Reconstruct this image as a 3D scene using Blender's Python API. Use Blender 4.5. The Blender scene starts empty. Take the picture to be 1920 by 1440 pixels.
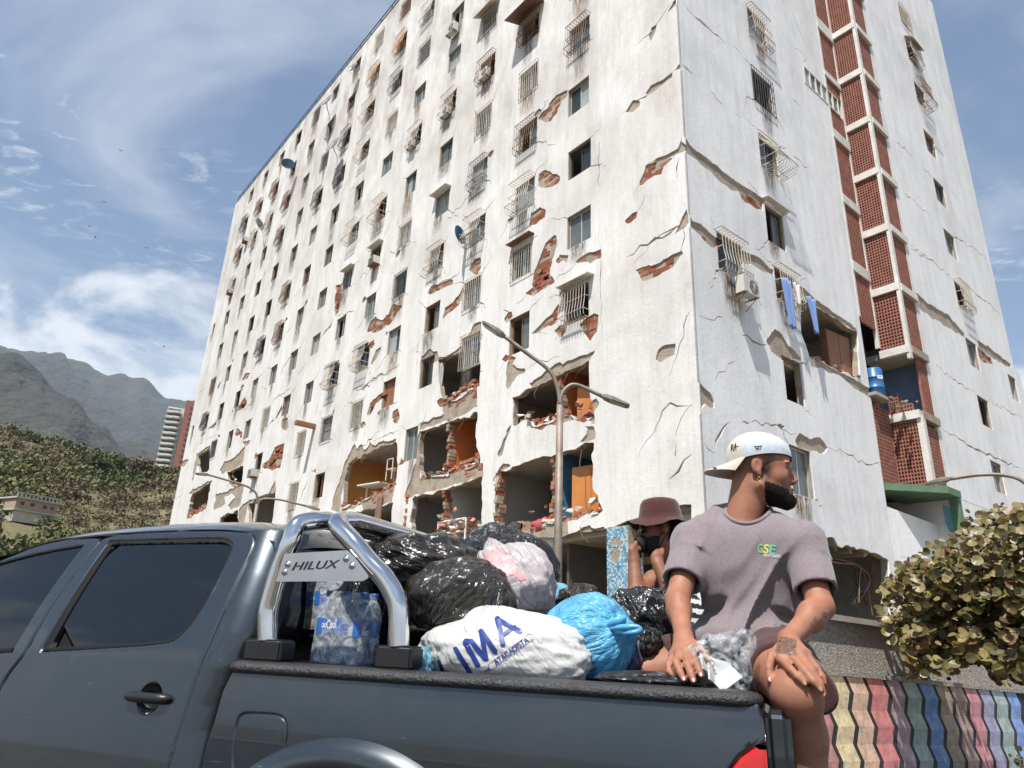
import bpy, bmesh, math, random
import numpy as np
from mathutils import Vector, Matrix, noise
from mathutils.geometry import delaunay_2d_cdt
from mathutils.bvhtree import BVHTree

scene = bpy.context.scene
COL = scene.collection
rad = math.radians

# ------------------------------------------------------------------ camera
FPX, CX, CY = 1302.0, 960.0, 720.0           # focal length in photo pixels (1920 wide)
PITCH, ROLL, CAMZ = math.atan(475 / 1302.0), rad(2.4), 1.48
_F = np.array([0, math.cos(PITCH), math.sin(PITCH)])
_R0 = np.array([1.0, 0, 0]); _U0 = np.cross(_R0, _F)
_R = _R0 * math.cos(ROLL) + _U0 * math.sin(ROLL)
_U = -_R0 * math.sin(ROLL) + _U0 * math.cos(ROLL)
CAM = np.array([0, 0, CAMZ])
cam_data = bpy.data.cameras.new('camera')
cam = bpy.data.objects.new('camera', cam_data)
COL.objects.link(cam)
cam_data.sensor_fit = 'HORIZONTAL'
cam_data.sensor_width = 36.0
cam_data.lens = FPX / 1920 * 36
cam_data.clip_start = 0.05
cam_data.clip_end = 20000
M = Matrix.Identity(4)
for i in range(3):
    M[i][0], M[i][1], M[i][2], M[i][3] = _R[i], _U[i], -_F[i], CAM[i]
cam.matrix_world = M
scene.camera = cam

# ------------------------------------------------------------------ sun and sky
SUN_DIR = Vector((-0.20, -0.40, 0.89)).normalized()      # towards the sun
sun_d = bpy.data.lights.new('sun', 'SUN'); sun_d.energy = 5.0; sun_d.angle = rad(0.53)
sun_d.color = (1.0, 0.955, 0.88)
sun = bpy.data.objects.new('sun', sun_d); COL.objects.link(sun)
sun.rotation_euler = SUN_DIR.to_track_quat('Z', 'Y').to_euler()
scene.view_settings.view_transform = 'Standard'
scene.view_settings.look = 'None'
scene.view_settings.gamma = 1.0
scene.view_settings.use_curve_mapping = False
scene.view_settings.exposure = 0.68
scene.cycles.use_denoising = True
scene.cycles.max_bounces = 7
scene.cycles.diffuse_bounces = 3
scene.cycles.glossy_bounces = 4
scene.cycles.transmission_bounces = 4
scene.cycles.transparent_max_bounces = 8
scene.cycles.volume_bounces = 0
scene.cycles.sample_clamp_indirect = 6.0
scene.cycles.caustics_reflective = False
scene.cycles.caustics_refractive = False

world = bpy.data.worlds.new('World'); scene.world = world; world.use_nodes = True
wn, wl = world.node_tree.nodes, world.node_tree.links
wn.clear()
def N(nt, t, **kw):
    n = nt.nodes.new(t)
    for k, v in kw.items():
        if k in n.inputs.keys(): n.inputs[k].default_value = v
        else: setattr(n, k, v)
    return n
wt = world.node_tree
def wmath(op, a, b=None, c=None):
    n = N(wt, 'ShaderNodeMath', operation=op)
    for i, v in enumerate((a, b, c)):
        if v is None: continue
        if isinstance(v, (int, float)): n.inputs[i].default_value = v
        else: wl.new(v, n.inputs[i])
    return n.outputs[0]
sky = N(wt, 'ShaderNodeTexSky', sky_type='NISHITA', sun_disc=False)
sky.sun_elevation = math.asin(SUN_DIR.z)
sky.sun_rotation = math.atan2(SUN_DIR.x, SUN_DIR.y)
sky.air_density = 1.25; sky.dust_density = 0.4; sky.ozone_density = 3.5
tc = N(wt, 'ShaderNodeTexCoord')
sep = N(wt, 'ShaderNodeSeparateXYZ'); wl.new(tc.outputs['Generated'], sep.inputs[0])
zc = wmath('MAXIMUM', sep.outputs[2], 0.06)
cu = wmath('DIVIDE', sep.outputs[0], zc); cv = wmath('DIVIDE', sep.outputs[1], zc)
cmb = N(wt, 'ShaderNodeCombineXYZ'); wl.new(cu, cmb.inputs[0]); wl.new(cv, cmb.inputs[1])
def wnoise(vec, scale, detail, rough, dist, off=(0, 0, 0), stretch=(1, 1, 1)):
    mp = N(wt, 'ShaderNodeMapping'); mp.inputs['Location'].default_value = off
    mp.inputs['Scale'].default_value = stretch
    wl.new(vec, mp.inputs[0])
    n = N(wt, 'ShaderNodeTexNoise', Scale=scale, Detail=detail, Roughness=rough, Distortion=dist)
    wl.new(mp.outputs[0], n.inputs['Vector'])
    return n.outputs['Fac']
def wstep(x, a, b):
    n = N(wt, 'ShaderNodeMapRange', interpolation_type='SMOOTHSTEP')
    n.inputs['From Min'].default_value = a; n.inputs['From Max'].default_value = b
    wl.new(x, n.inputs['Value']); return n.outputs[0]
plane = cmb.outputs[0]
# soft high veils, a mackerel field, and a cumulus bank low over the horizon
veil = wstep(wnoise(plane, 0.85, 7, 0.55, 0.6, off=(3.35, 0.8, 0)), 0.50, 0.76)
mack_m = wstep(wnoise(plane, 0.9, 3, 0.5, 0.2, off=(7.3, 5.1, 0)), 0.44, 0.62)
mack = wmath('MULTIPLY', wstep(wnoise(plane, 11, 4, 0.6, 0.8, stretch=(1, 1.6, 1)), 0.48, 0.70), mack_m)
low = wnoise(tc.outputs['Generated'], 5.0, 8, 0.58, 0.25, off=(2.45, 0.2, 1.3), stretch=(1, 1, 1.6))
lowcut = wmath('ADD', low, wmath('MULTIPLY', wmath('SUBTRACT', 0.395, sep.outputs[2]), 1.9))
lowc = wstep(lowcut, 0.50, 0.66)
cl = wmath('MAXIMUM', wmath('MAXIMUM', wmath('MULTIPLY', veil, 0.66), wmath('MULTIPLY', mack, 0.45)), wmath('MULTIPLY', lowc, 0.92))
mixc = N(wt, 'ShaderNodeMix', data_type='RGBA')
wl.new(cl, mixc.inputs[0]); wl.new(sky.outputs[0], mixc.inputs[6])
mixc.inputs[7].default_value = (8.4, 8.6, 8.9, 1)
bg = N(wt, 'ShaderNodeBackground', Strength=0.08); wl.new(mixc.outputs[2], bg.inputs[0])
wo = N(wt, 'ShaderNodeOutputWorld'); wl.new(bg.outputs[0], wo.inputs[0])

# ------------------------------------------------------------------ helpers
def ray(x, y):
    return _F + _R * (x - CX) / FPX - _U * (y - CY) / FPX
def hit(x, y, p0, n):
    d = ray(x, y); n = np.asarray(n, float)
    return CAM + d * (((np.asarray(p0, float) - CAM) @ n) / (d @ n))
def at_dist(x, y, dist):                       # point on a pixel's ray at a horizontal distance
    d = ray(x, y); return CAM + d * (dist / math.hypot(d[0], d[1]))

W = {}
def place(o, mw, parent=None):
    COL.objects.link(o)
    if parent is not None:
        o.parent = parent
        o.matrix_parent_inverse = W[parent.name].inverted()
    o.matrix_basis = mw
    W[o.name] = mw.copy()
    return o
def tag(o, label=None, cat=None, group=None, kind=None):
    if label: o['label'] = label
    if cat: o['category'] = cat
    if group: o['group'] = group
    if kind: o['kind'] = kind
    return o
def thing(name, label, cat, loc=(0, 0, 0), group=None):
    o = bpy.data.objects.new(name, None); o.empty_display_size = 0.2
    place(o, Matrix.Translation(Vector(loc)))
    return tag(o, label, cat, group)
def link(name, me, mat=None, parent=None, mw=None, smooth=False):
    if mat is not None and len(me.materials) == 0: me.materials.append(mat)
    o = bpy.data.objects.new(name, me)
    if smooth:
        me.polygons.foreach_set('use_smooth', [True] * len(me.polygons))
    return place(o, mw if mw is not None else Matrix.Identity(4), parent)
def mesh_np(name, V, F):
    me = bpy.data.meshes.new(name)
    me.from_pydata([tuple(map(float, v)) for v in V], [], [tuple(map(int, f)) for f in F])
    me.update(); return me

class MB:
    """collects simple shapes into one mesh"""
    def __init__(s): s.V, s.F, s.mi = [], [], []; s.cur = 0
    def add(s, V, F):
        b = len(s.V); s.V += [tuple(v) for v in V]
        for f in F: s.F.append(tuple(i + b for i in f)); s.mi.append(s.cur)
    def box(s, c, size, rot=None):
        x, y, z = (k / 2 for k in size)
        P = [Vector((a, b, d)) for a in (-x, x) for b in (-y, y) for d in (-z, z)]
        if rot is not None: P = [rot @ p for p in P]
        c = Vector(c)
        s.add([p + c for p in P], [(0, 1, 3, 2), (4, 6, 7, 5), (0, 4, 5, 1), (2, 3, 7, 6), (0, 2, 6, 4), (1, 5, 7, 3)])
    def box2(s, a, b):
        s.box([(p + q) / 2 for p, q in zip(a, b)], [abs(q - p) for p, q in zip(a, b)])
    def tube(s, pts, r, n=6, cap=True, radii=None):
        pts = [Vector(p) for p in pts]; k = len(pts); V = []; F = []
        t0 = (pts[1] - pts[0]).normalized()
        up = Vector((0, 0, 1)) if abs(t0.z) < 0.9 else Vector((1, 0, 0))
        x = t0.cross(up).normalized()
        for i, p in enumerate(pts):
            t = (pts[min(i + 1, k - 1)] - pts[max(i - 1, 0)]).normalized()
            x = (x - t * x.dot(t)).normalized(); y = t.cross(x)
            rr = radii[i] if radii else r
            for j in range(n):
                a = 2 * math.pi * j / n
                V.append(p + (x * math.cos(a) + y * math.sin(a)) * rr)
        for i in range(k - 1):
            for j in range(n):
                a, b = i * n + j, i * n + (j + 1) % n
                F.append((a, b, b + n, a + n))
        if cap:
            F.append(tuple(range(n))[::-1]); F.append(tuple(range((k - 1) * n, k * n)))
        s.add(V, F)
    def lathe(s, prof, n=16, c=(0, 0, 0), M=None):
        V, F = [], []
        for r, z in prof:
            for j in range(n):
                a = 2 * math.pi * j / n
                p = Vector((r * math.cos(a), r * math.sin(a), z))
                V.append((M @ p if M is not None else p) + Vector(c))
        for i in range(len(prof) - 1):
            for j in range(n):
                a, b = i * n + j, i * n + (j + 1) % n
                F.append((a, b, b + n, a + n))
        s.add(V, F)
    def prism(s, poly, a, b):                   # poly in local xz extruded along y from a to b
        n = len(poly)
        s.add([(x, a, z) for x, z in poly] + [(x, b, z) for x, z in poly],
              [tuple(range(n)), tuple(range(2 * n - 1, n - 1, -1))] +
              [(i, i + n, (i + 1) % n + n, (i + 1) % n) for i in range(n)])
    def mesh(s, name='m'):
        me = bpy.data.meshes.new(name); me.from_pydata(s.V, [], s.F)
        bm = bmesh.new(); bm.from_mesh(me)
        for f, m in zip(bm.faces, s.mi): f.material_index = m
        bmesh.ops.recalc_face_normals(bm, faces=bm.faces); bm.to_mesh(me); bm.free()
        me.update(); return me
    def build(s, name, mat=None, parent=None, mw=None, smooth=False):
        me = s.mesh(name)
        for m in (mat if isinstance(mat, (list, tuple)) else [mat]):
            if m is not None: me.materials.append(m)
        return link(name, me, None, parent, mw, smooth)

# --- numpy noise
def _h(ix, iy, iz, seed):
    h = (ix.astype(np.int64) * 374761393 + iy.astype(np.int64) * 668265263 + iz.astype(np.int64) * 2147483647 + seed * 974634777) & 0xffffffff
    h = ((h ^ (h >> 13)) * 1274126177) & 0xffffffff
    h = h ^ (h >> 16)
    return (h & 0xffff) / 32767.5 - 1.0
def vnoise(P, seed=0):
    P = np.asarray(P, float); i = np.floor(P).astype(np.int64); f = P - i
    f = f * f * f * (f * (f * 6 - 15) + 10); r = 0
    for a in (0, 1):
        for b in (0, 1):
            for c in (0, 1):
                w = (f[:, 0] if a else 1 - f[:, 0]) * (f[:, 1] if b else 1 - f[:, 1]) * (f[:, 2] if c else 1 - f[:, 2])
                r = r + w * _h(i[:, 0] + a, i[:, 1] + b, i[:, 2] + c, seed)
    return r
def fbm(P, oct=4, seed=0, gain=0.5):
    P = np.asarray(P, float); r = np.zeros(len(P)); a = 1.0
    for o in range(oct):
        r += a * vnoise(P * (2 ** o) + o * 17.3, seed + o); a *= gain
    return r

# --- materials
MATS = {}
def lin(r, g, b): return tuple(((c / 255) / 12.92 if c / 255 <= 0.04045 else ((c / 255 + 0.055) / 1.055) ** 2.4) for c in (r, g, b)) + (1,)
def mat(name, col, rough=0.7, metal=0.0, var=0.12, vscale=3.0, bump=0.0, bscale=40.0, spec=0.5, coat=0.0, **kw):
    m = bpy.data.materials.new(name); m.use_nodes = True; nt = m.node_tree
    b = nt.nodes['Principled BSDF']
    if len(col) == 3: col = tuple(col) + (1,)
    b.inputs['Roughness'].default_value = rough; b.inputs['Metallic'].default_value = metal
    b.inputs['Specular IOR Level'].default_value = spec
    b.inputs['Coat Weight'].default_value = coat; b.inputs['Coat Roughness'].default_value = 0.04
    tcn = N(nt, 'ShaderNodeTexCoord'); co = tcn.outputs['Object']
    if var > 0:
        n = N(nt, 'ShaderNodeTexNoise', Scale=vscale, Detail=5.0, Roughness=0.6); nt.links.new(co, n.inputs['Vector'])
        mr = N(nt, 'ShaderNodeMapRange'); mr.inputs['From Min'].default_value = 0.3; mr.inputs['From Max'].default_value = 0.7
        mr.inputs['To Min'].default_value = 1 - var; mr.inputs['To Max'].default_value = 1 + var
        nt.links.new(n.outputs['Fac'], mr.inputs['Value'])
        mx = N(nt, 'ShaderNodeVectorMath', operation='SCALE'); mx.inputs[0].default_value = col[:3]
        nt.links.new(mr.outputs[0], mx.inputs['Scale']); nt.links.new(mx.outputs[0], b.inputs['Base Color'])
    else:
        b.inputs['Base Color'].default_value = col
    if bump > 0:
        n2 = N(nt, 'ShaderNodeTexNoise', Scale=bscale, Detail=4.0, Roughness=0.6); nt.links.new(co, n2.inputs['Vector'])
        bp = N(nt, 'ShaderNodeBump', Strength=1.0, Distance=bump); nt.links.new(n2.outputs['Fac'], bp.inputs['Height'])
        nt.links.new(bp.outputs[0], b.inputs['Normal'])
    for k, v in kw.items(): b.inputs[k].default_value = v
    MATS[name] = m
    return m
# ================================================================== ground
def plaster_mat(name, base, warm):
    m = bpy.data.materials.new(name); m.use_nodes = True; nt = m.node_tree; L = nt.links
    b = nt.nodes['Principled BSDF']; b.inputs['Roughness'].default_value = 0.9; b.inputs['Specular IOR Level'].default_value = 0.25
    tcn = N(nt, 'ShaderNodeTexCoord')
    def noi(scale, det, stretch=(1, 1, 1), rough=0.6, dist=0.0):
        mp = N(nt, 'ShaderNodeMapping'); mp.inputs['Scale'].default_value = stretch
        L.new(tcn.outputs['Object'], mp.inputs[0])
        n = N(nt, 'ShaderNodeTexNoise', Scale=scale, Detail=det, Roughness=rough, Distortion=dist); L.new(mp.outputs[0], n.inputs['Vector'])
        return n.outputs['Fac']
    def step(x, a, bb):
        n = N(nt, 'ShaderNodeMapRange'); n.inputs['From Min'].default_value = a; n.inputs['From Max'].default_value = bb
        L.new(x, n.inputs['Value']); return n.outputs[0]
    def mixc(f, a, c, amt=1.0):
        mm = N(nt, 'ShaderNodeMath', operation='MULTIPLY'); L.new(f, mm.inputs[0]); mm.inputs[1].default_value = amt
        x = N(nt, 'ShaderNodeMix', data_type='RGBA'); L.new(mm.outputs[0], x.inputs[0])
        if isinstance(a, tuple): x.inputs[6].default_value = a
        else: L.new(a, x.inputs[6])
        x.inputs[7].default_value = c; return x.outputs[2]
    streak = step(noi(2.2, 8, (1, 1, 0.07), 0.7), 0.45, 0.70)
    fine = step(noi(9, 6, (1, 1, 0.10), 0.75), 0.47, 0.72)
    blot = step(noi(0.22, 6, (1, 1, 1), 0.62, 0.6), 0.46, 0.72)
    dirt = step(noi(1.3, 8, (1, 1, 0.5), 0.7), 0.52, 0.74)
    c = mixc(blot, base, (base[0] * 0.74, base[1] * 0.73, base[2] * 0.715, 1) if warm else (base[0] * 0.80, base[1] * 0.80, base[2] * 0.80, 1), 0.9)
    c = mixc(streak, c, (0.40, 0.35, 0.29, 1) if warm else (0.36, 0.36, 0.36, 1), 0.22)
    c = mixc(fine, c, (0.30, 0.26, 0.21, 1) if warm else (0.40, 0.41, 0.42, 1), 0.2)
    c = mixc(dirt, c, (0.42, 0.33, 0.24, 1) if warm else (0.45, 0.46, 0.48, 1), 0.34)
    # old weathering: the upper storeys have lost more paint
    sx = N(nt, 'ShaderNodeSeparateXYZ'); L.new(tcn.outputs['Object'], sx.inputs[0])
    up = step(sx.outputs[2], 9, 40)
    mu = N(nt, 'ShaderNodeMath', operation='MULTIPLY'); L.new(up, mu.inputs[0]); L.new(step(noi(0.75, 9, (1, 1, 0.4), 0.72), 0.42, 0.62), mu.inputs[1])
    c = mixc(mu.outputs[0], c, (0.34, 0.29, 0.24, 1), 0.68 if warm else 0.22)
    L.new(c, b.inputs['Base Color'])
    h1 = N(nt, 'ShaderNodeMath', operation='ADD'); L.new(noi(1.1, 10, (1, 1, 1), 0.66, .5), h1.inputs[0]); L.new(noi(9, 8, (1,1,1), .75), h1.inputs[1])
    bp = N(nt, 'ShaderNodeBump', Strength=0.55, Distance=0.02); L.new(h1.outputs[0], bp.inputs['Height'])
    L.new(bp.outputs[0], b.inputs['Normal'])
    return m
M_PL = plaster_mat('plaster_white_warm', (0.81, 0.80, 0.785, 1), True)
M_PR = plaster_mat('plaster_white_skylight', (0.87, 0.875, 0.88, 1), False)  # bluer base: skylight on the shaded side put into the colour
M_CONC = mat('old_concrete', (0.36, 0.30, 0.235), 0.92, var=0.25, vscale=2.5, bump=0.02, bscale=14)
M_SLAB = mat('slab_concrete', (0.42, 0.385, 0.33), 0.92, var=0.2, vscale=1.5, bump=0.01, bscale=20)
M_BRICK = mat('clay_brick', (0.31, 0.105, 0.055), 0.88, var=0.3, vscale=2.3, bump=0.008, bscale=30)
M_BRICKD = mat('clay_brick_dusty', (0.40, 0.19, 0.12), 0.92, var=0.25, vscale=2.0, bump=0.008, bscale=30)
M_LATT = mat('lattice_clay', (0.30, 0.125, 0.09), 0.85, var=0.25, vscale=3.0)
M_BEAM = mat('painted_band', (0.66, 0.645, 0.60), 0.85, var=0.16, vscale=1.8, bump=0.012, bscale=15)
M_INT = mat('interior_plaster', (0.55, 0.54, 0.52), 0.9, var=0.08, vscale=0.8)
M_ORANGE = mat('orange_paint', (0.66, 0.19, 0.045), 0.75, var=0.12, vscale=1.2)
M_TAN = mat('ochre_paint', (0.72, 0.34, 0.10), 0.75, var=0.12, vscale=1.2)
M_BLUEW = mat('blue_paint', (0.07, 0.23, 0.36), 0.75, var=0.1)
M_YELLOWW = mat('yellow_paint', (0.42, 0.33, 0.10), 0.8, var=0.15)
M_REDW = mat('red_paint', (0.38, 0.03, 0.03), 0.8)
M_PINKW = mat('pink_paint', (0.5, 0.22, 0.27), 0.8, var=0.2)
M_GREENW = mat('green_paint', (0.115, 0.20, 0.125), 0.8, var=0.2)
M_DKGREEN = mat('dark_green_paint', (0.04, 0.10, 0.08), 0.8)
M_BLUEROOM = mat('dusk_blue_paint', (0.13, 0.20, 0.33), 0.8)
M_IRONW = mat('grille_paint_cream', (0.50, 0.44, 0.37), 0.6, var=0.25, vscale=8)
M_IRONR = mat('grille_rust', (0.20, 0.105, 0.06), 0.75, var=0.3, vscale=8)
M_IRONK = mat('grille_black', (0.055, 0.06, 0.065), 0.5, var=0.1)
M_IRONO = mat('grille_orange', (0.45, 0.22, 0.05), 0.6, var=0.2)
M_FRAME = mat('aluminium_frame', (0.56, 0.56, 0.54), 0.45, metal=0.35, var=0.1)
M_FRAMEB = mat('bronze_frame', (0.10, 0.085, 0.075), 0.5, metal=0.3)
M_FRAMEW = mat('wood_frame', (0.26, 0.13, 0.07), 0.7, var=0.25)
M_WOOD = mat('orange_veneer', (0.55, 0.21, 0.055), 0.5, var=0.12, vscale=1.4)
M_DKWOOD = mat('brown_board', (0.27, 0.12, 0.065), 0.6, var=0.15)
M_WHITE = mat('white_enamel', (0.74, 0.73, 0.70), 0.5, var=0.08)
M_METAL = mat('galvanised_steel', (0.32, 0.31, 0.30), 0.5, metal=0.6, var=0.15)
M_RUBBLE = mat('rubble_mix', (0.45, 0.30, 0.22), 0.95, var=0.4, vscale=6)
def glass_mat(name, col, mixf, rough=0.06):
    m = mat(name, col, rough, var=0.25, vscale=1.2); nt = m.node_tree
    out = nt.nodes['Material Output']; b = nt.nodes['Principled BSDF']
    tr = N(nt, 'ShaderNodeBsdfTransparent'); tr.inputs[0].default_value = (0.85, 0.9, 0.9, 1)
    mx = N(nt, 'ShaderNodeMixShader', Fac=mixf)
    nt.links.new(tr.outputs[0], mx.inputs[1]); nt.links.new(b.outputs[0], mx.inputs[2]); nt.links.new(mx.outputs[0], out.inputs[0])
    return m
M_GLASS = glass_mat('dusty_window_glass', (0.17, 0.19, 0.19), 0.72, 0.18)
M_GLASSD = glass_mat('dark_window_glass', (0.05, 0.06, 0.065), 0.6)
M_GLASSF = glass_mat('frosted_window_glass', (0.36, 0.39, 0.38), 0.9, 0.3)

# ================================================================== building frame of reference
CAZ, CD = rad(16.03), 18.0
P0 = np.array([math.sin(CAZ) * CD, math.cos(CAZ) * CD, 0.0])        # the near corner, on the ground
A1, A2 = rad(-38.78), rad(51.22)
D1 = np.array([math.sin(A1), math.cos(A1), 0.0]); D2 = np.array([math.sin(A2), math.cos(A2), 0.0])
ROOF = 39.9
class Face:
    """a vertical wall plane: u to the right seen from outside, z up, depth inwards"""
    def __init__(s, p0, right, inward): s.p0, s.r, s.i = np.asarray(p0, float), np.asarray(right, float), np.asarray(inward, float)
    def P(s, u, z, d=0.0): return s.p0 + s.r * u + s.i * d + np.array([0, 0, z])
    def px(s, x, y):
        q = hit(x, y, s.p0, s.i) - s.p0
        return (float(q @ s.r), float(q[2]))
    def mat(s, u, z, d=0.0):
        m = Matrix.Identity(4); p = s.P(u, z, d)
        for k in range(3): m[k][0], m[k][1], m[k][2], m[k][3] = s.r[k], s.i[k], (0, 0, 1)[k], p[k]
        return m
FL = Face(P0, -D1, D2)                    # long sunlit face, u runs 0 (corner) to -52
FR = Face(P0, D2, D1)                     # right face, u runs 0 to 12
FW = Face(P0 - D1 * 1.0, D2, D1)          # right wing, one metre proud
FS = Face(P0 + D2 * 12.0, -D1, D2)        # side of the projecting stair shaft
C_R2, C_R4, C_R7 = (700, 0, 2.88), (700, 400, 2.88), (600, 650, 3.2)
C_1B, C_3C, C_RA, C_RB, C_R5 = (310, 700, 4.8), (600, 400, 4.1133), (1250, 0, 2.866), (1250, 450, 2.4), (1500, 900, 2.667)
C_R1, C_R3 = (300, 0, 2.88), (300, 450, 2.618)
def uv(face, crop, pts):
    return [face.px(crop[0] + x / crop[2], crop[1] + y / crop[2]) for x, y in pts]

rng = random.Random(7)
def rag(poly, seg=0.22, amp=0.06, seed=0):
    seg *= .55; amp *= .95
    r = random.Random(seed + len(poly) * 13); out = []
    n = len(poly)
    for i in range(n):
        a, b = Vector(poly[i]), Vector(poly[(i + 1) % n]); d = b - a; l = d.length
        k = max(1, int(l / seg)); nn = Vector((-d.y, d.x)).normalized() if l > 1e-6 else Vector((0, 0))
        for j in range(k):
            p = a + d * (j / k); t_ = np.array([[p.x / .42 + seed, p.y / .42, seed * .37], [p.x / .15, p.y / .15 + seed, seed * .7]])
            nz = vnoise(t_, seed); q = amp * (1.5 * nz[0] + .55 * nz[1] + .35 * r.uniform(-1, 1))
            if j and r.random() < .25: continue
            p = p + nn * q * (1 if j else .5) + d.normalized() * (r.uniform(-0.35, 0.35) * seg if j else 0)
            out.append((p.x, p.y))
    return out
def inside(poly, X, Y):
    c = np.zeros(len(X), bool); n = len(poly)
    for i in range(n):
        x0, y0 = poly[i]; x1, y1 = poly[(i + 1) % n]
        if y0 == y1: continue
        k = ((y0 > Y) != (y1 > Y)) & (X < (x1 - x0) * (Y - y0) / (y1 - y0) + x0)
        c ^= k
    return c
def sheet(face, outer, holes, d0, d1, name, mat_, parent, warp=None):
    """a wall layer between depths d0 (outside) and d1, with polygonal holes"""
    pts, edges = [], []
    for poly in [outer] + holes:
        b = len(pts); n = len(poly)
        pts += [Vector(p) for p in poly]; edges += [(b + i, b + (i + 1) % n) for i in range(n)]
    v, e, f = delaunay_2d_cdt(pts, edges, [], 0, 1e-4)[:3]
    V = np.array([(q.x, q.y) for q in v]); F = np.array([list(t) for t in f])
    Cn = V[F].mean(axis=1); keep = inside(outer, Cn[:, 0], Cn[:, 1])
    for h in holes:
        H = np.array(h); lo, hi = H.min(0), H.max(0)
        idx = np.where(keep & (Cn[:, 0] >= lo[0]) & (Cn[:, 0] <= hi[0]) & (Cn[:, 1] >= lo[1]) & (Cn[:, 1] <= hi[1]))[0]
        if len(idx): keep[idx[inside(h, Cn[idx, 0], Cn[idx, 1])]] = False
    F = F[keep]
    n = len(V)
    P = [face.P(a, b, d0) for a, b in V] + [face.P(a, b, d1) for a, b in V]
    if warp: P = [warp(p) for p in P]
    cnt = {}
    for t in F:
        for i in range(3):
            a, b = int(t[i]), int(t[(i + 1) % 3]); cnt[(a, b)] = 1
    faces = []
    A = V[F[:, 0]]; B = V[F[:, 1]]; Cc = V[F[:, 2]]
    area = (B[:, 0] - A[:, 0]) * (Cc[:, 1] - A[:, 1]) - (B[:, 1] - A[:, 1]) * (Cc[:, 0] - A[:, 0])
    for t, ar in zip(F, area):
        faces.append(tuple(int(k) for k in (t if ar > 0 else t[::-1])))
    for (a, b) in list(cnt):
        if (b, a) not in cnt: faces.append((a, b, b + n, a + n))
    me = mesh_np(name, P, faces)
    bm = bmesh.new(); bm.from_mesh(me)
    bmesh.ops.delete(bm, geom=[q for q in bm.verts if not q.link_faces], context='VERTS')
    bm.to_mesh(me); bm.free()
    return link(name, me, mat_, parent)
def crack(face, crop, pts, w=0.05, seed=0, jit=0.10):
    """a crack polyline -> thin quads in wall coordinates"""
    P = [Vector(p) for p in uv(face, crop, pts)]; r = random.Random(seed)
    Q = []
    for i in range(len(P) - 1):
        d = P[i + 1] - P[i]; k = max(1, int(d.length / 0.25)); nn = Vector((-d.y, d.x)).normalized()
        for j in range(k): Q.append(P[i] + d * (j / k) + (nn * r.uniform(-jit, jit) if (i or j) else Vector((0, 0))))
    Q.append(P[-1]); n = len(Q); out = []
    ww = [w * (0.45 + 0.9 * r.random()) * min(1, 0.25 + 2.2 * min(i, n - 1 - i) / n) for i in range(n)]
    for i in range(n - 1):
        d = (Q[i + 1] - Q[i]); nn = Vector((-d.y, d.x)).normalized(); e = d.normalized() * 0.01
        a, b = Q[i] - e, Q[i + 1] + e
        out.append([tuple(a - nn * ww[i] / 2), tuple(b - nn * ww[i + 1] / 2), tuple(b + nn * ww[i + 1] / 2), tuple(a + nn * ww[i] / 2)])
    return out
def rect(u, z, w, h, rot=0.0):
    c, s = math.cos(rot), math.sin(rot)
    return [(u + x * c - y * s, z + x * s + y * c) for x, y in ((-w / 2, -h / 2), (w / 2, -h / 2), (w / 2, h / 2), (-w / 2, h / 2))]

B = thing('apartment_block', 'tall white earthquake-damaged apartment block with broken walls and exposed red brick', 'building', tuple(P0))

# ---- windows of the long face: 15 columns, rows counted from the roof
COLU = [4.62, 7.65, 10.8, 13.85, 17.1, 20.15, 23.45, 26.7, 30.0, 33.2, 36.55, 40.0, 43.55, 47.1]
def zrow(r, u): return 38.4 - r * (2.91 + 0.0035 * u)
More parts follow.
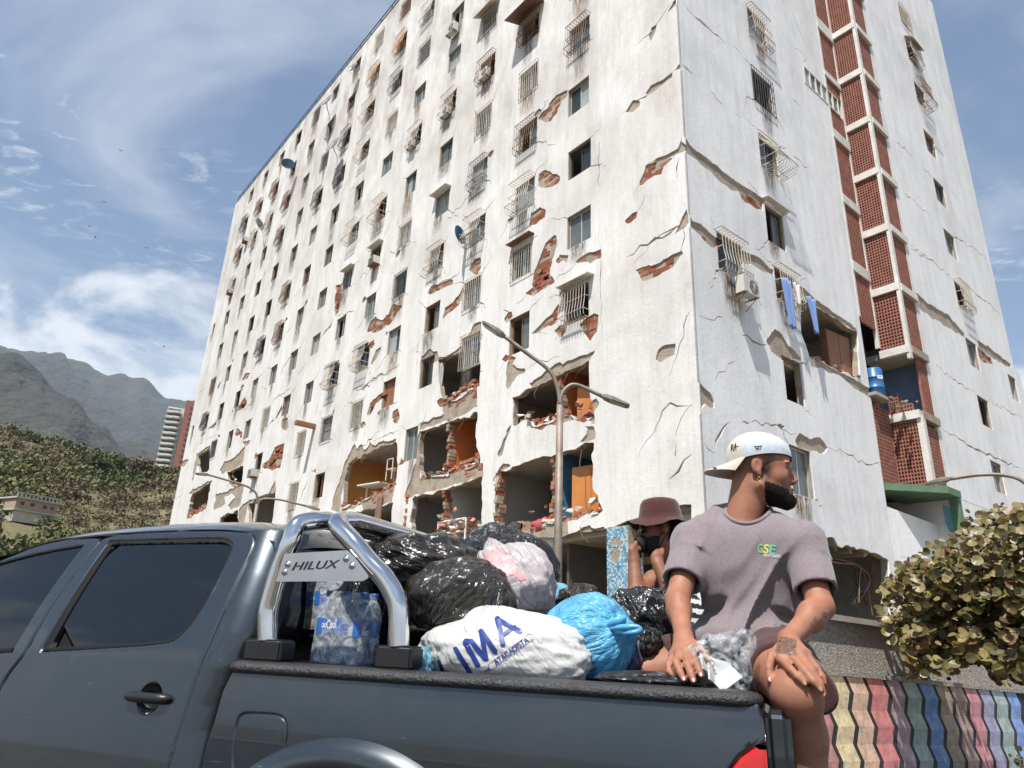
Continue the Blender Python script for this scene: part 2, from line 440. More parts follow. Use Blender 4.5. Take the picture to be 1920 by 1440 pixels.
# kind per window: p plain, d dark/open, b basket grille, f flat grille, and letters for colour
NEAR = {  # (row, col): (pane style, grille style, grille colour)
 (5,0):('p','b','r'),(6,0):('p','',''),(7,0):('o','',''),(8,0):('p','',''),(9,0):('d','b','c'),(4,0):('d','',''),
 (4,1):('d','b','r'),(5,1):('p','f','c'),(6,1):('o','b','r'),(7,1):('p','B','c'),(8,1):('p','f','c'),(9,1):('p','',''),
 (3,2):('p','f','c'),(4,2):('d','b','r'),(5,2):('p','f','c'),(6,2):('p','b','k'),(7,2):('p','B','c'),(8,2):('p','f','c'),
 (2,3):('o','',''),(3,3):('p','',''),(4,3):('d','b','c'),(5,3):('p','',''),(6,3):('p','',''),(7,3):('p','b','c'),(8,3):('o','',''),(9,3):('d','','') ,
 (1,4):('p','b','c'),(2,4):('d','f','k'),(3,4):('p','',''),(4,4):('d','b','c'),(5,4):('p','',''),(6,4):('p','f','c'),(7,4):('d','f','k'),(8,4):('p','',''),
 (0,5):('d','f','r'),(1,5):('d','b','o'),(2,5):('d','b','k'),(3,5):('p','f','c'),(4,5):('p','',''),(5,5):('d','B','c'),(6,5):('d','',''),(7,5):('p','',''),(8,5):('p','B','c'),(9,5):('p','f','c'),
 (0,6):('p','f','c'),(1,6):('p','b','o'),(2,6):('d','B','c'),(3,6):('p','B','c'),(4,6):('o','',''),(5,6):('p','B','c'),(6,6):('p','',''),(7,6):('o','',''),(8,6):('p','B','c'),(9,6):('p','f','k'),(10,6):('d','',''),
 (1,7):('p','',''),(2,7):('d','b','k'),(3,7):('d','b','k'),(4,7):('o','',''),(5,7):('p','',''),(6,7):('p','',''),(7,7):('p','',''),(8,7):('p','',''),(9,7):('p','f','c'),(10,7):('p','f','c'),
 (2,8):('d','f','k'),(3,8):('d','b','k'),(6,8):('p','',''),(7,8):('p','',''),(8,8):('p','',''),(5,9):('d','b','r'),(6,9):('d','b','r'),(7,9):('p','',''),(8,9):('p','f','c'),(9,9):('d','',''),
 (1,11):('d','b','r'),(2,10):('d','b','r'),(3,10):('d','b','r'),(1,12):('d','b','r'),(2,11):('p','b','c'),(1,13):('d','b','k'),(2,12):('p','b','c'),(2,13):('d','b','r'),(3,13):('p','b','c'),
 (6,10):('d','b','k'),(8,10):('p','',''),(7,13):('d','b','k'),(7,12):('d','',''),(8,12):('p','f','k'),
}
SKIP = {(9,1),(9,2),(9,3),(9,4),(10,8),(9,11),(9,12),(9,13),(9,10),(8,13),(10,9),(10,10),(10,11),(10,12),(10,13)}
OPEN_SKIP = {(8,2):0}
wins = []     # (face, u, z, w, h, pane, grille, colour, tilt)
r0 = random.Random(21)
for c, u in enumerate(COLU):
    for r in range(0, 11):
        z = zrow(r, u)
        if (r, c) in SKIP: continue
        if r == 10 and c not in (6, 7): continue
        if r == 9 and c not in (0, 1, 5, 6, 7, 8, 9): continue
        if (r, c) == (9, 8): continue
        k = NEAR.get((r, c))
        if k is None:
            q = r0.random()
            k = ('p' if q < 0.55 else ('o' if q < 0.75 else 'd'), '' if r0.random() < 0.87 else r0.choice('bf'), r0.choice('crk'))
        w = 1.13 + r0.uniform(-0.05, 0.05); h = 1.30 + r0.uniform(-0.05, 0.05)
        tilt = 0.0
        wins.append((FL, -u + r0.uniform(-0.06, 0.06), z + r0.uniform(-0.05, 0.05), w, h, k[0], k[1], k[2], tilt))
# the whole one-window bay by the corner at the lower storeys, and slits near the far end
wins.append((FL, -4.62, 12.05, 1.25, 1.42, 'd', 'b', 'c', 0.0))
wins.append((FL, -7.65, 11.95, 1.15, 1.5, 'o', '', '', 0.02))
wins.append((FL, -13.9, 12.15, 1.05, 1.4, 'o', '', '', 0.0))
wins.append((FL, -10.75, 12.2, 1.15, 1.4, 'p', 'f', 'c', 0.0))
wins.append((FL, -17.1, 11.95, 1.15, 1.35, 'b', '', '', 0.0))
for z in (26.3, 16.8):
    wins.append((FL, -50.7, z, 0.62, 0.9, 'd', '', '', 0.0))
wins.append((FL, -14.65, 9.05, 1.0, 1.45, 'p', '', '', 0.0))
wins.append((FL, -43.4, 13.75, 0.95, 1.35, 'p', '', '', 0.0)); wins.append((FL, -39.8, 13.75, 0.95, 1.3, 'p', '', '', 0.0)); wins.append((FL, -36.5, 13.95, 1.0, 1.3, 'p', '', '', 0.0))
wins.append((FL, -33.3, 11.35, 1.0, 1.15, 'p', '', '', 0.0))
for r in range(-1, 1):
    for c in (0, 1, 2, 3, 4): wins.append((FL, -COLU[c], zrow(r + 1, COLU[c]) if r >= 0 else 38.3, 1.13, 1.3, 'p', '', '', 0.0)) if r >= 0 and (r + 1) not in (1,) else None
seen = set(); w2 = []
for w_ in wins:
    key = (round(w_[1] / 0.9), round(w_[2] / 1.2), id(w_[0]))
    if any(abs(w_[1] - q[1]) < 1.0 and abs(w_[2] - q[2]) < 1.2 and q[0] is w_[0] for q in w2): continue
    w2.append(w_)
wins = w2
# ---- right face and wing
RWIN = [(FR, 5.1, 29.9, 1.25, 1.5, 'p', 'f', 'c'), (FR, 5.1, 26.9, 1.25, 1.5, 'p', '', ''), (FR, 5.12, 24.0, 1.3, 1.5, 'p', 'b', 'c'), (FR, 5.0, 20.9, 1.35, 1.5, 'd', 'f', 'k'), (FR, 4.97, 18.0, 1.2, 1.5, 'p', 'V', 'c'),
        (FR, 4.9, 15.0, 1.15, 1.45, 'o', '', ''), (FR, 2.0, 12.65, 1.35, 1.35, 'p', 'b', 'c'), (FR, 5.15, 12.75, 1.25, 1.25, 'd', 'b', 'c'), (FR, 5.05, 9.45, 1.1, 1.5, 'n', '', ''),
        (FR, 4.95, 6.5, 1.25, 1.5, 'p', '', '')]
for z, k, g, cc in [(34.3,'p','f','c'),(31.7,'p','b','c'),(28.9,'p','B','r'),(25.85,'p','',''),(22.9,'p','',''),(20.0,'p','',''),(17.15,'d','b','c'),(14.3,'p','',''),(11.55,'d','',''),(8.65,'p','','')]:
    RWIN.append((FW, 19.45, z, 1.3, 1.35, k, g, cc))
RWIN.append((FW, 24.6, 14.0, 1.1, 1.3, 'p', '', ''))
for q in RWIN: wins.append(q + (0.0,))
STRIPWIN = [(FR, 10.05, 24.1, 2.9, 0.95)]

# ---- broken-open rooms, traced on the wall planes
OPEN_L = [uv(FL, *a) for a in [
 (C_R7, [(165,695),(300,630),(452,568),(463,650),(458,830),(380,868),(240,935),(128,968),(140,840)]),
 (C_R4, [(345,795),(440,757),(578,682),(574,930),(556,935),(470,985),(440,1012),(372,1005),(350,900)]),
 (C_R7, [(600,505),(800,445),(940,390),(936,600),(962,655),(962,700),(750,772),(602,802),(588,640)]),
 (C_R7, [(552,915),(975,782),(970,1000),(957,1170),(540,1130)]),
 (C_R7, [(1152,302),(1260,248),(1400,190),(1615,82),(1620,290),(1632,420),(1570,440),(1500,405),(1380,452),(1290,480),(1250,440),(1157,472)]),
 (C_R7, [(1065,745),(1250,692),(1638,577),(1635,850),(1690,962),(1675,1000),(1450,1052),(1350,1062),(1230,1100),(1064,1140),(1052,1000)]),
 (C_R7, [(150,1010),(440,935),(425,1090),(400,1150),(140,1150)]),
 (C_1B, [(290,740),(400,668),(395,860),(370,890),(300,897),(282,830)]),
 (C_1B, [(235,1092),(412,972),(385,1130),(368,1210),(280,1270),(190,1312),(212,1200)]),
 (C_1B, [(552,892),(640,852),(700,838),(690,980),(620,1022),(565,1000)]),
 (C_1B, [(495,1292),(658,1228),(650,1380),(480,1380)]),
 (C_1B, [(742,1172),(990,1062),(958,1380),(742,1380)]),
 (C_1B, [(915,830),(975,775),(990,665),(1068,632),(1052,750),(1000,765),(950,850)]),
]]
HOLE_L = [uv(FL, *a) for a in [
 (C_R4, [(870,392),(885,322),(935,302),(945,365),(890,397)]),
 (C_1B, [(650,335),(670,295),(718,225),(725,265),(695,315)]),
 (C_R7, [(290,400),(305,345),(380,275),(375,300),(325,350),(303,395)]),
 (C_3C, [(115,770),(128,565),(150,550),(148,650),(130,760)]),
]]
# patches where the plaster has fallen: b shows brick, c shows concrete
PATCH_L = [(k, uv(FL, *a)) for k, a in [
 ('b', (C_R2, [(890,640),(950,565),(1035,505),(1045,520),(1020,545),(990,620),(960,655),(920,667),(895,650)])),
 ('c', (C_R2, [(945,560),(985,515),(1045,488),(1048,512),(1020,535),(960,575)])),
 ('b', (C_R2, [(895,945),(930,920),(990,935),(1008,970),(960,1012),(900,1022)])),
 ('b', (C_R2, [(838,1228),(850,1150),(900,1115),(932,1140),(925,1175),(880,1212)])),
 ('b', (C_R4, [(820,432),(860,400),(868,310),(930,160),(985,118),(990,170),(962,250),(952,330),(978,372),(920,405),(860,447)])),
 ('b', (C_R4, [(985,262),(1008,215),(1052,225),(1046,262),(1000,275)])),
 ('b', (C_R4, [(1092,262),(1160,213),(1228,193),(1228,242),(1165,278)])),
 ('b', (C_R4, [(1415,305),(1500,285),(1590,240),(1665,198),(1672,215),(1620,290),(1540,332),(1440,362)])),
 ('b', (C_R4, [(852,648),(910,590),(975,520),(1003,485),(1003,545),(988,592),(900,642)])),
 ('b', (C_R4, [(1112,602),(1160,555),(1212,548),(1208,640),(1165,698),(1138,640)])),
 ('b', (C_R4, [(372,572),(385,510),(430,480),(470,430),(482,395),(487,430),(462,502),(420,532)])),
 ('b', (C_R4, [(293,432),(310,398),(420,358),(432,372),(340,420),(300,442)])),
 ('b', (C_R4, [(515,305),(545,248),(578,243),(582,292),(560,335)])),
 ('b', (C_3C, [(362,912),(385,850),(430,788),(475,822),(530,780),(560,698),(632,720),(600,762),(540,852),(480,892),(400,920)])),
 ('b', (C_3C, [(108,792),(120,560),(172,538),(168,650),(142,762)])),
 ('c', (C_3C, [(393,1162),(430,1048),(478,1022),(466,1062),(430,1132),(400,1182)])),
 ('b', (C_R7, [(282,412),(298,338),(388,262),(388,302),(330,352),(302,402)])),
 ('b', (C_R7, [(432,432),(440,388),(468,372),(478,420),(462,462)])),
 ('b', (C_1B, [(636,348),(662,290),(722,205),(733,272),(702,322)])),
 ('b', (C_1B, [(618,562),(640,498),(692,518),(692,592),(650,562)])),
 ('c', (C_1B, [(690,612),(762,598),(752,642),(700,662)])),
 ('c', (C_1B, [(1038,492),(1048,420),(1102,400),(1112,482),(1080,522)])),
 ('b', (C_1B, [(928,472),(990,398),(1052,275),(1050,322),(1005,402),(962,432)])),
 ('b', (C_1B, [(375,505),(440,448),(458,455),(442,492)])),
 ('b', (C_1B, [(452,152),(490,80),(503,72),(482,132)])),
 ('b', (C_1B, [(688,65),(720,0),(765,-5),(742,42)])),
 ('b', (C_1B, [(865,850),(930,780),(985,660),(1072,628),(1055,760),(1035,852),(950,872)])),
 ('c', (C_1B, [(488,872),(530,798),(600,770),(660,720),(720,655),(700,800),(640,852),(552,890),(500,912)])),
 ('c', (C_1B, [(455,1092),(560,1062),(692,985),(705,1030),(675,1182),(575,1232),(560,1190),(620,1120),(590,1080),(530,1110),(540,1170),(500,1210),(428,1232)])),
 ('c', (C_1B, [(212,1082),(240,1048),(425,955),(418,980),(235,1095)])),
 ('c', (C_1B, [(282,722),(405,648),(400,672),(296,742),(285,830),(252,962),(232,985),(245,900)])),
 ('c', (C_1B, [(700,1172),(835,1110),(930,1080),(992,955),(996,1062),(745,1172),(700,1390),(645,1390),(662,1228)])),
 ('c', (C_1B, [(150,850),(140,800),(205,770),(210,790),(165,840)])),
 ('c', (C_R7, [(120,985),(60,985),(150,690),(205,572),(225,612),(250,588),(275,612),(300,568),(330,592),(352,566),(455,548),(455,575),(168,700),(135,860)])),
 ('c', (C_R7, [(130,970),(245,935),(440,828),(450,840),(430,935),(250,1000),(245,950),(110,1010)])),
 ('c', (C_R4, [(478,720),(545,598),(582,588),(582,684),(440,758),(335,802),(250,842),(262,770),(305,730),(342,745),(352,780),(440,740)])),
 ('c', (C_R4, [(360,1062),(440,1010),(562,930),(562,1045),(440,1107),(248,1170),(255,1140),(375,1082)])),
 ('b', (C_R4, [(340,1010),(420,1000),(425,1030),(370,1060),(345,1040)])),
 ('c', (C_R7, [(505,905),(530,840),(590,800),(750,770),(975,698),(980,780),(512,915)])),
 ('c', (C_R7, [(575,560),(600,500),(602,805),(545,850),(525,840),(570,700)])),
 ('c', (C_R7, [(1255,215),(1380,132),(1440,92),(1455,112),(1652,22),(1620,82),(1400,192),(1262,252)])),
 ('b', (C_R7, [(1245,445),(1290,478),(1380,452),(1500,405),(1560,440),(1635,420),(1630,455),(1560,440),(1420,470),(1330,500),(1262,492)])),
 ('c', (C_R7, [(1045,1190),(1050,1130),(1230,1098),(1350,1060),(1485,1048),(1492,1125),(1600,1080),(1702,1078),(1712,1100),(1400,1160)])),
 ('b', (C_R7, [(1640,940),(1690,955),(1700,990),(1670,1010),(1630,1000)])),
 ('c', (C_R7, [(1045,1160),(1052,760),(1100,700),(1145,715),(1100,740),(1068,760),(1062,1140)])),
 ('c', (C_R4, [(715,872),(735,758),(772,782),(752,812),(822,850),(770,882),(718,952)])),
 ('c', (C_R4, [(672,1320),(700,1220),(742,1140),(727,1200),(700,1285)])),
 ('c', (C_R4, [(1102,1242),(1150,1190),(1145,1148),(1192,1148),(1198,1215)])),
 ('c', (C_R4, [(1528,792),(1560,718),(1632,703),(1626,762),(1560,797)])),
 ('c', (C_R4, [(1160,1050),(1200,1005),(1215,1020),(1195,1060),(1195,1130),(1180,1140)])),
 ('b', (C_R2, [(1440,1000),(1470,900),(1560,860),(1620,850),(1570,900),(1555,940),(1500,960),(1450,995)])),
 ('c', (C_R2, [(1462,905),(1530,850),(1640,800),(1665,720),(1690,780),(1690,812),(1620,850),(1560,870)])),
 ('b', (C_R2, [(1360,1200),(1400,1150),(1428,1140),(1420,1175),(1385,1205)])),
 ('c', (C_R2, [(1360,605),(1400,545),(1430,540),(1435,570),(1400,605)])),
 ('c', (C_R2, [(1470,505),(1500,460),(1610,395),(1615,415),(1560,465),(1490,508)])),
 ('c', (C_R2, [(1490,215),(1500,150),(1530,130),(1525,170),(1500,220)])),
 ('c', (C_R2, [(1585,65),(1620,5),(1640,-10),(1642,30),(1600,60)])),
 ('c', (C_R2, [(1630,380),(1655,338),(1668,352),(1668,380)])),
 ('c', (C_R2, [(1620,1270),(1690,1130),(1700,1200),(1680,1230)])),
]]
CRACK_L = [
 (C_R2, [(1420,245),(1490,190),(1560,80),(1610,10)], .06), (C_R2, [(1330,615),(1440,540),(1600,410),(1650,360)], .06),
 (C_R2, [(1400,1060),(1440,990)], .04), (C_R2, [(1225,760),(1215,900),(1225,1010)], .05), (C_R2, [(1650,850),(1640,960)], .07),
 (C_R2, [(1490,1320),(1560,1270),(1680,1220)], .07), (C_R2, [(1400,1430),(1480,1360),(1500,1310)], .04), (C_R2, [(1400,1180),(1470,1050)], .04),
 (C_R4, [(1370,235),(1480,160),(1600,100),(1690,65)], .09), (C_R4, [(1660,200),(1680,130),(1672,70)], .09),
 (C_R4, [(1600,880),(1640,760),(1700,560),(1720,520)], .045), (C_R4, [(1525,1180),(1560,1070),(1600,1040),(1725,1040)], .05),
 (C_R4, [(1630,1200),(1660,1110),(1720,1030)], .06), (C_R4, [(1420,1330),(1440,1270),(1520,1190),(1560,1090)], .035),
 (C_R4, [(1600,1435),(1640,1380),(1720,1300)], .08), (C_R4, [(1630,1310),(1635,1250)], .10),
 (C_R4, [(0,1230),(60,1200),(140,1170)], .05), (C_R4, [(0,905),(60,870),(130,830)], .06), (C_R4, [(1230,650),(1225,380),(1220,80)], .035),
 (C_R4, [(0,800),(20,760),(45,720)], .10), (C_R4, [(700,520),(735,555),(755,570)], .05), (C_R4, [(770,490),(830,440),(860,430)], .05),
 (C_R4, [(975,370),(1100,260)], .05), (C_R4, [(820,850),(940,790),(1010,770)], .045), (C_R4, [(300,370),(340,400),(430,350),(480,300)], .05),
 (C_R4, [(235,900),(240,700),(250,640)], .045), (C_R4, [(580,460),(590,560)], .05), (C_R4, [(860,650),(940,650)], .03),
 (C_3C, [(0,965),(20,930),(80,870),(110,790)], .13), (C_3C, [(120,790),(200,775),(230,752),(270,770),(320,700)], .05),
 (C_3C, [(230,1420),(270,1340),(340,1330),(430,1270),(560,1210),(620,1160)], .08), (C_3C, [(395,1170),(420,1090)], .05),
 (C_3C, [(330,960),(365,915)], .04), (C_3C, [(640,860),(680,820)], .04), (C_3C, [(735,30),(750,0)], .04), (C_3C, [(400,550),(420,460)], .03),
 (C_3C, [(510,990),(545,930)], .04), (C_3C, [(840,620),(870,570),(1000,510),(1060,470)], .06), (C_3C, [(765,960),(760,880)], .04),
 (C_1B, [(935,260),(1000,220),(1140,125)], .05), (C_1B, [(690,340),(800,255)], .05), (C_1B, [(350,600),(480,550)], .04), (C_1B, [(300,640),(350,600)], .06),
 (C_1B, [(1200,1150),(1240,1060),(1280,960),(1300,880)], .10), (C_1B, [(1260,880),(1290,640),(1340,470)], .06), (C_1B, [(1350,380),(1370,280)], .13),
 (C_1B, [(75,1140),(160,1090)], .05), (C_1B, [(275,190),(350,135)], .05), (C_1B, [(200,500),(265,455)], .05), (C_1B, [(870,840),(920,780)], .14),
 (C_1B, [(1070,1380),(1090,1200)], .04), (C_1B, [(930,800),(870,830)], .12), (C_1B, [(515,760),(545,640)], .05), (C_1B, [(660,470),(620,470)], .06),
 (C_R3, [(545,785),(620,745),(650,730)], .05), (C_R3, [(590,660),(620,600),(640,575)], .13), (C_R3, [(800,470),(835,420),(850,370)], .14),
 (C_R3, [(455,635),(480,590),(500,570)], .16), (C_R3, [(620,460),(640,430)], .10), (C_R3, [(500,195),(520,155)], .18), (C_R3, [(475,425),(490,380)], .20),
 (C_R3, [(610,185),(615,130)], .10), (C_R3, [(985,1030),(1050,960),(1080,940)], .06), (C_R3, [(870,870),(930,790)], .04), (C_R3, [(960,740),(1000,730),(1070,680)], .09),
 (C_R3, [(800,890),(780,1060)], .04), (C_R1, [(1100,1100),(1130,1060)], .05), (C_R1, [(1020,1030),(1050,1010)], .05), (C_R1, [(1290,1170),(1270,1230)], .03),
]
CRACK_R = [
 (C_RA, [(85,5),(150,90),(230,160),(320,235)], .10), (C_RA, [(80,345),(140,400)], .08), (C_RA, [(240,490),(300,560)], .10),
 (C_RA, [(360,250),(440,340),(470,360)], .05), (C_RA, [(690,260),(745,300)], .04), (C_RA, [(670,530),(720,580)], .05), (C_RA, [(680,840),(755,900)], .07),
 (C_RA, [(480,690),(520,730)], .05), (C_RA, [(580,775),(640,800)], .05), (C_RA, [(370,610),(405,632)], .05), (C_RA, [(655,30),(745,230),(760,300),(735,370)], .03),
 (C_RA, [(55,990),(60,900),(75,850)], .07), (C_RA, [(930,1030),(960,1060),(1020,1110)], .05),
 (C_RB, [(200,700),(240,600),(300,540),(320,480)], .03), (C_RB, [(145,340),(190,350),(255,348)], .04), (C_RB, [(340,430),(450,470)], .06),
 (C_RB, [(215,945),(240,880),(280,820)], .10), (C_RB, [(165,910),(215,960)], .05), (C_RB, [(270,960),(240,900)], .05), (C_RB, [(380,820),(450,830),(580,870)], .05),
 (C_RB, [(720,930),(800,960),(880,1000),(970,1015)], .05), (C_RB, [(670,560),(680,720),(690,860)], .03), (C_RB, [(1000,1240),(1005,1320)], .03),
 (C_RB, [(60,870),(100,780),(120,720)], .07),
]
CRACK_W = [
 (C_RA, [(1210,740),(1280,800),(1330,850)], .05), (C_RA, [(1280,1040),(1310,1060)], .14), (C_RA, [(1310,1060),(1360,1110),(1415,1160)], .05), (C_RA, [(1380,900),(1430,960)], .05),
 (C_RA, [(1520,1010),(1560,1060)], .05), (C_RA, [(1540,1270),(1605,1305)], .10), (C_RA, [(1605,1305),(1720,1390)], .04), (C_RA, [(1300,1330),(1420,1400)], .06),
 (C_RB, [(1085,10),(1200,100),(1290,180)], .05), (C_RB, [(1190,90),(1210,105)], .16), (C_RB, [(1350,210),(1420,260),(1500,330)], .08), (C_RB, [(1210,560),(1290,630),(1390,690)], .05),
 (C_RB, [(1440,715),(1540,770),(1605,800)], .05), (C_RB, [(1235,845),(1300,880),(1400,950),(1500,985),(1605,1040)], .09), (C_RB, [(1360,1210),(1430,1240)], .05),
]
PATCH_R = [(k, uv(FR, *a)) for k, a in [
 ('c', (C_RA, [(40,805),(85,712),(125,775),(165,815),(250,880),(370,970),(450,1020),(530,1078),(520,1100),(440,1052),(380,1022),(350,1025),(330,1010),(250,940),(150,850),(100,815)])),
 ('b', (C_RA, [(388,1030),(520,1085),(520,1135),(470,1115),(420,1085)])),
 ('c', (C_RA, [(100,1210),(105,1125),(140,1185),(185,1200),(230,1245),(320,1305),(430,1350),(470,1370),(550,1433),(540,1450),(430,1385),(330,1330),(270,1320),(160,1250)])),
 ('b', (C_RA, [(180,1255),(240,1280),(275,1320),(240,1325),(190,1280)])),
 ('c', (C_RB, [(225,8),(300,30),(345,50),(400,70),(482,135),(482,160),(400,120),(345,100),(240,50)])),
 ('c', (C_RB, [(480,150),(560,175),(645,245),(700,290),(850,395),(860,412),(700,318),(610,262),(560,215)])),
 ('c', (C_RB, [(448,455),(485,400),(520,425),(550,480),(605,532),(530,543),(470,500)])),
 ('c', (C_RB, [(638,510),(690,540),(740,572),(870,640),(992,715),(992,752),(920,712),(850,670),(780,612),(730,600),(690,572),(650,570)])),
 ('c', (C_RB, [(578,905),(598,868),(650,892),(690,890),(722,932),(700,962),(590,932)])),
 ('c', (C_RB, [(335,818),(350,812),(376,822),(360,830)])), ('c', (C_RB, [(495,835),(510,826),(532,838),(512,848)])),
 ('c', (C_RB, [(125,640),(150,640),(205,705),(217,752),(172,735),(150,800),(132,790),(128,700)])),
 ('c', (C_RA, [(60,340),(72,335),(82,372),(66,378)])), ('c', (C_RA, [(0,20),(55,-10),(58,20),(20,50)])),
]]
OPEN_R = [uv(FR, *a) for a in [
 (C_RB, [(610,265),(700,318),(857,412),(868,618),(800,596),(740,572),(640,512),(606,405)]),
 (C_R5, [(-900,400),(-900,250),(-600,238),(-300,240),(-20,262),(80,275),(170,292),(190,330),(210,338),(228,318),(300,340),(380,362),(432,392),(444,402),(452,700),(450,1200),(-900,1200)]),
]]
PATCH_W = [(k, uv(FW, *a)) for k, a in [
 ('c', (C_RB, [(1075,228),(1130,240),(1180,290),(1260,330),(1340,420),(1345,440),(1260,390),(1180,340),(1140,310),(1080,262)])),
 ('c', (C_RB, [(1400,455),(1450,480),(1550,560),(1552,580),(1480,540),(1405,480)])),
 ('b', (C_RB, [(1400,480),(1460,530),(1470,560),(1420,550),(1405,520)])),
]]
GROUND_L = [(-8.62, 4.47), (-7.2, 4.55), (-6.1, 4.46), (-3.4, 4.5), (-2.6, 4.62), (-1.8, 4.75), (-0.45, 4.85), (-0.45, 0.3), (-8.62, 0.3)]

def whole(w): return rect(w[1], w[2], w[3], w[4], w[8])
holes_through_L = [whole(w) for w in wins if w[0] is FL] + [rag(p, 0.3, 0.07, i) for i, p in enumerate(OPEN_L + HOLE_L)] + [rag(GROUND_L, 0.4, 0.05, 3)]
holes_through_R = [whole(w) for w in wins if w[0] is FR] + [rect(*q[1:]) for q in STRIPWIN] + [rag(p, 0.3, 0.07, 40 + i) for i, p in enumerate(OPEN_R)]
holes_through_W = [whole(w) for w in wins if w[0] is FW]
cr_L = sum([crack(FL, c[0], c[1], c[2] * 1.0, i) for i, c in enumerate(CRACK_L)], [])
cr_R = sum([crack(FR, c[0], c[1], c[2], 100 + i) for i, c in enumerate(CRACK_R)], [])
cr_W = sum([crack(FW, c[0], c[1], c[2], 200 + i) for i, c in enumerate(CRACK_W)], [])
# shear cracks running out from window corners on the shaken storeys
rq = random.Random(77)
def ucrack(P, w, out):
    for i, (a, b) in enumerate(zip(P[:-1], P[1:])):
        d = Vector(b) - Vector(a)
        if d.length < 1e-4: continue
        k0 = w * (1 - i / len(P)) + .006; k1 = w * (1 - (i + 1) / len(P)) + .006; nn = Vector((-d.y, d.x)).normalized() * .5
        out.append([tuple(Vector(a) - nn * k0), tuple(Vector(b) - nn * k1), tuple(Vector(b) + nn * k1), tuple(Vector(a) + nn * k0)])
XP = []
for w_ in wins:
    if w_[2] > 26 or (w_[0] is FW and rq.random() < .5): continue
    prob = 1.0 if w_[2] < 22 else .5
    for sx in (-1, 1):
        for sz in (-1, 1):
            if rq.random() > .62 * prob: continue
            p = (w_[1] + sx * w_[3] * .5, w_[2] + sz * w_[4] * .5); P = [p]; ang = math.atan2(sz * .8, sx)
            for k in range(rq.randint(3, 7)):
                l = rq.uniform(.10, .26); a = ang + rq.gauss(0, .55); P.append((P[-1][0] + l * math.cos(a), P[-1][1] + l * math.sin(a)))
            ucrack(P, rq.uniform(.02, .06), {id(FL): cr_L, id(FR): cr_R, id(FW): cr_W}[id(w_[0])])
            if rq.random() < .22 and w_[0] is FL and w_[2] < 21:
                q0 = P[1]; rr0 = rq.uniform(.12, .3); XP.append((rq.choice('bbc'), [(q0[0] + rr0 * rq.uniform(.5, 1.5) * math.cos(t), q0[1] + rr0 * rq.uniform(.4, 1.2) * math.sin(t)) for t in np.linspace(0, 5.7, 7)]))
PATCH_L += XP
# hairline cracks along storey lines in the far part, where the plaster has split at the slabs
rr = random.Random(5)
for r in range(5, 10):
    for c in range(2, 13):
        if rr.random() < 0.34:
            u0 = -COLU[c] - rr.uniform(0.6, 1.0); z0 = zrow(r, -u0) + rr.uniform(-0.9, -0.6); n = rr.randint(2, 4)
            P = [(u0, z0)]
            for k in range(n): P.append((P[-1][0] - rr.uniform(0.2, 0.5), P[-1][1] + rr.choice((-1, 1, 1)) * rr.uniform(0.05, 0.35)))
            for a, b in zip(P[:-1], P[1:]):
                d = Vector(b) - Vector(a); nn = Vector((-d.y, d.x)).normalized() * 0.018
                cr_L.append([tuple(Vector(a) - nn), tuple(Vector(b) - nn), tuple(Vector(b) + nn), tuple(Vector(a) + nn)])
pt_L = [rag(p, 0.2, 0.06, 300 + i) for i, (k, p) in enumerate(PATCH_L)]
pt_R = [rag(p, 0.2, 0.05, 400 + i) for i, (k, p) in enumerate(PATCH_R)]
pt_W = [rag(p, 0.25, 0.05, 450 + i) for i, (k, p) in enumerate(PATCH_W)]
OUT_L = [(0.0, 0.0), (0.0, ROOF), (-51.95, ROOF), (-51.95, 0.0)]
OUT_R = [(0.0, 0.0), (10.5, 0.0), (10.5, ROOF), (0.0, ROOF)]
OUT_W = [(13.62, 7.0), (26.2, 7.0), (26.2, 15.2), (25.4, 15.3), (25.4, ROOF), (13.62, ROOF)]
pl = sheet(FL, OUT_L, holes_through_L + cr_L + pt_L, 0.0, 0.045, 'wall', M_PL, B)
tag(pl, 'long sunlit plastered wall pierced by rows of windows')
tag(sheet(FL, [(-0.26, 0), (-0.26, ROOF), (-51.9, ROOF), (-51.9, 0)], holes_through_L, 0.045, 0.26, 'brick_core', M_CONC, B), 'bare masonry showing where the plaster fell')
tag(sheet(FR, [(0.0, 0)] + OUT_R[1:], holes_through_R + cr_R + pt_R, 0.0, 0.045, 'wall', M_PR, B), 'shaded narrow end wall')
sheet(FR, [(0.047, 0), (10.5, 0), (10.5, ROOF), (0.047, ROOF)], holes_through_R, 0.045, 0.26, 'brick_core', M_CONC, B)
tag(sheet(FW, OUT_W, holes_through_W + cr_W + pt_W, 0.0, 0.045, 'wall', M_PR, B), 'white wing wall right of the stair shaft')
sheet(FW, [(13.62, 7.0), (26.2, 7.0), (26.2, 15.2), (25.4, 15.3), (25.4, ROOF), (13.62, ROOF)], holes_through_W, 0.045, 0.26, 'brick_core', M_CONC, B)

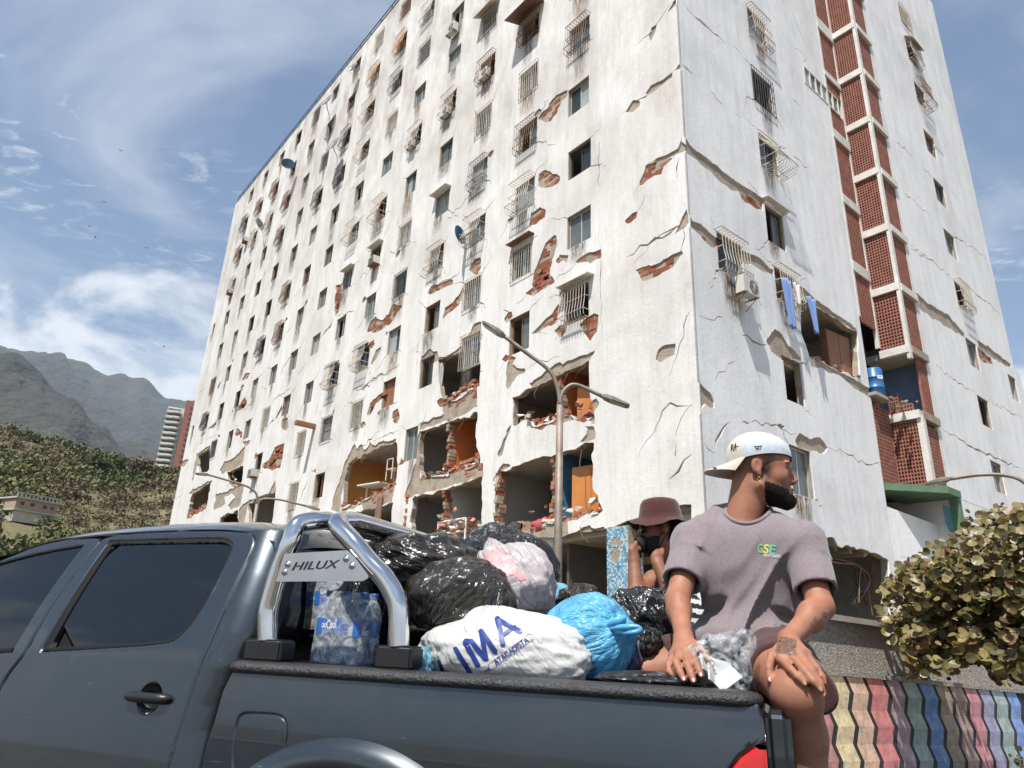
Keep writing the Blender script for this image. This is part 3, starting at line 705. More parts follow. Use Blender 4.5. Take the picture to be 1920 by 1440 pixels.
# ---- bricks showing in the broken patches, each one its own piece
mb = MB(); w, h = 0.30, 0.15
prof = [(0.0, -h/2), (0.0, -h*0.30), (0.012, -h*0.26), (0.012, -h*0.22), (0, -h*0.18), (0, h*0.16), (0.012, h*0.2), (0.012, h*0.24), (0, h*0.28), (0, h/2)]
V = [(-w/2, d, z) for d, z in prof] + [(w/2, d, z) for d, z in prof] + [(-w/2, .1, -h/2), (-w/2, .1, h/2), (w/2, .1, -h/2), (w/2, .1, h/2)]
n = len(prof)
Fc = [(i, i + n, i + 1 + n, i + 1) for i in range(n - 1)] + [(n - 1, 2 * n - 1, 2 * n + 3, 2 * n + 1), (0, 2 * n, 2 * n + 2, n)]
Fc += [tuple(list(range(n)) + [2 * n + 1, 2 * n]), tuple(list(range(2 * n - 1, n - 1, -1)) + [2 * n + 2, 2 * n + 3])]
mb.add(V, Fc); brick_me = mb.mesh('brick'); brick_me.materials.append(M_BRICK)
brick_me2 = brick_me.copy(); brick_me2.materials.clear(); brick_me2.materials.append(M_BRICKD)
brick_list = []
rb = random.Random(11)
for face, patches, rag_p in ((FL, PATCH_L, pt_L), (FR, PATCH_R, pt_R), (FW, PATCH_W, pt_W)):
    for (k, p), rp in zip(patches, rag_p):
        if k != 'b': continue
        A = np.array(rp); lo, hi = A.min(0), A.max(0); row = 0
        z = lo[1]
        while z < hi[1] + .05:
            u = lo[0] - (row % 2) * 0.16
            while u < hi[0] + .1:
                if inside(rp, np.array([u]), np.array([z]))[0] and rb.random() > 0.10:
                    brick_list.append((face, u, z, 0.016 + rb.random() * 0.024, rb.gauss(0, 0.05), rb.gauss(0, 0.06)))
                u += 0.32
            z += 0.165; row += 1
if len(brick_list) > 298: brick_list = rb.sample(brick_list, 298)
for face, u, z, d, ry, rz in brick_list:
    o = bpy.data.objects.new('brick', brick_me if rb.random() < 0.7 else brick_me2)
    place(o, face.mat(u, z, d) @ Matrix.Rotation(ry, 4, 'Y') @ Matrix.Rotation(rz, 4, 'Z'), B)

# ---- window pieces, shared meshes
def frame_mesh(w, h):
    m = MB(); t = 0.045
    m.box((-w/2 + t/2, 0, 0), (t, .07, h)); m.box((w/2 - t/2, 0, 0), (t, .07, h))
    m.box((0, 0, h/2 - t/2), (w - 2*t, .07, t)); m.box((0, 0, -h/2 + t/2), (w - 2*t, .07, t))
    m.box((0.0, 0, 0), (t*0.9, .05, h - 2*t)); return m.mesh('window_frame')
def pane_mesh(w, h): m = MB(); m.box((0, 0, 0), (w, .008, h)); return m.mesh('pane')
WF = {k: frame_mesh(1.13, 1.30) for k in 'awb'}
for k, mm in zip('awb', (M_FRAME, M_FRAMEW, M_FRAMEB)): WF[k].materials.append(mm)
PM = {}
for k, mm in zip('pdf', (M_GLASS, M_GLASSD, M_GLASSF)): PM[k] = pane_mesh(0.50, 1.2); PM[k].materials.append(mm)
def grille_mesh(style):
    m = MB(); w, h, r = 1.22, 1.42, 0.013; nb = 10
    if style == 'f':
        for i in range(nb): x = -w/2 + w*i/(nb-1); m.tube([(x, -0.06, -h/2), (x, -0.06, h/2)], r, 4)
        for z in (-h/2, -h*0.12, h*0.3, h/2): m.tube([(-w/2, -0.06, z), (w/2, -0.06, z)], r, 4)
        for x in (-w/2, w/2):
            for z in (-h/2, h/2): m.tube([(x, 0.0, z), (x, -0.06, z)], r, 4)
    else:
        dpt = {'b': 0.22, 'B': 0.34, 'V': 0.42}[style]; bel = {'b': 0.08, 'B': 0.16, 'V': 0.3}[style]
        top = -dpt if style != 'V' else -0.05
        for i in range(nb):
            x = -w/2 + w*i/(nb-1)
            p = [(x, 0.0, h/2), (x, top, h/2)] if style != 'V' else [(x, 0, h/2)]
            p += [(x, top * .9 - .02, h*0.25), (x, -dpt - bel*0.2, -h*0.05), (x, -dpt - bel, -h*0.30), (x, -dpt - bel*0.6, -h*0.46), (x, -dpt*0.5, -h*0.5), (x, 0, -h*0.46)]
            m.tube(p, r, 4)
        for z, y in ((h/2, top), (h*0.05, -dpt*0.95), (-h*0.30, -dpt - bel), (-h*.48, -dpt*0.7)):
            m.tube([(-w/2, 0, z), (-w/2, y, z), (w/2, y, z), (w/2, 0, z)], r*1.2, 4)
    return m.mesh('grille')
GM = {}
for s in 'fbBV':
    for k, mm in (('c', M_IRONW), ('r', M_IRONR), ('k', M_IRONK), ('o', M_IRONO)):
        g = grille_mesh(s) if (s, 'c') not in GM else GM[(s, 'c')].copy()
        g.materials.clear(); g.materials.append(mm); GM[(s, k)] = g
sill_me = MB(); sill_me.box((0, -0.03, 0), (1.2, 0.10, 0.05)); sill_me = sill_me.mesh('sill'); sill_me.materials.append(M_BEAM)
rw = random.Random(3)
for (face, u, z, w, h, pane, gr, gc, tilt) in wins:
    S = Matrix.Diagonal((w / 1.13 * .985, 1, h / 1.30 * .985, 1))
    fk = 'a' if pane in 'po' and rw.random() < 0.8 else rw.choice('wb')
    base = face.mat(u, z, 0.17) @ Matrix.Rotation(-tilt, 4, 'Y')
    if pane == 'n':
        continue
    f = bpy.data.objects.new('window', WF[fk]); place(f, base @ S, B)
    op = rw.uniform(0.0, 0.5)
    if pane in 'po' or (pane == 'd' and rw.random() < 0.55) or pane == 'b':
        pk = 'p' if pane in 'po' else 'd'
        if pane == 'p' and rw.random() < 0.35: pk = 'f'
        if pane == 'b':
            m = MB(); m.box((0, 0, 0), (1.0, .01, 1.2)); m.build('board', M_DKWOOD, f, base @ Matrix.Translation((0, 0.0, 0)))
        else:
            for sgn in (-1, 1):
                if pane == 'o' and sgn == -1: continue
                if pane == 'd' and sgn == 1: continue
                o = bpy.data.objects.new('pane', PM[pk if rw.random() < 0.8 else rw.choice('pd')])
                place(o, base @ S @ Matrix.Translation((sgn * 0.26, 0.012 * sgn, 0)), f)
    if gr:
        o = bpy.data.objects.new('grille', GM[(gr, gc)]); place(o, face.mat(u, z, 0.0) @ S, f)
for q in STRIPWIN:
    face, u, z, w, h = q
    f = MB(); nw = 6
    for i in range(nw + 1): f.box((-w/2 + w*i/nw, 0, 0), (.07, .08, h))
    f.box((0, 0, h/2 - .03), (w, .082, .06)); f.box((0, 0, -h/2 + .03), (w, .082, .06))
    fo = f.build('window', M_BEAM, B, face.mat(u, z, 0.02))
    for i in range(nw):
        m = MB(); m.box((-w/2 + w*(i + .5)/nw, 0.02, 0), (w/nw - .08, .01, h - .1)); m.build('pane', M_GLASS if i % 3 else M_GLASSF, fo, face.mat(u, z, 0.02))
# rust and water runs below sills
def stain_mat(name, c):
    m = mat(name, c, .95, var=.2, vscale=4); nt = m.node_tree; L = nt.links; tcn = [n for n in nt.nodes if n.type == 'TEX_COORD'][0]
    sx = N(nt, 'ShaderNodeSeparateXYZ'); L.new(tcn.outputs['Generated'], sx.inputs[0]); oi = N(nt, 'ShaderNodeObjectInfo')
    mp = N(nt, 'ShaderNodeMapping'); mp.inputs['Scale'].default_value = (7, 1, .7); L.new(tcn.outputs['Generated'], mp.inputs[0]); L.new(oi.outputs['Random'], mp.inputs['Location'])
    n = N(nt, 'ShaderNodeTexNoise', Scale=2.2, Detail=6.0, Roughness=.7); ad = N(nt, 'ShaderNodeVectorMath', operation='MULTIPLY_ADD'); L.new(oi.outputs['Random'], ad.inputs[0]); ad.inputs[1].default_value = (40, 40, 40); L.new(mp.outputs[0], ad.inputs[2]); L.new(ad.outputs[0], n.inputs['Vector'])
    mr = N(nt, 'ShaderNodeMapRange'); mr.inputs['From Min'].default_value = .36; mr.inputs['From Max'].default_value = .60; L.new(n.outputs['Fac'], mr.inputs['Value'])
    e1 = N(nt, 'ShaderNodeMath', operation='PINGPONG'); L.new(sx.outputs[0], e1.inputs[0]); e1.inputs[1].default_value = .5
    e2 = N(nt, 'ShaderNodeMapRange', interpolation_type='SMOOTHSTEP'); e2.inputs['From Max'].default_value = .3; L.new(e1.outputs[0], e2.inputs['Value'])
    z2 = N(nt, 'ShaderNodeMath', operation='POWER'); L.new(sx.outputs[2], z2.inputs[0]); z2.inputs[1].default_value = .9
    a = N(nt, 'ShaderNodeMath', operation='MULTIPLY'); L.new(mr.outputs[0], a.inputs[0]); L.new(z2.outputs[0], a.inputs[1]); a2 = N(nt, 'ShaderNodeMath', operation='MULTIPLY'); L.new(a.outputs[0], a2.inputs[0]); L.new(e2.outputs[0], a2.inputs[1])
    tr = N(nt, 'ShaderNodeBsdfTransparent'); mx = N(nt, 'ShaderNodeMixShader'); L.new(a2.outputs[0], mx.inputs[0]); L.new(tr.outputs[0], mx.inputs[1]); L.new(nt.nodes['Principled BSDF'].outputs[0], mx.inputs[2]); L.new(mx.outputs[0], nt.nodes['Material Output'].inputs[0]); return m
STM = []
for nm_, c_ in (('rust_run', (.22, .11, .05)), ('soot_run', (.16, .145, .125)), ('soot_run', (.16, .145, .125))):
    m = MB(); m.add([(-.5, 0, 0), (.5, 0, 0), (.5, .0005, -1), (-.5, .0005, -1)], [(0, 3, 2, 1)]); me = m.mesh('water_stain'); me.materials.append(stain_mat(nm_, c_)); STM.append(me)
for w_ in wins:
    if w_[0] is FW or rw.random() > .8: continue
    o = bpy.data.objects.new('water_stain', rw.choice(STM)); place(o, w_[0].mat(w_[1] + rw.uniform(-.25, .25), w_[2] - w_[4] / 2 - .01, -.004) @ Matrix.Diagonal((rw.uniform(.5, 1.3), 1, rw.uniform(.7, 1.7), 1)), B)
# awnings
def awning(face, u, z, w, d, mat_, name='awning', drop=0.35):
    m = MB(); m.add([(-w/2, 0, 0), (w/2, 0, 0), (w/2, -d, -drop), (-w/2, -d, -drop), (-w/2, 0, .03), (w/2, 0, .03), (w/2, -d, -drop + .03), (-w/2, -d, -drop + .03)],
                    [(0, 1, 2, 3), (7, 6, 5, 4), (0, 3, 7, 4), (1, 5, 6, 2), (3, 2, 6, 7)])
    for i in range(7): x = -w/2 + w*i/6; m.box((x, -d/2, -drop/2 + .035), (.025, d, .02), Matrix.Rotation(math.atan2(drop, d), 3, 'X'))
    m.build(name, mat_, B, face.mat(u, z, -0.01))
M_AWN = mat('brown_slat_awning', (0.17, 0.075, 0.05), 0.6); M_AWNB = mat('beige_awning', (0.52, 0.44, 0.35), 0.7)
awning(FL, -7.65, 27.45, 1.7, 0.85, M_AWN); awning(FL, -10.85, 30.4, 1.5, 0.5, M_AWNB); awning(FL, -4.6, 12.85, 1.5, 0.35, M_BEAM, drop=.05)
awning(FL, -23.3, 21.05, 1.3, 0.3, M_BEAM, drop=.02); awning(FL, -20.1, 21.2, 1.3, 0.3, M_BEAM, drop=.02); awning(FL, -13.8, 21.3, 1.35, 0.35, M_BEAM, drop=.03)
awning(FL, -7.65, 15.85, 1.35, 0.3, M_IRONR, drop=.02); awning(FR, 4.9, 15.85, 1.4, 0.25, M_BEAM, drop=.03); awning(FW, 19.4, 32.5, 1.5, 0.4, M_AWNB)
awning(FL, -20.3, 15.35, 1.1, .35, M_IRONK); awning(FL, -23.6, 15.3, 1.1, .35, M_IRONK)

# ---- storey slabs, back walls, partitions inside
def slab_at(face, u0, u1, z0, z1, th, d0, d1, name='floor_slab', m_=M_SLAB, parent=B):
    m = MB(); P = [face.P(u, zz + t, d) for d in (d0, d1) for u, zz in ((u0, z0), (u1, z1)) for t in (0, -th)]
    m.add(P, [(0, 1, 3, 2), (4, 6, 7, 5), (0, 4, 5, 1), (2, 3, 7, 6), (0, 2, 6, 4), (1, 5, 7, 3)])
    return m.build(name, m_, parent)
for r in range(1, 13):
    if r == 12: slab_at(FL, -51.6, -0.3, zrow(r - 1, 51.6) - 1.60, zrow(r - 1, 0.3) - 1.60, 0.3, 0.262, 6.5)
    else: slab_at(FL, -51.6, -0.3, zrow(r - 1, 51.6) - 1.60, zrow(r - 1, 0.3) - 1.60, 0.3, 0.262, 6.5)
slab_at(FL, -51.9, -0.02, ROOF + .02, ROOF + .02, 0.3, 0.3, 14.0, 'roof_slab')
m = MB(); P = [FL.P(u, z, d) for d in (6.5, 6.7) for u in (-51.9, -6.5) for z in (0.2, ROOF - .3)]
m.add(P, [(0, 1, 3, 2), (4, 6, 7, 5), (0, 4, 5, 1), (2, 3, 7, 6), (0, 2, 6, 4), (1, 5, 7, 3)]); m.build('inner_wall', M_INT, B)
m = MB(); P = [FR.P(u, z, d) for d in (5.5, 5.7) for u in (6.8, 25.0) for z in (0.2, ROOF - .3)]
m.add(P, [(0, 1, 3, 2), (4, 6, 7, 5), (0, 4, 5, 1), (2, 3, 7, 6), (0, 2, 6, 4), (1, 5, 7, 3)]); m.build('inner_wall', M_INT, B)
for zz in (39.2, 36, 33, 30, 27.0, 24.8 - 2.2, 19.6, 16.6, 13.4, 10.9, 8.0, 5.0):
    slab_at(FW, 13.7, 25.2, zz, zz, .25, 0.3, 6.0)
def iwall(face, u, d0, d1, z0, z1, m_, th=0.12, name='partition_wall'):
    m = MB(); P = [face.P(u + s, z, d) for d in (d0, d1) for s in (-th/2, th/2) for z in (z0, z1)]
    m.add(P, [(0, 1, 3, 2), (4, 6, 7, 5), (0, 4, 5, 1), (2, 3, 7, 6), (0, 2, 6, 4), (1, 5, 7, 3)]); return m.build(name, m_, B)
def bwall(face, u0, u1, d, z0, z1, m_, th=0.1, name='room_wall'):
    m = MB(); P = [face.P(u, z, dd) for dd in (d, d + th) for u in (u0, u1) for z in (z0, z1)]
    m.add(P, [(0, 1, 3, 2), (4, 6, 7, 5), (0, 4, 5, 1), (2, 3, 7, 6), (0, 2, 6, 4), (1, 5, 7, 3)]); return m.build(name, m_, B)
for u in (9.25, 15.5, 21.8, 28.35, 34.9, 41.8, 48.8):
    iwall(FL, -u, 0.27, 6.5, 0.3, ROOF - .4, M_INT)
# end wall far left and back
m = MB(); P = [FL.P(u, z, d) for d in (0.262, 14.0) for u in (-51.9, -51.7) for z in (0.0, ROOF)]
m.add(P, [(0, 1, 3, 2), (4, 6, 7, 5), (0, 4, 5, 1), (2, 3, 7, 6), (0, 2, 6, 4), (1, 5, 7, 3)]); m.build('end_wall', M_PL, B)
m = MB(); P = [FW.P(u, z, d) for d in (0.262, 15.0) for u in (25.1, 25.39) for z in (7.0, ROOF)]
m.add(P, [(0, 1, 3, 2), (4, 6, 7, 5), (0, 4, 5, 1), (2, 3, 7, 6), (0, 2, 6, 4), (1, 5, 7, 3)]); m.build('end_wall', M_PR, B)
m = MB(); P = [FW.P(u, z, d) for d in (0.0, 10.0) for u in (13.6, 25.6) for z in (1.0, 6.98)]
m.add(P, [(0, 1, 3, 2), (4, 6, 7, 5), (0, 4, 5, 1), (2, 3, 7, 6), (0, 2, 6, 4), (1, 5, 7, 3)]); m.build('plinth_wall', M_PR, B)

# ---- the rooms you can look into
zf = lambda r, u: zrow(r, u) - 1.60          # floor level of row r
# right bay
bwall(FL, -8.6, -3.4, 3.2, zf(10, 6), zf(9, 6) - .3, M_INT); iwall(FL, -5.55, 0.3, 3.2, zf(10, 6), zf(9, 6) - .3, M_ORANGE)
iwall(FL, -3.55, 0.3, 3.2, zf(10, 6), zf(9, 6) - .3, M_ORANGE)
bwall(FL, -5.5, -3.6, 2.1, zf(10, 6), zf(9, 6) - .3, M_ORANGE)
bwall(FL, -8.6, -3.4, 3.4, zf(11, 6), zf(10, 6) - .3, M_INT); iwall(FL, -5.75, 0.3, 3.4, zf(11, 6), zf(10, 6) - .3, M_BLUEW)
iwall(FL, -3.55, 0.3, 3.4, zf(11, 6), zf(10, 6) - .3, M_BLUEW); bwall(FL, -5.7, -3.6, 2.6, zf(11, 6), zf(10, 6) - .3, M_BLUEW)
# middle bay
bwall(FL, -15.4, -9.3, 3.4, zf(10, 12), zf(9, 12) - .3, M_INT); iwall(FL, -11.95, 0.3, 3.4, zf(10, 12), zf(9, 12) - .3, M_ORANGE)
bwall(FL, -11.9, -9.35, 2.0, zf(10, 12), zf(9, 12) - .3, M_ORANGE)
bwall(FL, -15.4, -9.3, 3.4, zf(11, 12), zf(10, 12) - .3, M_INT); iwall(FL, -11.9, 0.3, 3.4, zf(11, 12), zf(10, 12) - .3, M_INT)
bwall(FL, -15.4, -9.3, 3.6, 1.0, zf(11, 12) - .3, M_YELLOWW); iwall(FL, -10.6, 2.2, 3.6, 1.0, zf(11, 12) - .3, M_INT)
iwall(FL, -9.45, 0.3, 3.4, zf(11, 12), zf(10, 12) - .3, M_INT)
# third bay
bwall(FL, -21.7, -15.6, 2.4, zf(10, 18), zf(9, 18) - .3, M_TAN); iwall(FL, -21.3, 0.3, 3.4, zf(10, 18), zf(9, 18) - .3, M_TAN)
iwall(FL, -15.7, 0.3, 2.4, zf(10, 18), zf(9, 18) - .3, M_TAN)
bwall(FL, -21.7, -15.6, 3.4, zf(11, 18), zf(10, 18) - .3, M_INT)
# far bays
bwall(FL, -48.6, -42, 2.4, zf(8, 45), zf(7, 45) - .3, M_INT); bwall(FL, -51, -42, 2.2, zf(9, 45), zf(8, 45) - .3, M_TAN)
bwall(FL, -51, -42, 2.2, zf(10, 45), zf(9, 45) - .3, M_TAN); bwall(FL, -41.7, -35, 2.4, zf(10, 38), zf(9, 38) - .3, M_REDW); bwall(FL, -34.8, -28.4, 2.4, zf(10, 31), zf(9, 31) - .3, M_INT)
bwall(FL, -41.7, -35, 2.6, zf(9, 38), zf(8, 38) - .3, M_INT)
m = MB(); m.box((-33.0, 2.3, 7.3), (1.3, .05, 1.4)); m.build('hanging_panel', M_PINKW, B, FL.mat(0, 0, 0))
# right face balcony room
bwall(FR, 5.8, 10.5, 3.0, zf(9, 0) , zf(8, 0) - .3, M_INT); iwall(FR, 10.45, 0.3, 3.0, 10.6, 13.2, M_INT)
slab_at(FR, 0.3, 10.45, 13.25, 13.25, .22, 0.262, 5.5); slab_at(FR, 0.3, 10.45, 10.35, 10.35, .3, 0.262, 5.5); slab_at(FR, 0.3, 10.45, 16.1, 16.1, .3, 0.262, 5.5)
for zz in (19.0, 22.0, 25.0, 28, 31, 34, 37): slab_at(FR, 0.3, 10.45, zz, zz, .25, 0.262, 5.5)
slab_at(FR, 0.3, 10.45, 7.6, 7.6, .3, 0.262, 5.5)
# ---- ground storey: slab with joists, tiled column, corner columns
slab_at(FL, -15.4, -0.3, 4.86, 4.86, 0.2, 0.262, 9.5)
slab_at(FR, 0.3, 11.6, 4.87, 4.87, 0.2, 0.262, 1.4, 'floor_slab')
for i in range(15):
    m = MB(); m.box((-8.3 + i * 0.56, 3.2, 4.56), (0.11, 5.6, 0.2)); m.build('joist', M_SLAB, B, FL.mat(0, 0, 0))
for i in range(9):
    m = MB(); m.box((1.4 + i * 0.95, 0.9, 4.54), (0.12, 1.2, 0.22)); m.build('joist', M_SLAB, B, FR.mat(0, 0, 0))
# blue mosaic column: real little tiles on the two visible sides
tc_ = MB(); tc_.box((-2.95, 0.30, 2.4), (0.78, 0.6, 4.25)); colo = tc_.build('tiled_column', M_CONC, B, FL.mat(0, 0, 0))
M_TILE = []
for i, c in enumerate([(0.16, 0.36, 0.50), (0.28, 0.47, 0.58), (0.55, 0.62, 0.64), (0.08, 0.24, 0.42)]): M_TILE.append(mat('mosaic_%s' % 'abcd'[i], c, 0.35, var=0.1))
rt = random.Random(9); m = MB(); ts = 0.055
for side in (0, 1):
    for i in range(14 if side == 0 else 10):
        for j in range(76):
            u = -3.33 + i * ts; z = 0.35 + j * ts
            nz = vnoise(np.array([[u * 2.3, z * 1.6, side * 7.0]]), 5)[0]
            if z > 4.0 and nz < 0.30: continue
            if nz < -0.42: continue
            m.cur = rt.choices((0, 1, 2, 3), (3, 3, 4, 2))[0]
            if side == 0: m.box((u, -0.006, z), (ts * .9, 0.012, ts * .9))
            else: m.box((-2.553, 0.03 + i * ts, z), (0.012, ts * .9, ts * .9))
tl = m.build('mosaic_tiles', M_TILE, colo, FL.mat(0, 0, 0)); tl['kind'] = 'stuff'
for face, u, d in ((FL, -0.7, 0.6), (FL, -8.9, 0.35), (FR, 6.0, 0.7), (FR, 10.9, 0.6), (FL, -5.8, 3.6)):
    m = MB(); m.box((u, d, 2.3), (0.5, 0.5, 4.75)); m.build('column', M_SLAB, B, face.mat(0, 0, 0))
m = MB(); m.box((-6.2, 0.35, 3.85), (0.75, 0.3, 1.3)); m.build('column', M_BEAM, B, FL.mat(0, 0, 0))
for i in range(8):
    o = bpy.data.objects.new('brick', brick_me); place(o, FL.mat(-6.95 + 0.16 * (i % 2), 3.4 + 0.16 * i, 0.1), B)
# back walls deep in the ground storey, their dimness put into the colour
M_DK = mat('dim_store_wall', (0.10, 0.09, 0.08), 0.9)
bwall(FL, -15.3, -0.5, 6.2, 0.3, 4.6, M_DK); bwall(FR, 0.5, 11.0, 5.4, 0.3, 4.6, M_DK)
m = MB(); m.box((-5.0, 3.0, 3.95), (3.6, .18, .22)); m.build('yellow_beam', mat('yellow_steel', (0.45, 0.36, 0.10), 0.7), B, FL.mat(0, 0, 0))
# yellow pipes hanging at the column
for k, u in enumerate((-6.5, -6.3)):
    m = MB(); m.tube([(u, 0.02, 4.2), (u, -0.06, 4.15), (u - .02, -0.08, 3.6), (u, -0.05, 3.3)], 0.075, 8)
    m.build('drain_pipe', mat('cream_pipe', (0.62, 0.53, 0.25), 0.5), B, FL.mat(0, 0, 0), True)
# ---- lattice-brick stair shaft
def lattice(face, u0, u1, z0, z1, d, nu, nz, name='lattice_panel', bar=0.36, skip=None):
    m = MB(); du, dz = (u1 - u0) / nu, (z1 - z0) / nz
    for i in range(nu + 1):
        u = u0 + i * du; m.box((u, d + .05, (z0 + z1) / 2), (du * bar, 0.10, z1 - z0))
    for j in range(nz + 1):
        z = z0 + j * dz; m.box(((u0 + u1) / 2, d + .052, z), (u1 - u0, 0.098, dz * bar))
    o = m.build(name, M_LATT, B, face.mat(0, 0, 0)); o['kind'] = 'stuff'; return o
SL = [40.0, 36.7, 34.0, 31.2, 28.42, 25.75, 23.1, 20.45, 17.7, 15.0]
for a, b in zip(SL[1:], SL[:-1]):
    lattice(FS, 0.03, 0.95, a + .15, b - .15, 0.0, 9, 19)
    lattice(FW, 12.16, 13.5, a + .16, b - .16, 0.02, 10, 19)
SLOW = [15.0, 12.35, 9.75, 7.05]
lattice(FS, 0.02, 0.90, 12.5, 14.85, 0.0, 8, 17); lattice(FW, 12.2, 13.45, 12.5, 14.7, 0.02, 9, 16)
lattice(FW, 12.75, 13.5, 9.95, 12.2, 0.02, 6, 17)
lattice(FS, -0.05, 0.9, 7.2, 9.55, 0.0, 9, 17); lattice(FW, 12.5, 13.5, 7.2, 9.4, 0.02, 8, 16)
lattice(FS, 0.0, 0.32, 9.9, 10.55, 0.0, 4, 5); lattice(FS, 0.3, 0.8, 9.9, 10.2, 0.0, 5, 2)
lattice(FR, 10.55, 12.0, 12.5, 13.3, 0.6, 12, 6)
# left strip set flush in the end wall
LS = [(40.0, 34.9), (34.6, 31.6), (31.2, 28.72), (28.05, 25.62), (25.3, 24.65), (23.6, 22.42), (21.95, 19.1), (18.7, 16.0), (15.55, 13.45), (10.0, 7.0)]
for b, a in LS: lattice(FR, 10.62, 11.88, a, b, 0.02, 9, max(3, int((b - a) / 0.145)))
last = ROOF
for (b, a), (b2, a2) in zip(LS[:-1], LS[1:]):
    if a - b2 > 0.1 and b2 > 11 and not (a < 24.7 and a > 24.6):
        m = MB(); m.box((11.25, 0.02, (a + b2) / 2), (1.5, 0.14, a - b2)); m.build('floor_band', M_BEAM, B, FR.mat(0, 0, 0))
m = MB(); m.box((10.56, 0.1, 27.0), (0.12, 0.24, 26.9)); m.build('column', M_BEAM, B, FR.mat(0, 0, 0))
m = MB(); m.box((11.95, 0.06, 26.3), (0.09, 0.16, 27.3)); m.build('column', M_BEAM, B, FR.mat(0, 0, 0))
m = MB(); m.box((12.03, -1.0, 26.0), (0.2, 0.13, 28.1)); m.box((12.1, -0.98, 8.4), (0.24, 0.22, 2.6)); m.build('column', M_BEAM, B, FR.mat(0, 0, 0))
m = MB(); m.box((13.56, 0.06, 23.4), (0.12, 0.12, 33)); m.build('column', M_BEAM, B, FW.mat(0, 0, 0))
for z in SL[1:] + [12.35, 9.75]:
    m = MB(); m.box((12.0, -0.5, z), (0.20, 1.06, 0.31)); m.build('floor_band', M_BEAM, B, FR.mat(0, 0, 0))
    m = MB(); m.box((12.86, -1.0, z), (1.5, 0.20, 0.30)); m.build('floor_band', M_BEAM if z > 13 else M_CONC, B, FR.mat(0, 0, 0))
    m = MB(); m.box((12.83, -0.1, z), (1.45, 1.55, 0.24)); m.build('landing', M_SLAB, B, FR.mat(0, 0, 0))
# shaft back wall, its shade put into the colour, and the blue landing room
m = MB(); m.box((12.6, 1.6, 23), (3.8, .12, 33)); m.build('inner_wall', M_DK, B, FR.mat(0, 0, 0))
bwall(FR, 10.6, 13.6, 1.35, 9.9, 12.2, M_BLUEROOM); iwall(FR, 13.5, -0.9, 1.4, 9.9, 12.2, M_BLUEROOM)
m = MB(); m.box((13.1, 1.28, 10.85), (.75, .06, 1.9)); m.build('door', M_DKWOOD, B, FR.mat(0, 0, 0))
# green canopy slab and parapet at the foot
m = MB(); m.add([(10.6, -0.05, 6.85), (12.4, -1.35, 6.85), (13.6, -1.35, 6.85), (13.6, .6, 6.85), (10.6, .6, 6.85), (10.6, -0.05, 7.1), (12.4, -1.35, 7.1), (13.6, -1.35, 7.1), (13.6, .6, 7.1), (10.6, .6, 7.1)],
    [(0, 1, 2, 3, 4), (9, 8, 7, 6, 5), (0, 5, 6, 1), (1, 6, 7, 2), (2, 7, 8, 3), (3, 8, 9, 4), (4, 9, 5, 0)])
m.build('canopy_slab', M_GREENW, B, FR.mat(0, 0, 0))
bwall(FR, 10.6, 13.55, 1.2, 4.9, 6.85, M_DKGREEN); 
m = MB(); m.box((13.5, -1.15, 6.2), (.3, .3, 1.3)); m.build('column', M_GREENW, B, FR.mat(0, 0, 0))
m = MB()
for i in range(12): m.tube([(12.7 + i * .07, -1.0, 5.6), (12.7 + i * .07, -1.0, 6.5)], .012, 4)
m.tube([(12.65, -1.0, 6.5), (13.55, -1.0, 6.5)], .02, 4); m.build('railing', mat('teal_iron', (0.08, 0.22, 0.27), 0.5), B, FR.mat(0, 0, 0))
pa = FR.P(*FR.px(1664, 950), 0.0); FPQ = Face(P0 - D1 * 1.12, D2, D1); pb_ = FPQ.P(*FPQ.px(1885, 1032)); ax_ = pb_ - pa; ax_[2] = 0; lx_ = np.linalg.norm(ax_); ax_ /= lx_
FPAR = Face(np.array([pa[0], pa[1], 0]), ax_, np.array([-ax_[1], ax_[0], 0.0]))
sheet(FPAR, [(0, 3.0), (lx_, 3.0), (lx_, pb_[2]), (0, pa[2])], [], 0.0, 0.22, 'parapet', M_PR, B)
# roof railing
m = MB()
for h in (0.35, 0.75): m.tube([(-51.9, 0.1, ROOF + h), (0, 0.1, ROOF + h)], 0.035, 5)
for i in range(36): m.tube([(-51.8 + i * 1.47, 0.1, ROOF - .02), (-51.8 + i * 1.47, 0.1, ROOF + .75)], 0.03, 5)
m.build('roof_railing', M_IRONK, B, FL.mat(0, 0, 0))
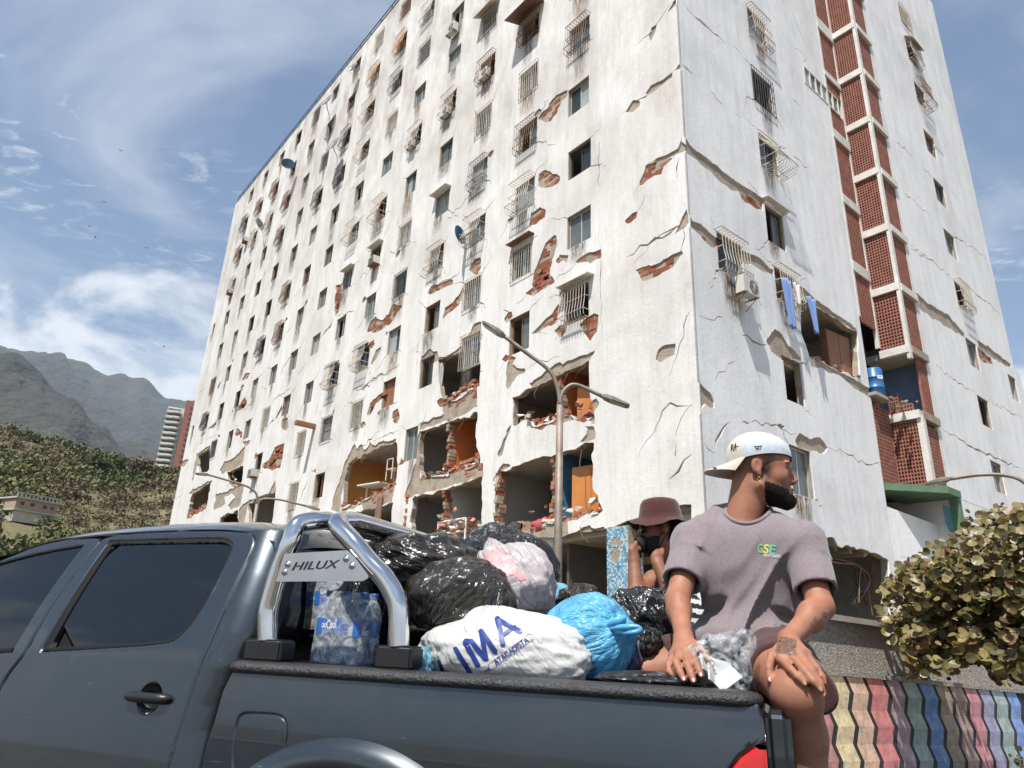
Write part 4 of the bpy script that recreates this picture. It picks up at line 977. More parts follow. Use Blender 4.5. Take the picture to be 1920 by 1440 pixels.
# rubble along the broken edges: thousands of crumbs, one heap part each edge
def chunk_mesh(seed):
    r = random.Random(seed); m = MB()
    V = [Vector((a, b, c)) for a in (-1, 1) for b in (-1, 1) for c in (-1, 1)]
    V = [Vector((v.x * r.uniform(.6, 1.1), v.y * r.uniform(.6, 1.1), v.z * r.uniform(.5, 1.1))) for v in V]
    return V
CH = [chunk_mesh(i) for i in range(8)]
def rubble(face, pts, n, seed, size=0.13, spread=0.2, mats=(M_BRICK, M_BRICKD, M_CONC, M_WHITE), depth=(0.0, 0.35), name='rubble'):
    r = random.Random(seed); m = MB(); P = [Vector(p) for p in pts]
    L = [(P[i + 1] - P[i]).length for i in range(len(P) - 1)]; T = sum(L)
    for k in range(int(n * .36)):
        t = r.random() * T; i = 0
        while t > L[i] and i < len(L) - 1: t -= L[i]; i += 1
        p = P[i] + (P[i + 1] - P[i]) * (t / max(L[i], 1e-6))
        d = r.uniform(*depth); z = p.y + abs(r.gauss(0, spread)) * (1 - d); s = size * r.uniform(0.2, .72)
        rot = Matrix.Rotation(r.random() * 6, 3, Vector((r.random() - .5, r.random() - .5, r.random() - .5)))
        m.cur = r.choices(range(len(mats)), (2, 3, 4, 2)[:len(mats)])[0]
        V = [rot @ Vector((v.x * s * 1.3, v.y * s, v.z * s * .6)) + Vector((p.x + r.gauss(0, .08), d, z)) for v in CH[r.randrange(8)]]
        m.add(V, [(0, 1, 3, 2), (4, 6, 7, 5), (0, 4, 5, 1), (2, 3, 7, 6), (0, 2, 6, 4), (1, 5, 7, 3)])
    o = m.build(name, list(mats), B, face.mat(0, 0, 0)); o['kind'] = 'stuff'
rubble(FL, uv(FL, C_R7, [(128, 968), (240, 935), (380, 868), (450, 832)]), 110, 1)
rubble(FL, uv(FL, C_R4, [(372, 1010), (440, 1015), (470, 985), (556, 935)]), 90, 2, spread=.25)
rubble(FL, uv(FL, C_R7, [(602, 802), (750, 772), (830, 745), (962, 700)]), 130, 3, spread=.25)
rubble(FL, uv(FL, C_R7, [(1157, 472), (1250, 445), (1290, 480), (1380, 452), (1500, 405), (1632, 430)]), 110, 4, size=.14)
rubble(FL, uv(FL, C_R7, [(1064, 1140), (1230, 1100), (1350, 1062), (1450, 1052), (1675, 1000)]), 190, 5, spread=.28)
rubble(FL, uv(FL, C_1B, [(190, 1312), (280, 1270), (368, 1210), (400, 1060)]), 160, 6, spread=.25, size=.16)
rubble(FL, uv(FL, C_1B, [(552, 1010), (620, 1022), (690, 985)]), 70, 7, spread=.25)
rubble(FR, uv(FR, C_RB, [(640, 512), (740, 572), (868, 620)]), 70, 8, size=.1, spread=.12)
rubble(FR, [(10.7, 9.95), (13.3, 9.95)], 90, 9, size=.12, depth=(-.9, 0.2))
rubble(FL, uv(FL, C_R7, [(700, 1140), (800, 1100), (960, 1120)]), 120, 10, size=.16, spread=.35)
rubble(FR, [(1.5, 4.55), (10.5, 4.5)], 40, 11, size=.08, spread=.05, depth=(0.05, .6))
def low_wall(face, pts, h, seed, name='broken_parapet'):
    r = random.Random(seed); P = [Vector(p) for p in pts]; m = MB(); k = 0
    for a, b in zip(P[:-1], P[1:]):
        n = max(1, int((b - a).length / .27))
        for i in range(n):
            p = a.lerp(b, (i + .5) / n); hh = h * (.05 + .7 * abs(vnoise(np.array([[p.x * 1.3, seed, 0.]]), seed)[0]) + .25 * r.random()); z = p.y - .25; row = 0
            while z < p.y + hh:
                m.cur = r.randrange(3); m.box((p.x + (.13 if row % 2 else 0) + r.uniform(-.02, .02), .13 + r.uniform(-.03, .03), z), (.255, .16, .125), Matrix.Rotation(r.gauss(0, .05), 3, 'Y')); z += .14; row += 1
    o = m.build(name, [M_BRICK, M_BRICKD, M_BRICKD], B, face.mat(0, 0, 0)); o['kind'] = 'stuff'
low_wall(FL, uv(FL, C_R7, [(300, 905), (380, 868), (450, 832)]), .5, 1); low_wall(FL, uv(FL, C_R4, [(440, 1010), (556, 945)]), .65, 2); low_wall(FL, uv(FL, C_R4, [(350, 1040), (420, 1015)]), .4, 3)
low_wall(FL, uv(FL, C_R7, [(800, 758), (962, 705)]), .55, 4); low_wall(FL, uv(FL, C_R7, [(1260, 478), (1380, 452), (1470, 415)]), .3, 5); low_wall(FL, uv(FL, C_R7, [(1530, 435), (1625, 425)]), .55, 6)
low_wall(FL, uv(FL, C_R7, [(1070, 1138), (1230, 1104)]), .3, 7); low_wall(FL, uv(FL, C_R7, [(1450, 1052), (1675, 1002)]), .3, 8); low_wall(FL, uv(FL, C_1B, [(190, 1312), (280, 1270), (360, 1215)]), .8, 9)
# ragged brick ends of partition walls standing in the rooms
def brick_end(face, u, z0, z1, d, seed):
    r = random.Random(seed); z = z0
    m = MB()
    while z < z1:
        m.cur = r.randrange(3); m.box((u + r.uniform(-.02, .02), d + r.uniform(-.05, .12), z), (0.17 * r.uniform(.8, 1.1), .3, .13), Matrix.Rotation(r.gauss(0, .06), 3, 'Y')); z += .145
    o = m.build('broken_wall_end', [M_BRICK, M_BRICKD, M_CONC], B, face.mat(0, 0, 0)); o['kind'] = 'stuff'
brick_end(FL, -5.55, zf(10, 6), zf(9, 6) - .35, .2, 1); brick_end(FL, -5.75, zf(11, 6), zf(10, 6) - .35, .2, 2)
brick_end(FL, -11.95, zf(10, 12), zf(9, 12) - .35, .2, 3); brick_end(FL, -11.9, zf(11, 12), zf(10, 12) - .35, .2, 4)
brick_end(FL, -14.5, zf(11, 12), zf(10, 12) - .4, .1, 5); brick_end(FL, -8.5, zf(11, 6), zf(10, 6) - .4, .1, 6)
# ================================================================== ground, hills, mountain
def soil_mat(name, c1, c2, scale, rough=0.95, bump=0.05, bs=3.0):
    m = mat(name, c1, rough, var=0.0, bump=bump, bscale=bs); nt = m.node_tree
    tcn = [n for n in nt.nodes if n.type == 'TEX_COORD'][0]
    n = N(nt, 'ShaderNodeTexNoise', Scale=scale, Detail=9.0, Roughness=0.7); nt.links.new(tcn.outputs['Object'], n.inputs['Vector'])
    mr = N(nt, 'ShaderNodeMapRange'); mr.inputs['From Min'].default_value = .36; mr.inputs['From Max'].default_value = .64; nt.links.new(n.outputs['Fac'], mr.inputs['Value'])
    x = N(nt, 'ShaderNodeMix', data_type='RGBA'); x.inputs[6].default_value = c1 + (1,); x.inputs[7].default_value = c2 + (1,)
    nt.links.new(mr.outputs[0], x.inputs[0]); nt.links.new(x.outputs[2], nt.nodes['Principled BSDF'].inputs['Base Color'])
    return m
M_SOIL = soil_mat('dry_soil', (0.20, 0.155, 0.105), (0.11, 0.095, 0.06), 0.3)
M_ROAD = mat('asphalt', (0.055, 0.054, 0.052), 0.85, var=0.2, vscale=6, bump=0.004, bscale=120)
M_HILL = soil_mat('hillside_scrub', (0.17, 0.135, 0.075), (0.09, 0.09, 0.04), 0.12, bump=0.6, bs=.5)
M_MTN = soil_mat('mountain_forest', (0.052, 0.046, 0.034), (0.016, 0.021, 0.015), 0.012, bump=22, bs=0.03)
m = MB(); S = 9000.0
k = 24
V = [(-S + 2*S*i/k, -S + 2*S*j/k, 0) for j in range(k + 1) for i in range(k + 1)]
m.add(V, [(j*(k+1)+i, j*(k+1)+i+1, (j+1)*(k+1)+i+1, (j+1)*(k+1)+i) for j in range(k) for i in range(k)])
tag(m.build('ground', M_SOIL), kind='structure')
m = MB(); d = Vector((-0.937, 0.3486, 0)); nrm = Vector((0.3486, 0.937, 0)); c = Vector((0.6, 1.9, 0.004))
P = [c + d * a + nrm * b for a, b in ((-60, -9), (60, -9), (60, 4.2), (-60, 4.2))]; m.add(P, [(0, 3, 2, 1)])
tag(m.build('road', M_ROAD), kind='structure')
for b0, b1 in ((4.2, 5.1), (-10.2, -9.0)):
    m = MB(); q = [c + d * a + nrm * b for a, b in ((-60, b0), (60, b0), (60, b1), (-60, b1))]
    V = [Vector((p.x, p.y, z)) for z in (0.0, 0.14) for p in q]
    m.add(V, [(4, 7, 6, 5), (0, 1, 5, 4), (2, 3, 7, 6), (1, 2, 6, 5), (3, 0, 4, 7)]); tag(m.build('pavement', mat('kerb_concrete_%d' % int(b0 + 20), (0.30, 0.28, 0.25), 0.9)), kind='structure')
# terrace the block stands on
_wa = rad(57.0); _wd = Vector((math.sin(_wa), math.cos(_wa))); _wi = Vector((-_wd.y, _wd.x)); _w0 = Vector(at_dist(1562, 1258, 8.2)[:2])
q = [tuple(_w0 + _wd * a + _wi * b) for a, b in ((-1.15, .35), (45, .35))] + [(70, 60), (20, 75), (-60, 75), (-32, 50), (-3.5, 13.5)]; m = MB()
m.add([(x, y, .01) for x, y in q] + [(x, y, 1.35) for x, y in q], [tuple(range(13, 6, -1))[::-1]] + [(i, (i + 1) % 7, (i + 1) % 7 + 7, i + 7) for i in range(7)])
tag(m.build('terrace', M_SOIL), kind='structure')

def azel(x, y):
    d = ray(x, y); return math.atan2(d[0], d[1]), math.atan2(d[2], math.hypot(d[0], d[1]))
def ridge(name, pix, dist, r0, r1, mat_, rough, nscale, seed, az_lo=-80, az_hi=70, na=260, nr=60, ext=(0.05, 0.05)):
    A = [azel(*p) for p in pix]; aa = [rad(az_lo)] + [a for a, e in A] + [rad(az_hi)]; ee = [ext[0]] + [e for a, e in A] + [ext[1]]
    az = np.linspace(rad(az_lo), rad(az_hi), na); el = np.interp(az, aa, ee)
    V = []
    rs = np.linspace(0, 1, nr)
    for t in rs:
        r = r0 + (r1 - r0) * t
        s = (r - r0) / (dist - r0)
        prof = np.where(s < 1, np.sin(np.clip(s, 0, 1) * math.pi / 2) ** 1.3, np.clip(1 - (s - 1) * 0.8, 0.2, 1)) if True else 0
        hgt = (CAMZ + dist * np.tan(el)) * prof
        x = np.sin(az) * r; y = np.cos(az) * r
        P = np.stack([x / nscale, y / nscale, np.full_like(x, 3.3)], 1)
        nz = fbm(P, 5, seed) * rough * prof * (0.12 + min(1, abs(s - 1) * 2.2))
        V += list(np.stack([x, y, np.maximum(hgt + nz, -0.5)], 1))
    F = [(j*na+i, j*na+i+1, (j+1)*na+i+1, (j+1)*na+i) for j in range(nr - 1) for i in range(na - 1)]
    o = link(name, mesh_np(name, V, F), mat_, smooth=True); tag(o, kind='structure'); return o
MT = ridge('mountain', [(-200, 735), (0, 705), (60, 697), (90, 706), (130, 724), (180, 738), (250, 757), (330, 782), (420, 800), (700, 860)], 3000, 1500, 4200, M_MTN, 260, 380, 3, nr=110, na=520)
ridge('foothill', [(-200, 740), (0, 742), (60, 765), (110, 800), (160, 838), (215, 862), (300, 858), (420, 850), (700, 880)], 1300, 600, 1700, M_MTN, 80, 150, 8, nr=70, na=420)
HILL = ridge('hillside', [(-300, 820), (-60, 842), (0, 856), (60, 874), (120, 892), (180, 908), (215, 917), (260, 920), (300, 922), (330, 924), (420, 926)], 190, 42, 300, M_HILL, 3, 26, 5, az_lo=-75, az_hi=5, nr=60, na=240, ext=(0.22, 0.0))
deps_bvh = BVHTree.FromPolygons([v.co.copy() for v in HILL.data.vertices], [tuple(p.vertices) for p in HILL.data.polygons])
def on_hill(x, y):
    d = Vector(ray(x, y)).normalized(); return deps_bvh.ray_cast(Vector(CAM), d)[0]
def hill_z(x, y):
    h = deps_bvh.ray_cast(Vector((x, y, 400)), Vector((0, 0, -1)))[0]; return h.z if h else 0.0
# scrub: leaf-card clumps over the hillside, one mass
M_LEAFS = []
for i, c in enumerate([(0.125, 0.13, 0.045), (0.085, 0.11, 0.036), (0.17, 0.135, 0.07), (0.135, 0.105, 0.06), (0.06, 0.08, 0.03)]):
    M_LEAFS.append(mat('scrub_leaf_' + 'abcde'[i], c, 0.85, var=0.35, vscale=0.7))
def shrub_mass(spots, name, nleaf=70, seed=1, lsize=0.16):
    r = np.random.RandomState(seed); V, F, MI = [], [], []
    for (x, y, z, s, mi) in spots:
        nl = nleaf
        th = r.rand(nl) * 6.283; ph = np.arccos(1 - r.rand(nl) * 1.25); rr_ = s * (0.55 + 0.5 * r.rand(nl))
        lump = 1 + 0.28 * np.sin(3 * th + s * 9) * np.sin(2 * ph + x)
        c = np.stack([np.cos(th) * np.sin(ph) * rr_ * lump, np.sin(th) * np.sin(ph) * rr_ * lump, np.cos(ph) * rr_ * 0.8 * lump + 0.25 * s], 1) + np.array([x, y, z])
        a = r.randn(nl, 3); a /= np.linalg.norm(a, axis=1)[:, None]; b = np.cross(a, r.randn(nl, 3)); b /= np.linalg.norm(b, axis=1)[:, None]
        L = (lsize * s * (0.6 + 0.8 * r.rand(nl)))[:, None]
        q = np.stack([c - a * L - b * L * .6, c + a * L * .2 - b * L, c + a * L + b * L * .6, c - a * L * .3 + b * L], 1)
        b0 = len(V) * 1
        base = sum(len(v) for v in V)
        V.append(q.reshape(-1, 3)); F.append(np.arange(nl * 4).reshape(-1, 4) + base)
        m_ = np.where(r.rand(nl) < 0.75, mi, r.randint(0, 5, nl)); MI.append(m_)
    V = np.concatenate(V); F = np.concatenate(F); MI = np.concatenate(MI)
    me = bpy.data.meshes.new(name); me.vertices.add(len(V)); me.vertices.foreach_set('co', V.astype(np.float32).ravel())
    me.loops.add(len(F) * 4); me.loops.foreach_set('vertex_index', F.astype(np.int32).ravel())
    me.polygons.add(len(F)); me.polygons.foreach_set('loop_start', np.arange(0, len(F) * 4, 4, dtype=np.int32)); 
    me.polygons.foreach_set('material_index', MI.astype(np.int32)); me.update(calc_edges=True)
    for mm in M_LEAFS: me.materials.append(mm)
    return me
r = random.Random(31); spots = []
for k in range(5200):
    a = rad(r.uniform(-58, -20)); dd = 46 + 160 * r.random() ** 0.8
    x, y = math.sin(a) * dd, math.cos(a) * dd; z = hill_z(x, y)
    nz = vnoise(np.array([[x / 14, y / 14, 1.0]]), 4)[0]
    s = r.uniform(0.5, 1.25) * (1 + 0.4 * nz) * (0.75 + dd / 190)
    v_ = np.array([x, y, z + 1.0]) - CAM; qx, qy = CX + FPX * (v_ @ _R) / (v_ @ _F), CY - FPX * (v_ @ _U) / (v_ @ _F)
    if 0 < qx < 95 and 925 < qy < 1003: continue
    mi = 1 if nz > 0.25 else (0 if nz > -0.1 else (2 if r.random() < .5 else 3))
    if r.random() < 0.12: mi = 4
    spots.append((x, y, z + .1, s, mi))
o = link('hillside_scrub', shrub_mass(spots, 'hillside_scrub', 60, 2, .13), None)
tag(o, 'dry olive and green scrub covering the hillside behind the pickup roof', 'scrub', kind='stuff')
# a few taller crowns along the crest that stand out singly
M_TRUNK = mat('dry_trunk', (0.13, 0.10, 0.075), 0.9)
def round_tree(px, py, s, mi, label, seed):
    p = on_hill(px, py + 14) or Vector(at_dist(px, py + 14, 150)); t = thing('hill_tree', label, 'tree', tuple(p), 'trees along the hill crest')
    m = MB(); m.tube([p + Vector((0, 0, -.3)), p + Vector((.1, 0, s * .5)), p + Vector((0, .1, s * 1.0))], .2, 6, radii=[.25, .18, .1]); m.build('trunk', M_TRUNK, t)
    sp = [(p.x + random.Random(seed + i).uniform(-.5, .5) * s, p.y + random.Random(seed + i + 50).uniform(-.5, .5) * s, p.z + s * .7 + random.Random(seed + i + 99).uniform(0, .5) * s, s * .75, mi) for i in range(5)]
    link('crown', shrub_mass(sp, 'crown', 150, seed, .12), None, t)
round_tree(214, 880, 1.7, 4, 'rounded dark green tree standing alone on the hill crest', 1)
round_tree(255, 892, 1.9, 3, 'low brownish tree on the crest near the distant tower', 2)
round_tree(180, 882, 1.6, 4, 'dark bushy tree at the end of the green slope', 3)
# bare poles on the hillside
for i, (x0, y0, x1, y1, lb) in enumerate([(178, 922, 182, 890, 'leaning bare utility pole on the hillside below the crest'), (292, 925, 293, 915, 'short pole with pale top in scrub beside the white block'), (235, 988, 242, 975, 'thin pale post low on the slope above the pickup roof'), (30, 945, 33, 930, 'thin mast on the roof of the hillside house')]):
    p = on_hill(x0, y0) or Vector(at_dist(x0, y0, 120)); dist = math.hypot(p.x, p.y); q = Vector(at_dist(x1, y1, dist))
    t = thing('utility_pole', lb, 'pole', tuple(p), 'poles on the hillside'); m = MB(); m.tube([p - Vector((0, 0, .3)), q], .09, 6); m.build('shaft', M_TRUNK, t)
    m = MB(); m.box(q + Vector((0, 0, -.4)), (1.1, .08, .08)); m.build('crossarm', M_TRUNK, t)
# hillside house
p = on_hill(46, 978) or Vector(at_dist(46, 978, 120)); dist = math.hypot(p.x, p.y); sc = dist / 1302
Hh = thing('hillside_house', 'small flat-roofed beige house on stilts on the scrubby hillside', 'house', tuple(p))
rz = Matrix.Rotation(math.atan2(-p.x, p.y) + 0.5, 4, 'Z'); Mh = Matrix.Translation(p) @ rz
wd = 62 * sc
M_HW = mat('house_wall', (0.40, 0.30, 0.22), .9); M_HF = mat('house_floor', (0.5, .47, .43), .9)
m = MB(); m.box((0, 0, 22 * sc), (wd, wd * .7, 16 * sc)); wl_ = m.build('wall', M_HW, Hh, Mh)
m = MB(); m.box((0, 0, 31 * sc), (wd * 1.08, wd * .78, 2.2 * sc)); m.build('roof', M_HF, Hh, Mh)
m = MB(); m.box((0, 0, 13 * sc), (wd * 1.05, wd * .75, 2 * sc)); m.build('floor', M_HF, Hh, Mh)
m = MB(); m.box((0, 0, 4 * sc), (wd * .96, wd * .66, 16 * sc)); m.build('base', M_HF, Hh, Mh)
for fx in (-.36, -.12, .18, .36):
    m = MB(); m.box((wd * fx, -wd * .352, 23 * sc), (5 * sc, .1, 5 * sc)); m.build('window', M_GLASSD, wl_, Mh)
m = MB()
for i in range(12): m.box((-wd * .52 + wd * 1.04 * i / 11, -wd * .38, 35 * sc), (.08, .08, 6 * sc))
m.box((0, -wd * .38, 38 * sc), (wd * 1.04, .08, .1)); m.build('railing', M_HF, Hh, Mh)
# distant tower block, partly hidden by the white block
dist = 260.0; pb = Vector(at_dist(322, 868, dist)); sc = dist / math.cos(0.35) / 1302
pb.z = hill_z(pb.x, pb.y) if False else pb.z
T = thing('tower_block', 'distant white high-rise with stepped balconies and a red brick service strip', 'building', tuple(pb))
toc = math.atan2(-pb.x, pb.y); Mt = Matrix.Translation(pb) @ Matrix.Rotation(toc, 4, 'Z')
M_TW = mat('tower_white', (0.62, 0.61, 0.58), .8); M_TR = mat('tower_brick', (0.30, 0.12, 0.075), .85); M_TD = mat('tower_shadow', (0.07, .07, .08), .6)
H0, H1 = -70 * sc, 106 * sc
m = MB(); m.box((-2 * sc, 14 * sc, (H0 + 92 * sc) / 2), (40 * sc, 26 * sc, 92 * sc - H0)); m.build('wall', M_TW, T, Mt)
m = MB(); m.box((12 * sc, 8 * sc, (H0 + H1) / 2), (19 * sc, 24 * sc, H1 - H0)); st = m.build('brick_strip', M_TR, T, Mt)
m = MB(); m.box((30 * sc, 14 * sc, (H0 + H1 - 6*sc) / 2), (17 * sc, 26 * sc, H1 - 6*sc - H0)); m.build('side_wall', M_TW, T, Mt)
for i in range(15):
    z = -32 * sc + i * 9.0 * sc
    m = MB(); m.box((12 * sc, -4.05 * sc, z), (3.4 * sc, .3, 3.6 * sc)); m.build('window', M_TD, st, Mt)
    if i < 14:
        m = MB(); m.box((-12 * sc, -2.0 * sc, z - 2.2 * sc), (22 * sc, 8 * sc, 3.4 * sc)); m.box((-9 * sc, -5.0 * sc, z - 2.2 * sc), (10 * sc, 8 * sc, 3.2 * sc)); m.build('balcony', M_TW, T, Mt)
        m = MB(); m.box((-12 * sc, 1.2 * sc, z + 2 * sc), (19 * sc, 1 * sc, 4.5 * sc)); m.build('recess_shade', M_TD, T, Mt)  # dark slab on the wall, balcony shade given as colour
for i in range(2):
    q = on_hill(300, 884) or pb
# ================================================================== the pickup
TO = np.array([0.6416, 1.882, 0.0]); TFW = np.array([-0.9374, 0.3483, 0.0]); TIN = np.array([0.3483, 0.9374, 0.0])
def TP(s, t, z): return TO + TFW * s + TIN * t + np.array([0, 0, z])
def TV(s, t, z): return Vector(TP(s, t, z))
def tpx_plane(x, y, t):
    q = hit(x, y, TO + TIN * t, TIN) - TO; return float(q @ TFW), float(q[2])
def tpx(x, y, surf):
    t = 0.0
    for _ in range(25):
        s, z = tpx_plane(x, y, t); t = 0.5 * t + 0.5 * float(surf(np.array([s]), np.array([z]))[0])
    return tpx_plane(x, y, t)
C_T1 = (0, 900, 2.666); C_T2 = (450, 900, 3.6); C_T3 = (750, 950, 2.938); C_T4 = (1150, 780, 2.181)
def ct(c, x, y): return (c[0] + x / c[2], c[1] + y / c[2])
BELT = 1.36
def T_bed(s, z):
    return np.where(z > 1.13, -0.03 + 0.03 * ((z - 1.13) / 0.22) ** 2, -0.03 + 0.05 * ((1.13 - z) / 0.5) ** 2)
_rear = None
def T_cab0(s, z):
    up = np.clip(z - BELT, 0, None); lo = np.clip(BELT - z, 0, None)
    return 0.012 + up * 0.30 + up ** 2 * 0.28 - 0.055 * np.sin(np.clip(lo / 0.62, 0, 1) * math.pi * .5) + 0.02 * np.clip(s - 1.9, 0, 3) ** 2 * 0.5
# rear edge of the cab, traced
_re = [tpx(*ct(C_T1, x, y), T_cab0) for x, y in [(1425,245),(1395,330),(1345,480),(1295,620),(1235,780),(1165,900),(1120,1000),(1070,1130),(1030,1260),(990,1440),(960,1600)]]
_rez = np.array([p[1] for p in _re])[::-1]; _res = np.array([p[0] for p in _re])[::-1]
def s_rear(z): return np.interp(z, _rez, _res)
def T_cab(s, z):
    d = np.clip(s - (s_rear(z) - 0.01), 0.0008, None); r = 0.13
    e = np.clip(r - d, 0, r)
    return T_cab0(s, z) + r - np.sqrt(np.maximum(r * r - e * e, 0))
def resample(poly, step):
    out = []; n = len(poly)
    for i in range(n):
        a, b = np.array(poly[i]), np.array(poly[(i + 1) % n]); k = max(1, int(np.linalg.norm(b - a) / step))
        for j in range(k): out.append(tuple(a + (b - a) * j / k))
    return out
def smooth_poly(poly, it=2, corners=()):
    """Chaikin corner cutting, keeping listed corners sharp"""
    P = [np.array(p) for p in poly]; keep = set(corners)
    for _ in range(it):
        Q = []; nk = set(); n = len(P)
        for i in range(n):
            a, b = P[i], P[(i + 1) % n]
            if i in keep: nk.add(len(Q)); Q.append(a)
            else: Q.append(a * .75 + b * .25)
            if (i + 1) % n not in keep: Q.append(a * .25 + b * .75)
        P, keep = Q, nk
    return [tuple(p) for p in P]
def seg_dist(X, polys):
    D = np.full(len(X), 9.0)
    for poly in polys:
        A = np.array(poly); Bq = np.roll(A, -1, axis=0)
        for a, b in zip(A, Bq):
            ab = b - a; L2 = ab @ ab
            if L2 < 1e-12: continue
            t = np.clip(((X - a) @ ab) / L2, 0, 1); D = np.minimum(D, np.linalg.norm(X - (a + t[:, None] * ab), axis=1))
    return D
def panel(name, poly, surf, mat_, parent, holes=(), er=0.006, off=0.0, flange=0.02, grid=0.035, step=0.018):
    """a body panel: outline in (s,z) laid on a curved side surface, edges rolled in"""
    bounds = [resample(poly, step)] + [resample(h, step) for h in holes]
    pts, edges = [], []
    for b in bounds:
        k = len(pts); n = len(b); pts += list(b); edges += [(k + i, k + (i + 1) % n) for i in range(n)]
    nb = len(pts)
    extra = []
    for b in bounds:
        A = np.array(b); t = np.roll(A, -1, 0) - np.roll(A, 1, 0); nn = np.stack([-t[:, 1], t[:, 0]], 1); nn /= np.linalg.norm(nn, axis=1)[:, None] + 1e-9
        for dd in (er * 0.35, er * 1.0, er * 2.2):
            for sg in (1, -1): extra.append(A + nn * dd * sg)
    A = np.array(poly); lo, hi = A.min(0), A.max(0)
    gx, gz = np.meshgrid(np.arange(lo[0], hi[0], grid), np.arange(lo[1], hi[1], grid)); extra.append(np.stack([gx.ravel() + 0.001, gz.ravel() + .001], 1))
    E = np.concatenate(extra)
    ok = inside(bounds[0], E[:, 0], E[:, 1])
    for h in bounds[1:]: ok &= ~inside(h, E[:, 0], E[:, 1])
    E = E[ok]; dE = seg_dist(E, bounds); E = E[dE > er * 0.25]
    allp = [Vector((float(a), float(b))) for a, b in pts] + [Vector((float(a), float(b))) for a, b in E]
    v, e, f = delaunay_2d_cdt(allp, edges, [], 0, 1e-6)[:3]
    V = np.array([(q.x, q.y) for q in v]); F = np.array([list(t) for t in f]); Cn = V[F].mean(1)
    keep = inside(bounds[0], Cn[:, 0], Cn[:, 1])
    for h in bounds[1:]: keep &= ~inside(h, Cn[:, 0], Cn[:, 1])
    F = F[keep]
    def tt(X):
        d = seg_dist(X, bounds); q = np.clip(er - d, 0, er)
        return surf(X[:, 0], X[:, 1]) + off + er - np.sqrt(np.maximum(er * er - q * q * 0.999, 0))
    T = tt(V); h = 0.0012
    ts = (tt(V + [h, 0]) - tt(V - [h, 0])) / (2 * h); tz = (tt(V + [0, h]) - tt(V - [0, h])) / (2 * h)
    NN = TFW[None] * ts[:, None] - TIN[None] + np.array([0, 0, 1])[None] * tz[:, None]; NN /= np.linalg.norm(NN, axis=1)[:, None]
    P = TO[None] + TFW[None] * V[:, :1] + TIN[None] * T[:, None] + np.array([0, 0, 1.0])[None] * V[:, 1:2]
    n = len(P); faces = []
    cnt = set()
    for t in F:
        for i in range(3): cnt.add((int(t[i]), int(t[(i + 1) % 3])))
    for t in F:
        a, b, c = (P[int(k)] for k in t); nrm = np.cross(b - a, c - a)
        faces.append(tuple(int(k) for k in (t if nrm @ NN[int(t[0])] > 0 else t[::-1])))
    bd = [(a, b) for a, b in cnt if (b, a) not in cnt]
    vm = {}; PV = list(P); NV = list(NN)
    for a, b in bd:
        for k in (a, b):
            if k not in vm: vm[k] = (len(PV), len(PV) + 1); PV += [P[k], P[k] + TIN * flange]; NV += [NN[k], NN[k]]
        faces.append((vm[a][0], vm[b][0], vm[b][1], vm[a][1]))
    me = mesh_np(name, PV, faces)
    me.polygons.foreach_set('use_smooth', [i < len(F) for i in range(len(faces))])
    me.normals_split_custom_set_from_vertices([tuple(q) for q in NV])
    return link(name, me, mat_, parent)
# paint: dark grey metallic with dust and scuffs
def paint_mat():
    m = mat('dark_grey_metallic_paint', (0.052, 0.058, 0.064), 0.32, metal=0.65, var=0.0, coat=1.0, spec=0.5)
    nt = m.node_tree; b = nt.nodes['Principled BSDF']; L = nt.links
    tcn = [n for n in nt.nodes if n.type == 'TEX_COORD'][0]
    n = N(nt, 'ShaderNodeTexNoise', Scale=5.0, Detail=9.0, Roughness=0.75); L.new(tcn.outputs['Object'], n.inputs['Vector'])
    mr = N(nt, 'ShaderNodeMapRange'); mr.inputs['From Min'].default_value = .42; mr.inputs['From Max'].default_value = .75; L.new(n.outputs['Fac'], mr.inputs['Value'])
    x = N(nt, 'ShaderNodeMix', data_type='RGBA'); x.inputs[6].default_value = (0.032, 0.043, 0.054, 1); x.inputs[7].default_value = (0.048, 0.055, 0.062, 1)
    L.new(mr.outputs[0], x.inputs[0])
    # fine scratches
    mp = N(nt, 'ShaderNodeMapping'); mp.inputs['Rotation'].default_value = (0.3, 0.5, 0.9); mp.inputs['Scale'].default_value = (4, 4, 60); L.new(tcn.outputs['Object'], mp.inputs[0])
    s = N(nt, 'ShaderNodeTexNoise', Scale=3.0, Detail=3.0, Roughness=.5); L.new(mp.outputs[0], s.inputs['Vector'])
    sr = N(nt, 'ShaderNodeMapRange'); sr.inputs['From Min'].default_value = .73; sr.inputs['From Max'].default_value = .78; L.new(s.outputs['Fac'], sr.inputs['Value'])
    x2 = N(nt, 'ShaderNodeMix', data_type='RGBA'); x2.inputs[7].default_value = (0.25, .26, .27, 1); L.new(sr.outputs[0], x2.inputs[0]); L.new(x.outputs[2], x2.inputs[6])
    L.new(x2.outputs[2], b.inputs['Base Color'])
    cr = N(nt, 'ShaderNodeMapRange'); cr.inputs['From Min'].default_value = .35; cr.inputs['From Max'].default_value = .8; cr.inputs['To Min'].default_value = .015; cr.inputs['To Max'].default_value = .09
    L.new(n.outputs['Fac'], cr.inputs['Value']); L.new(cr.outputs[0], b.inputs['Coat Roughness'])
    w_ = N(nt, 'ShaderNodeTexNoise', Scale=3.0, Detail=1.0); L.new(tcn.outputs['Object'], w_.inputs['Vector'])
    bp = N(nt, 'ShaderNodeBump', Strength=0.25, Distance=0.004); L.new(w_.outputs['Fac'], bp.inputs['Height']); L.new(bp.outputs[0], b.inputs['Normal']); L.new(bp.outputs[0], b.inputs['Coat Normal'])
    return m
M_PAINT = paint_mat()
M_TINT = mat('tinted_glass', (0.006, 0.008, 0.011), 0.03, var=0.0, spec=0.5)
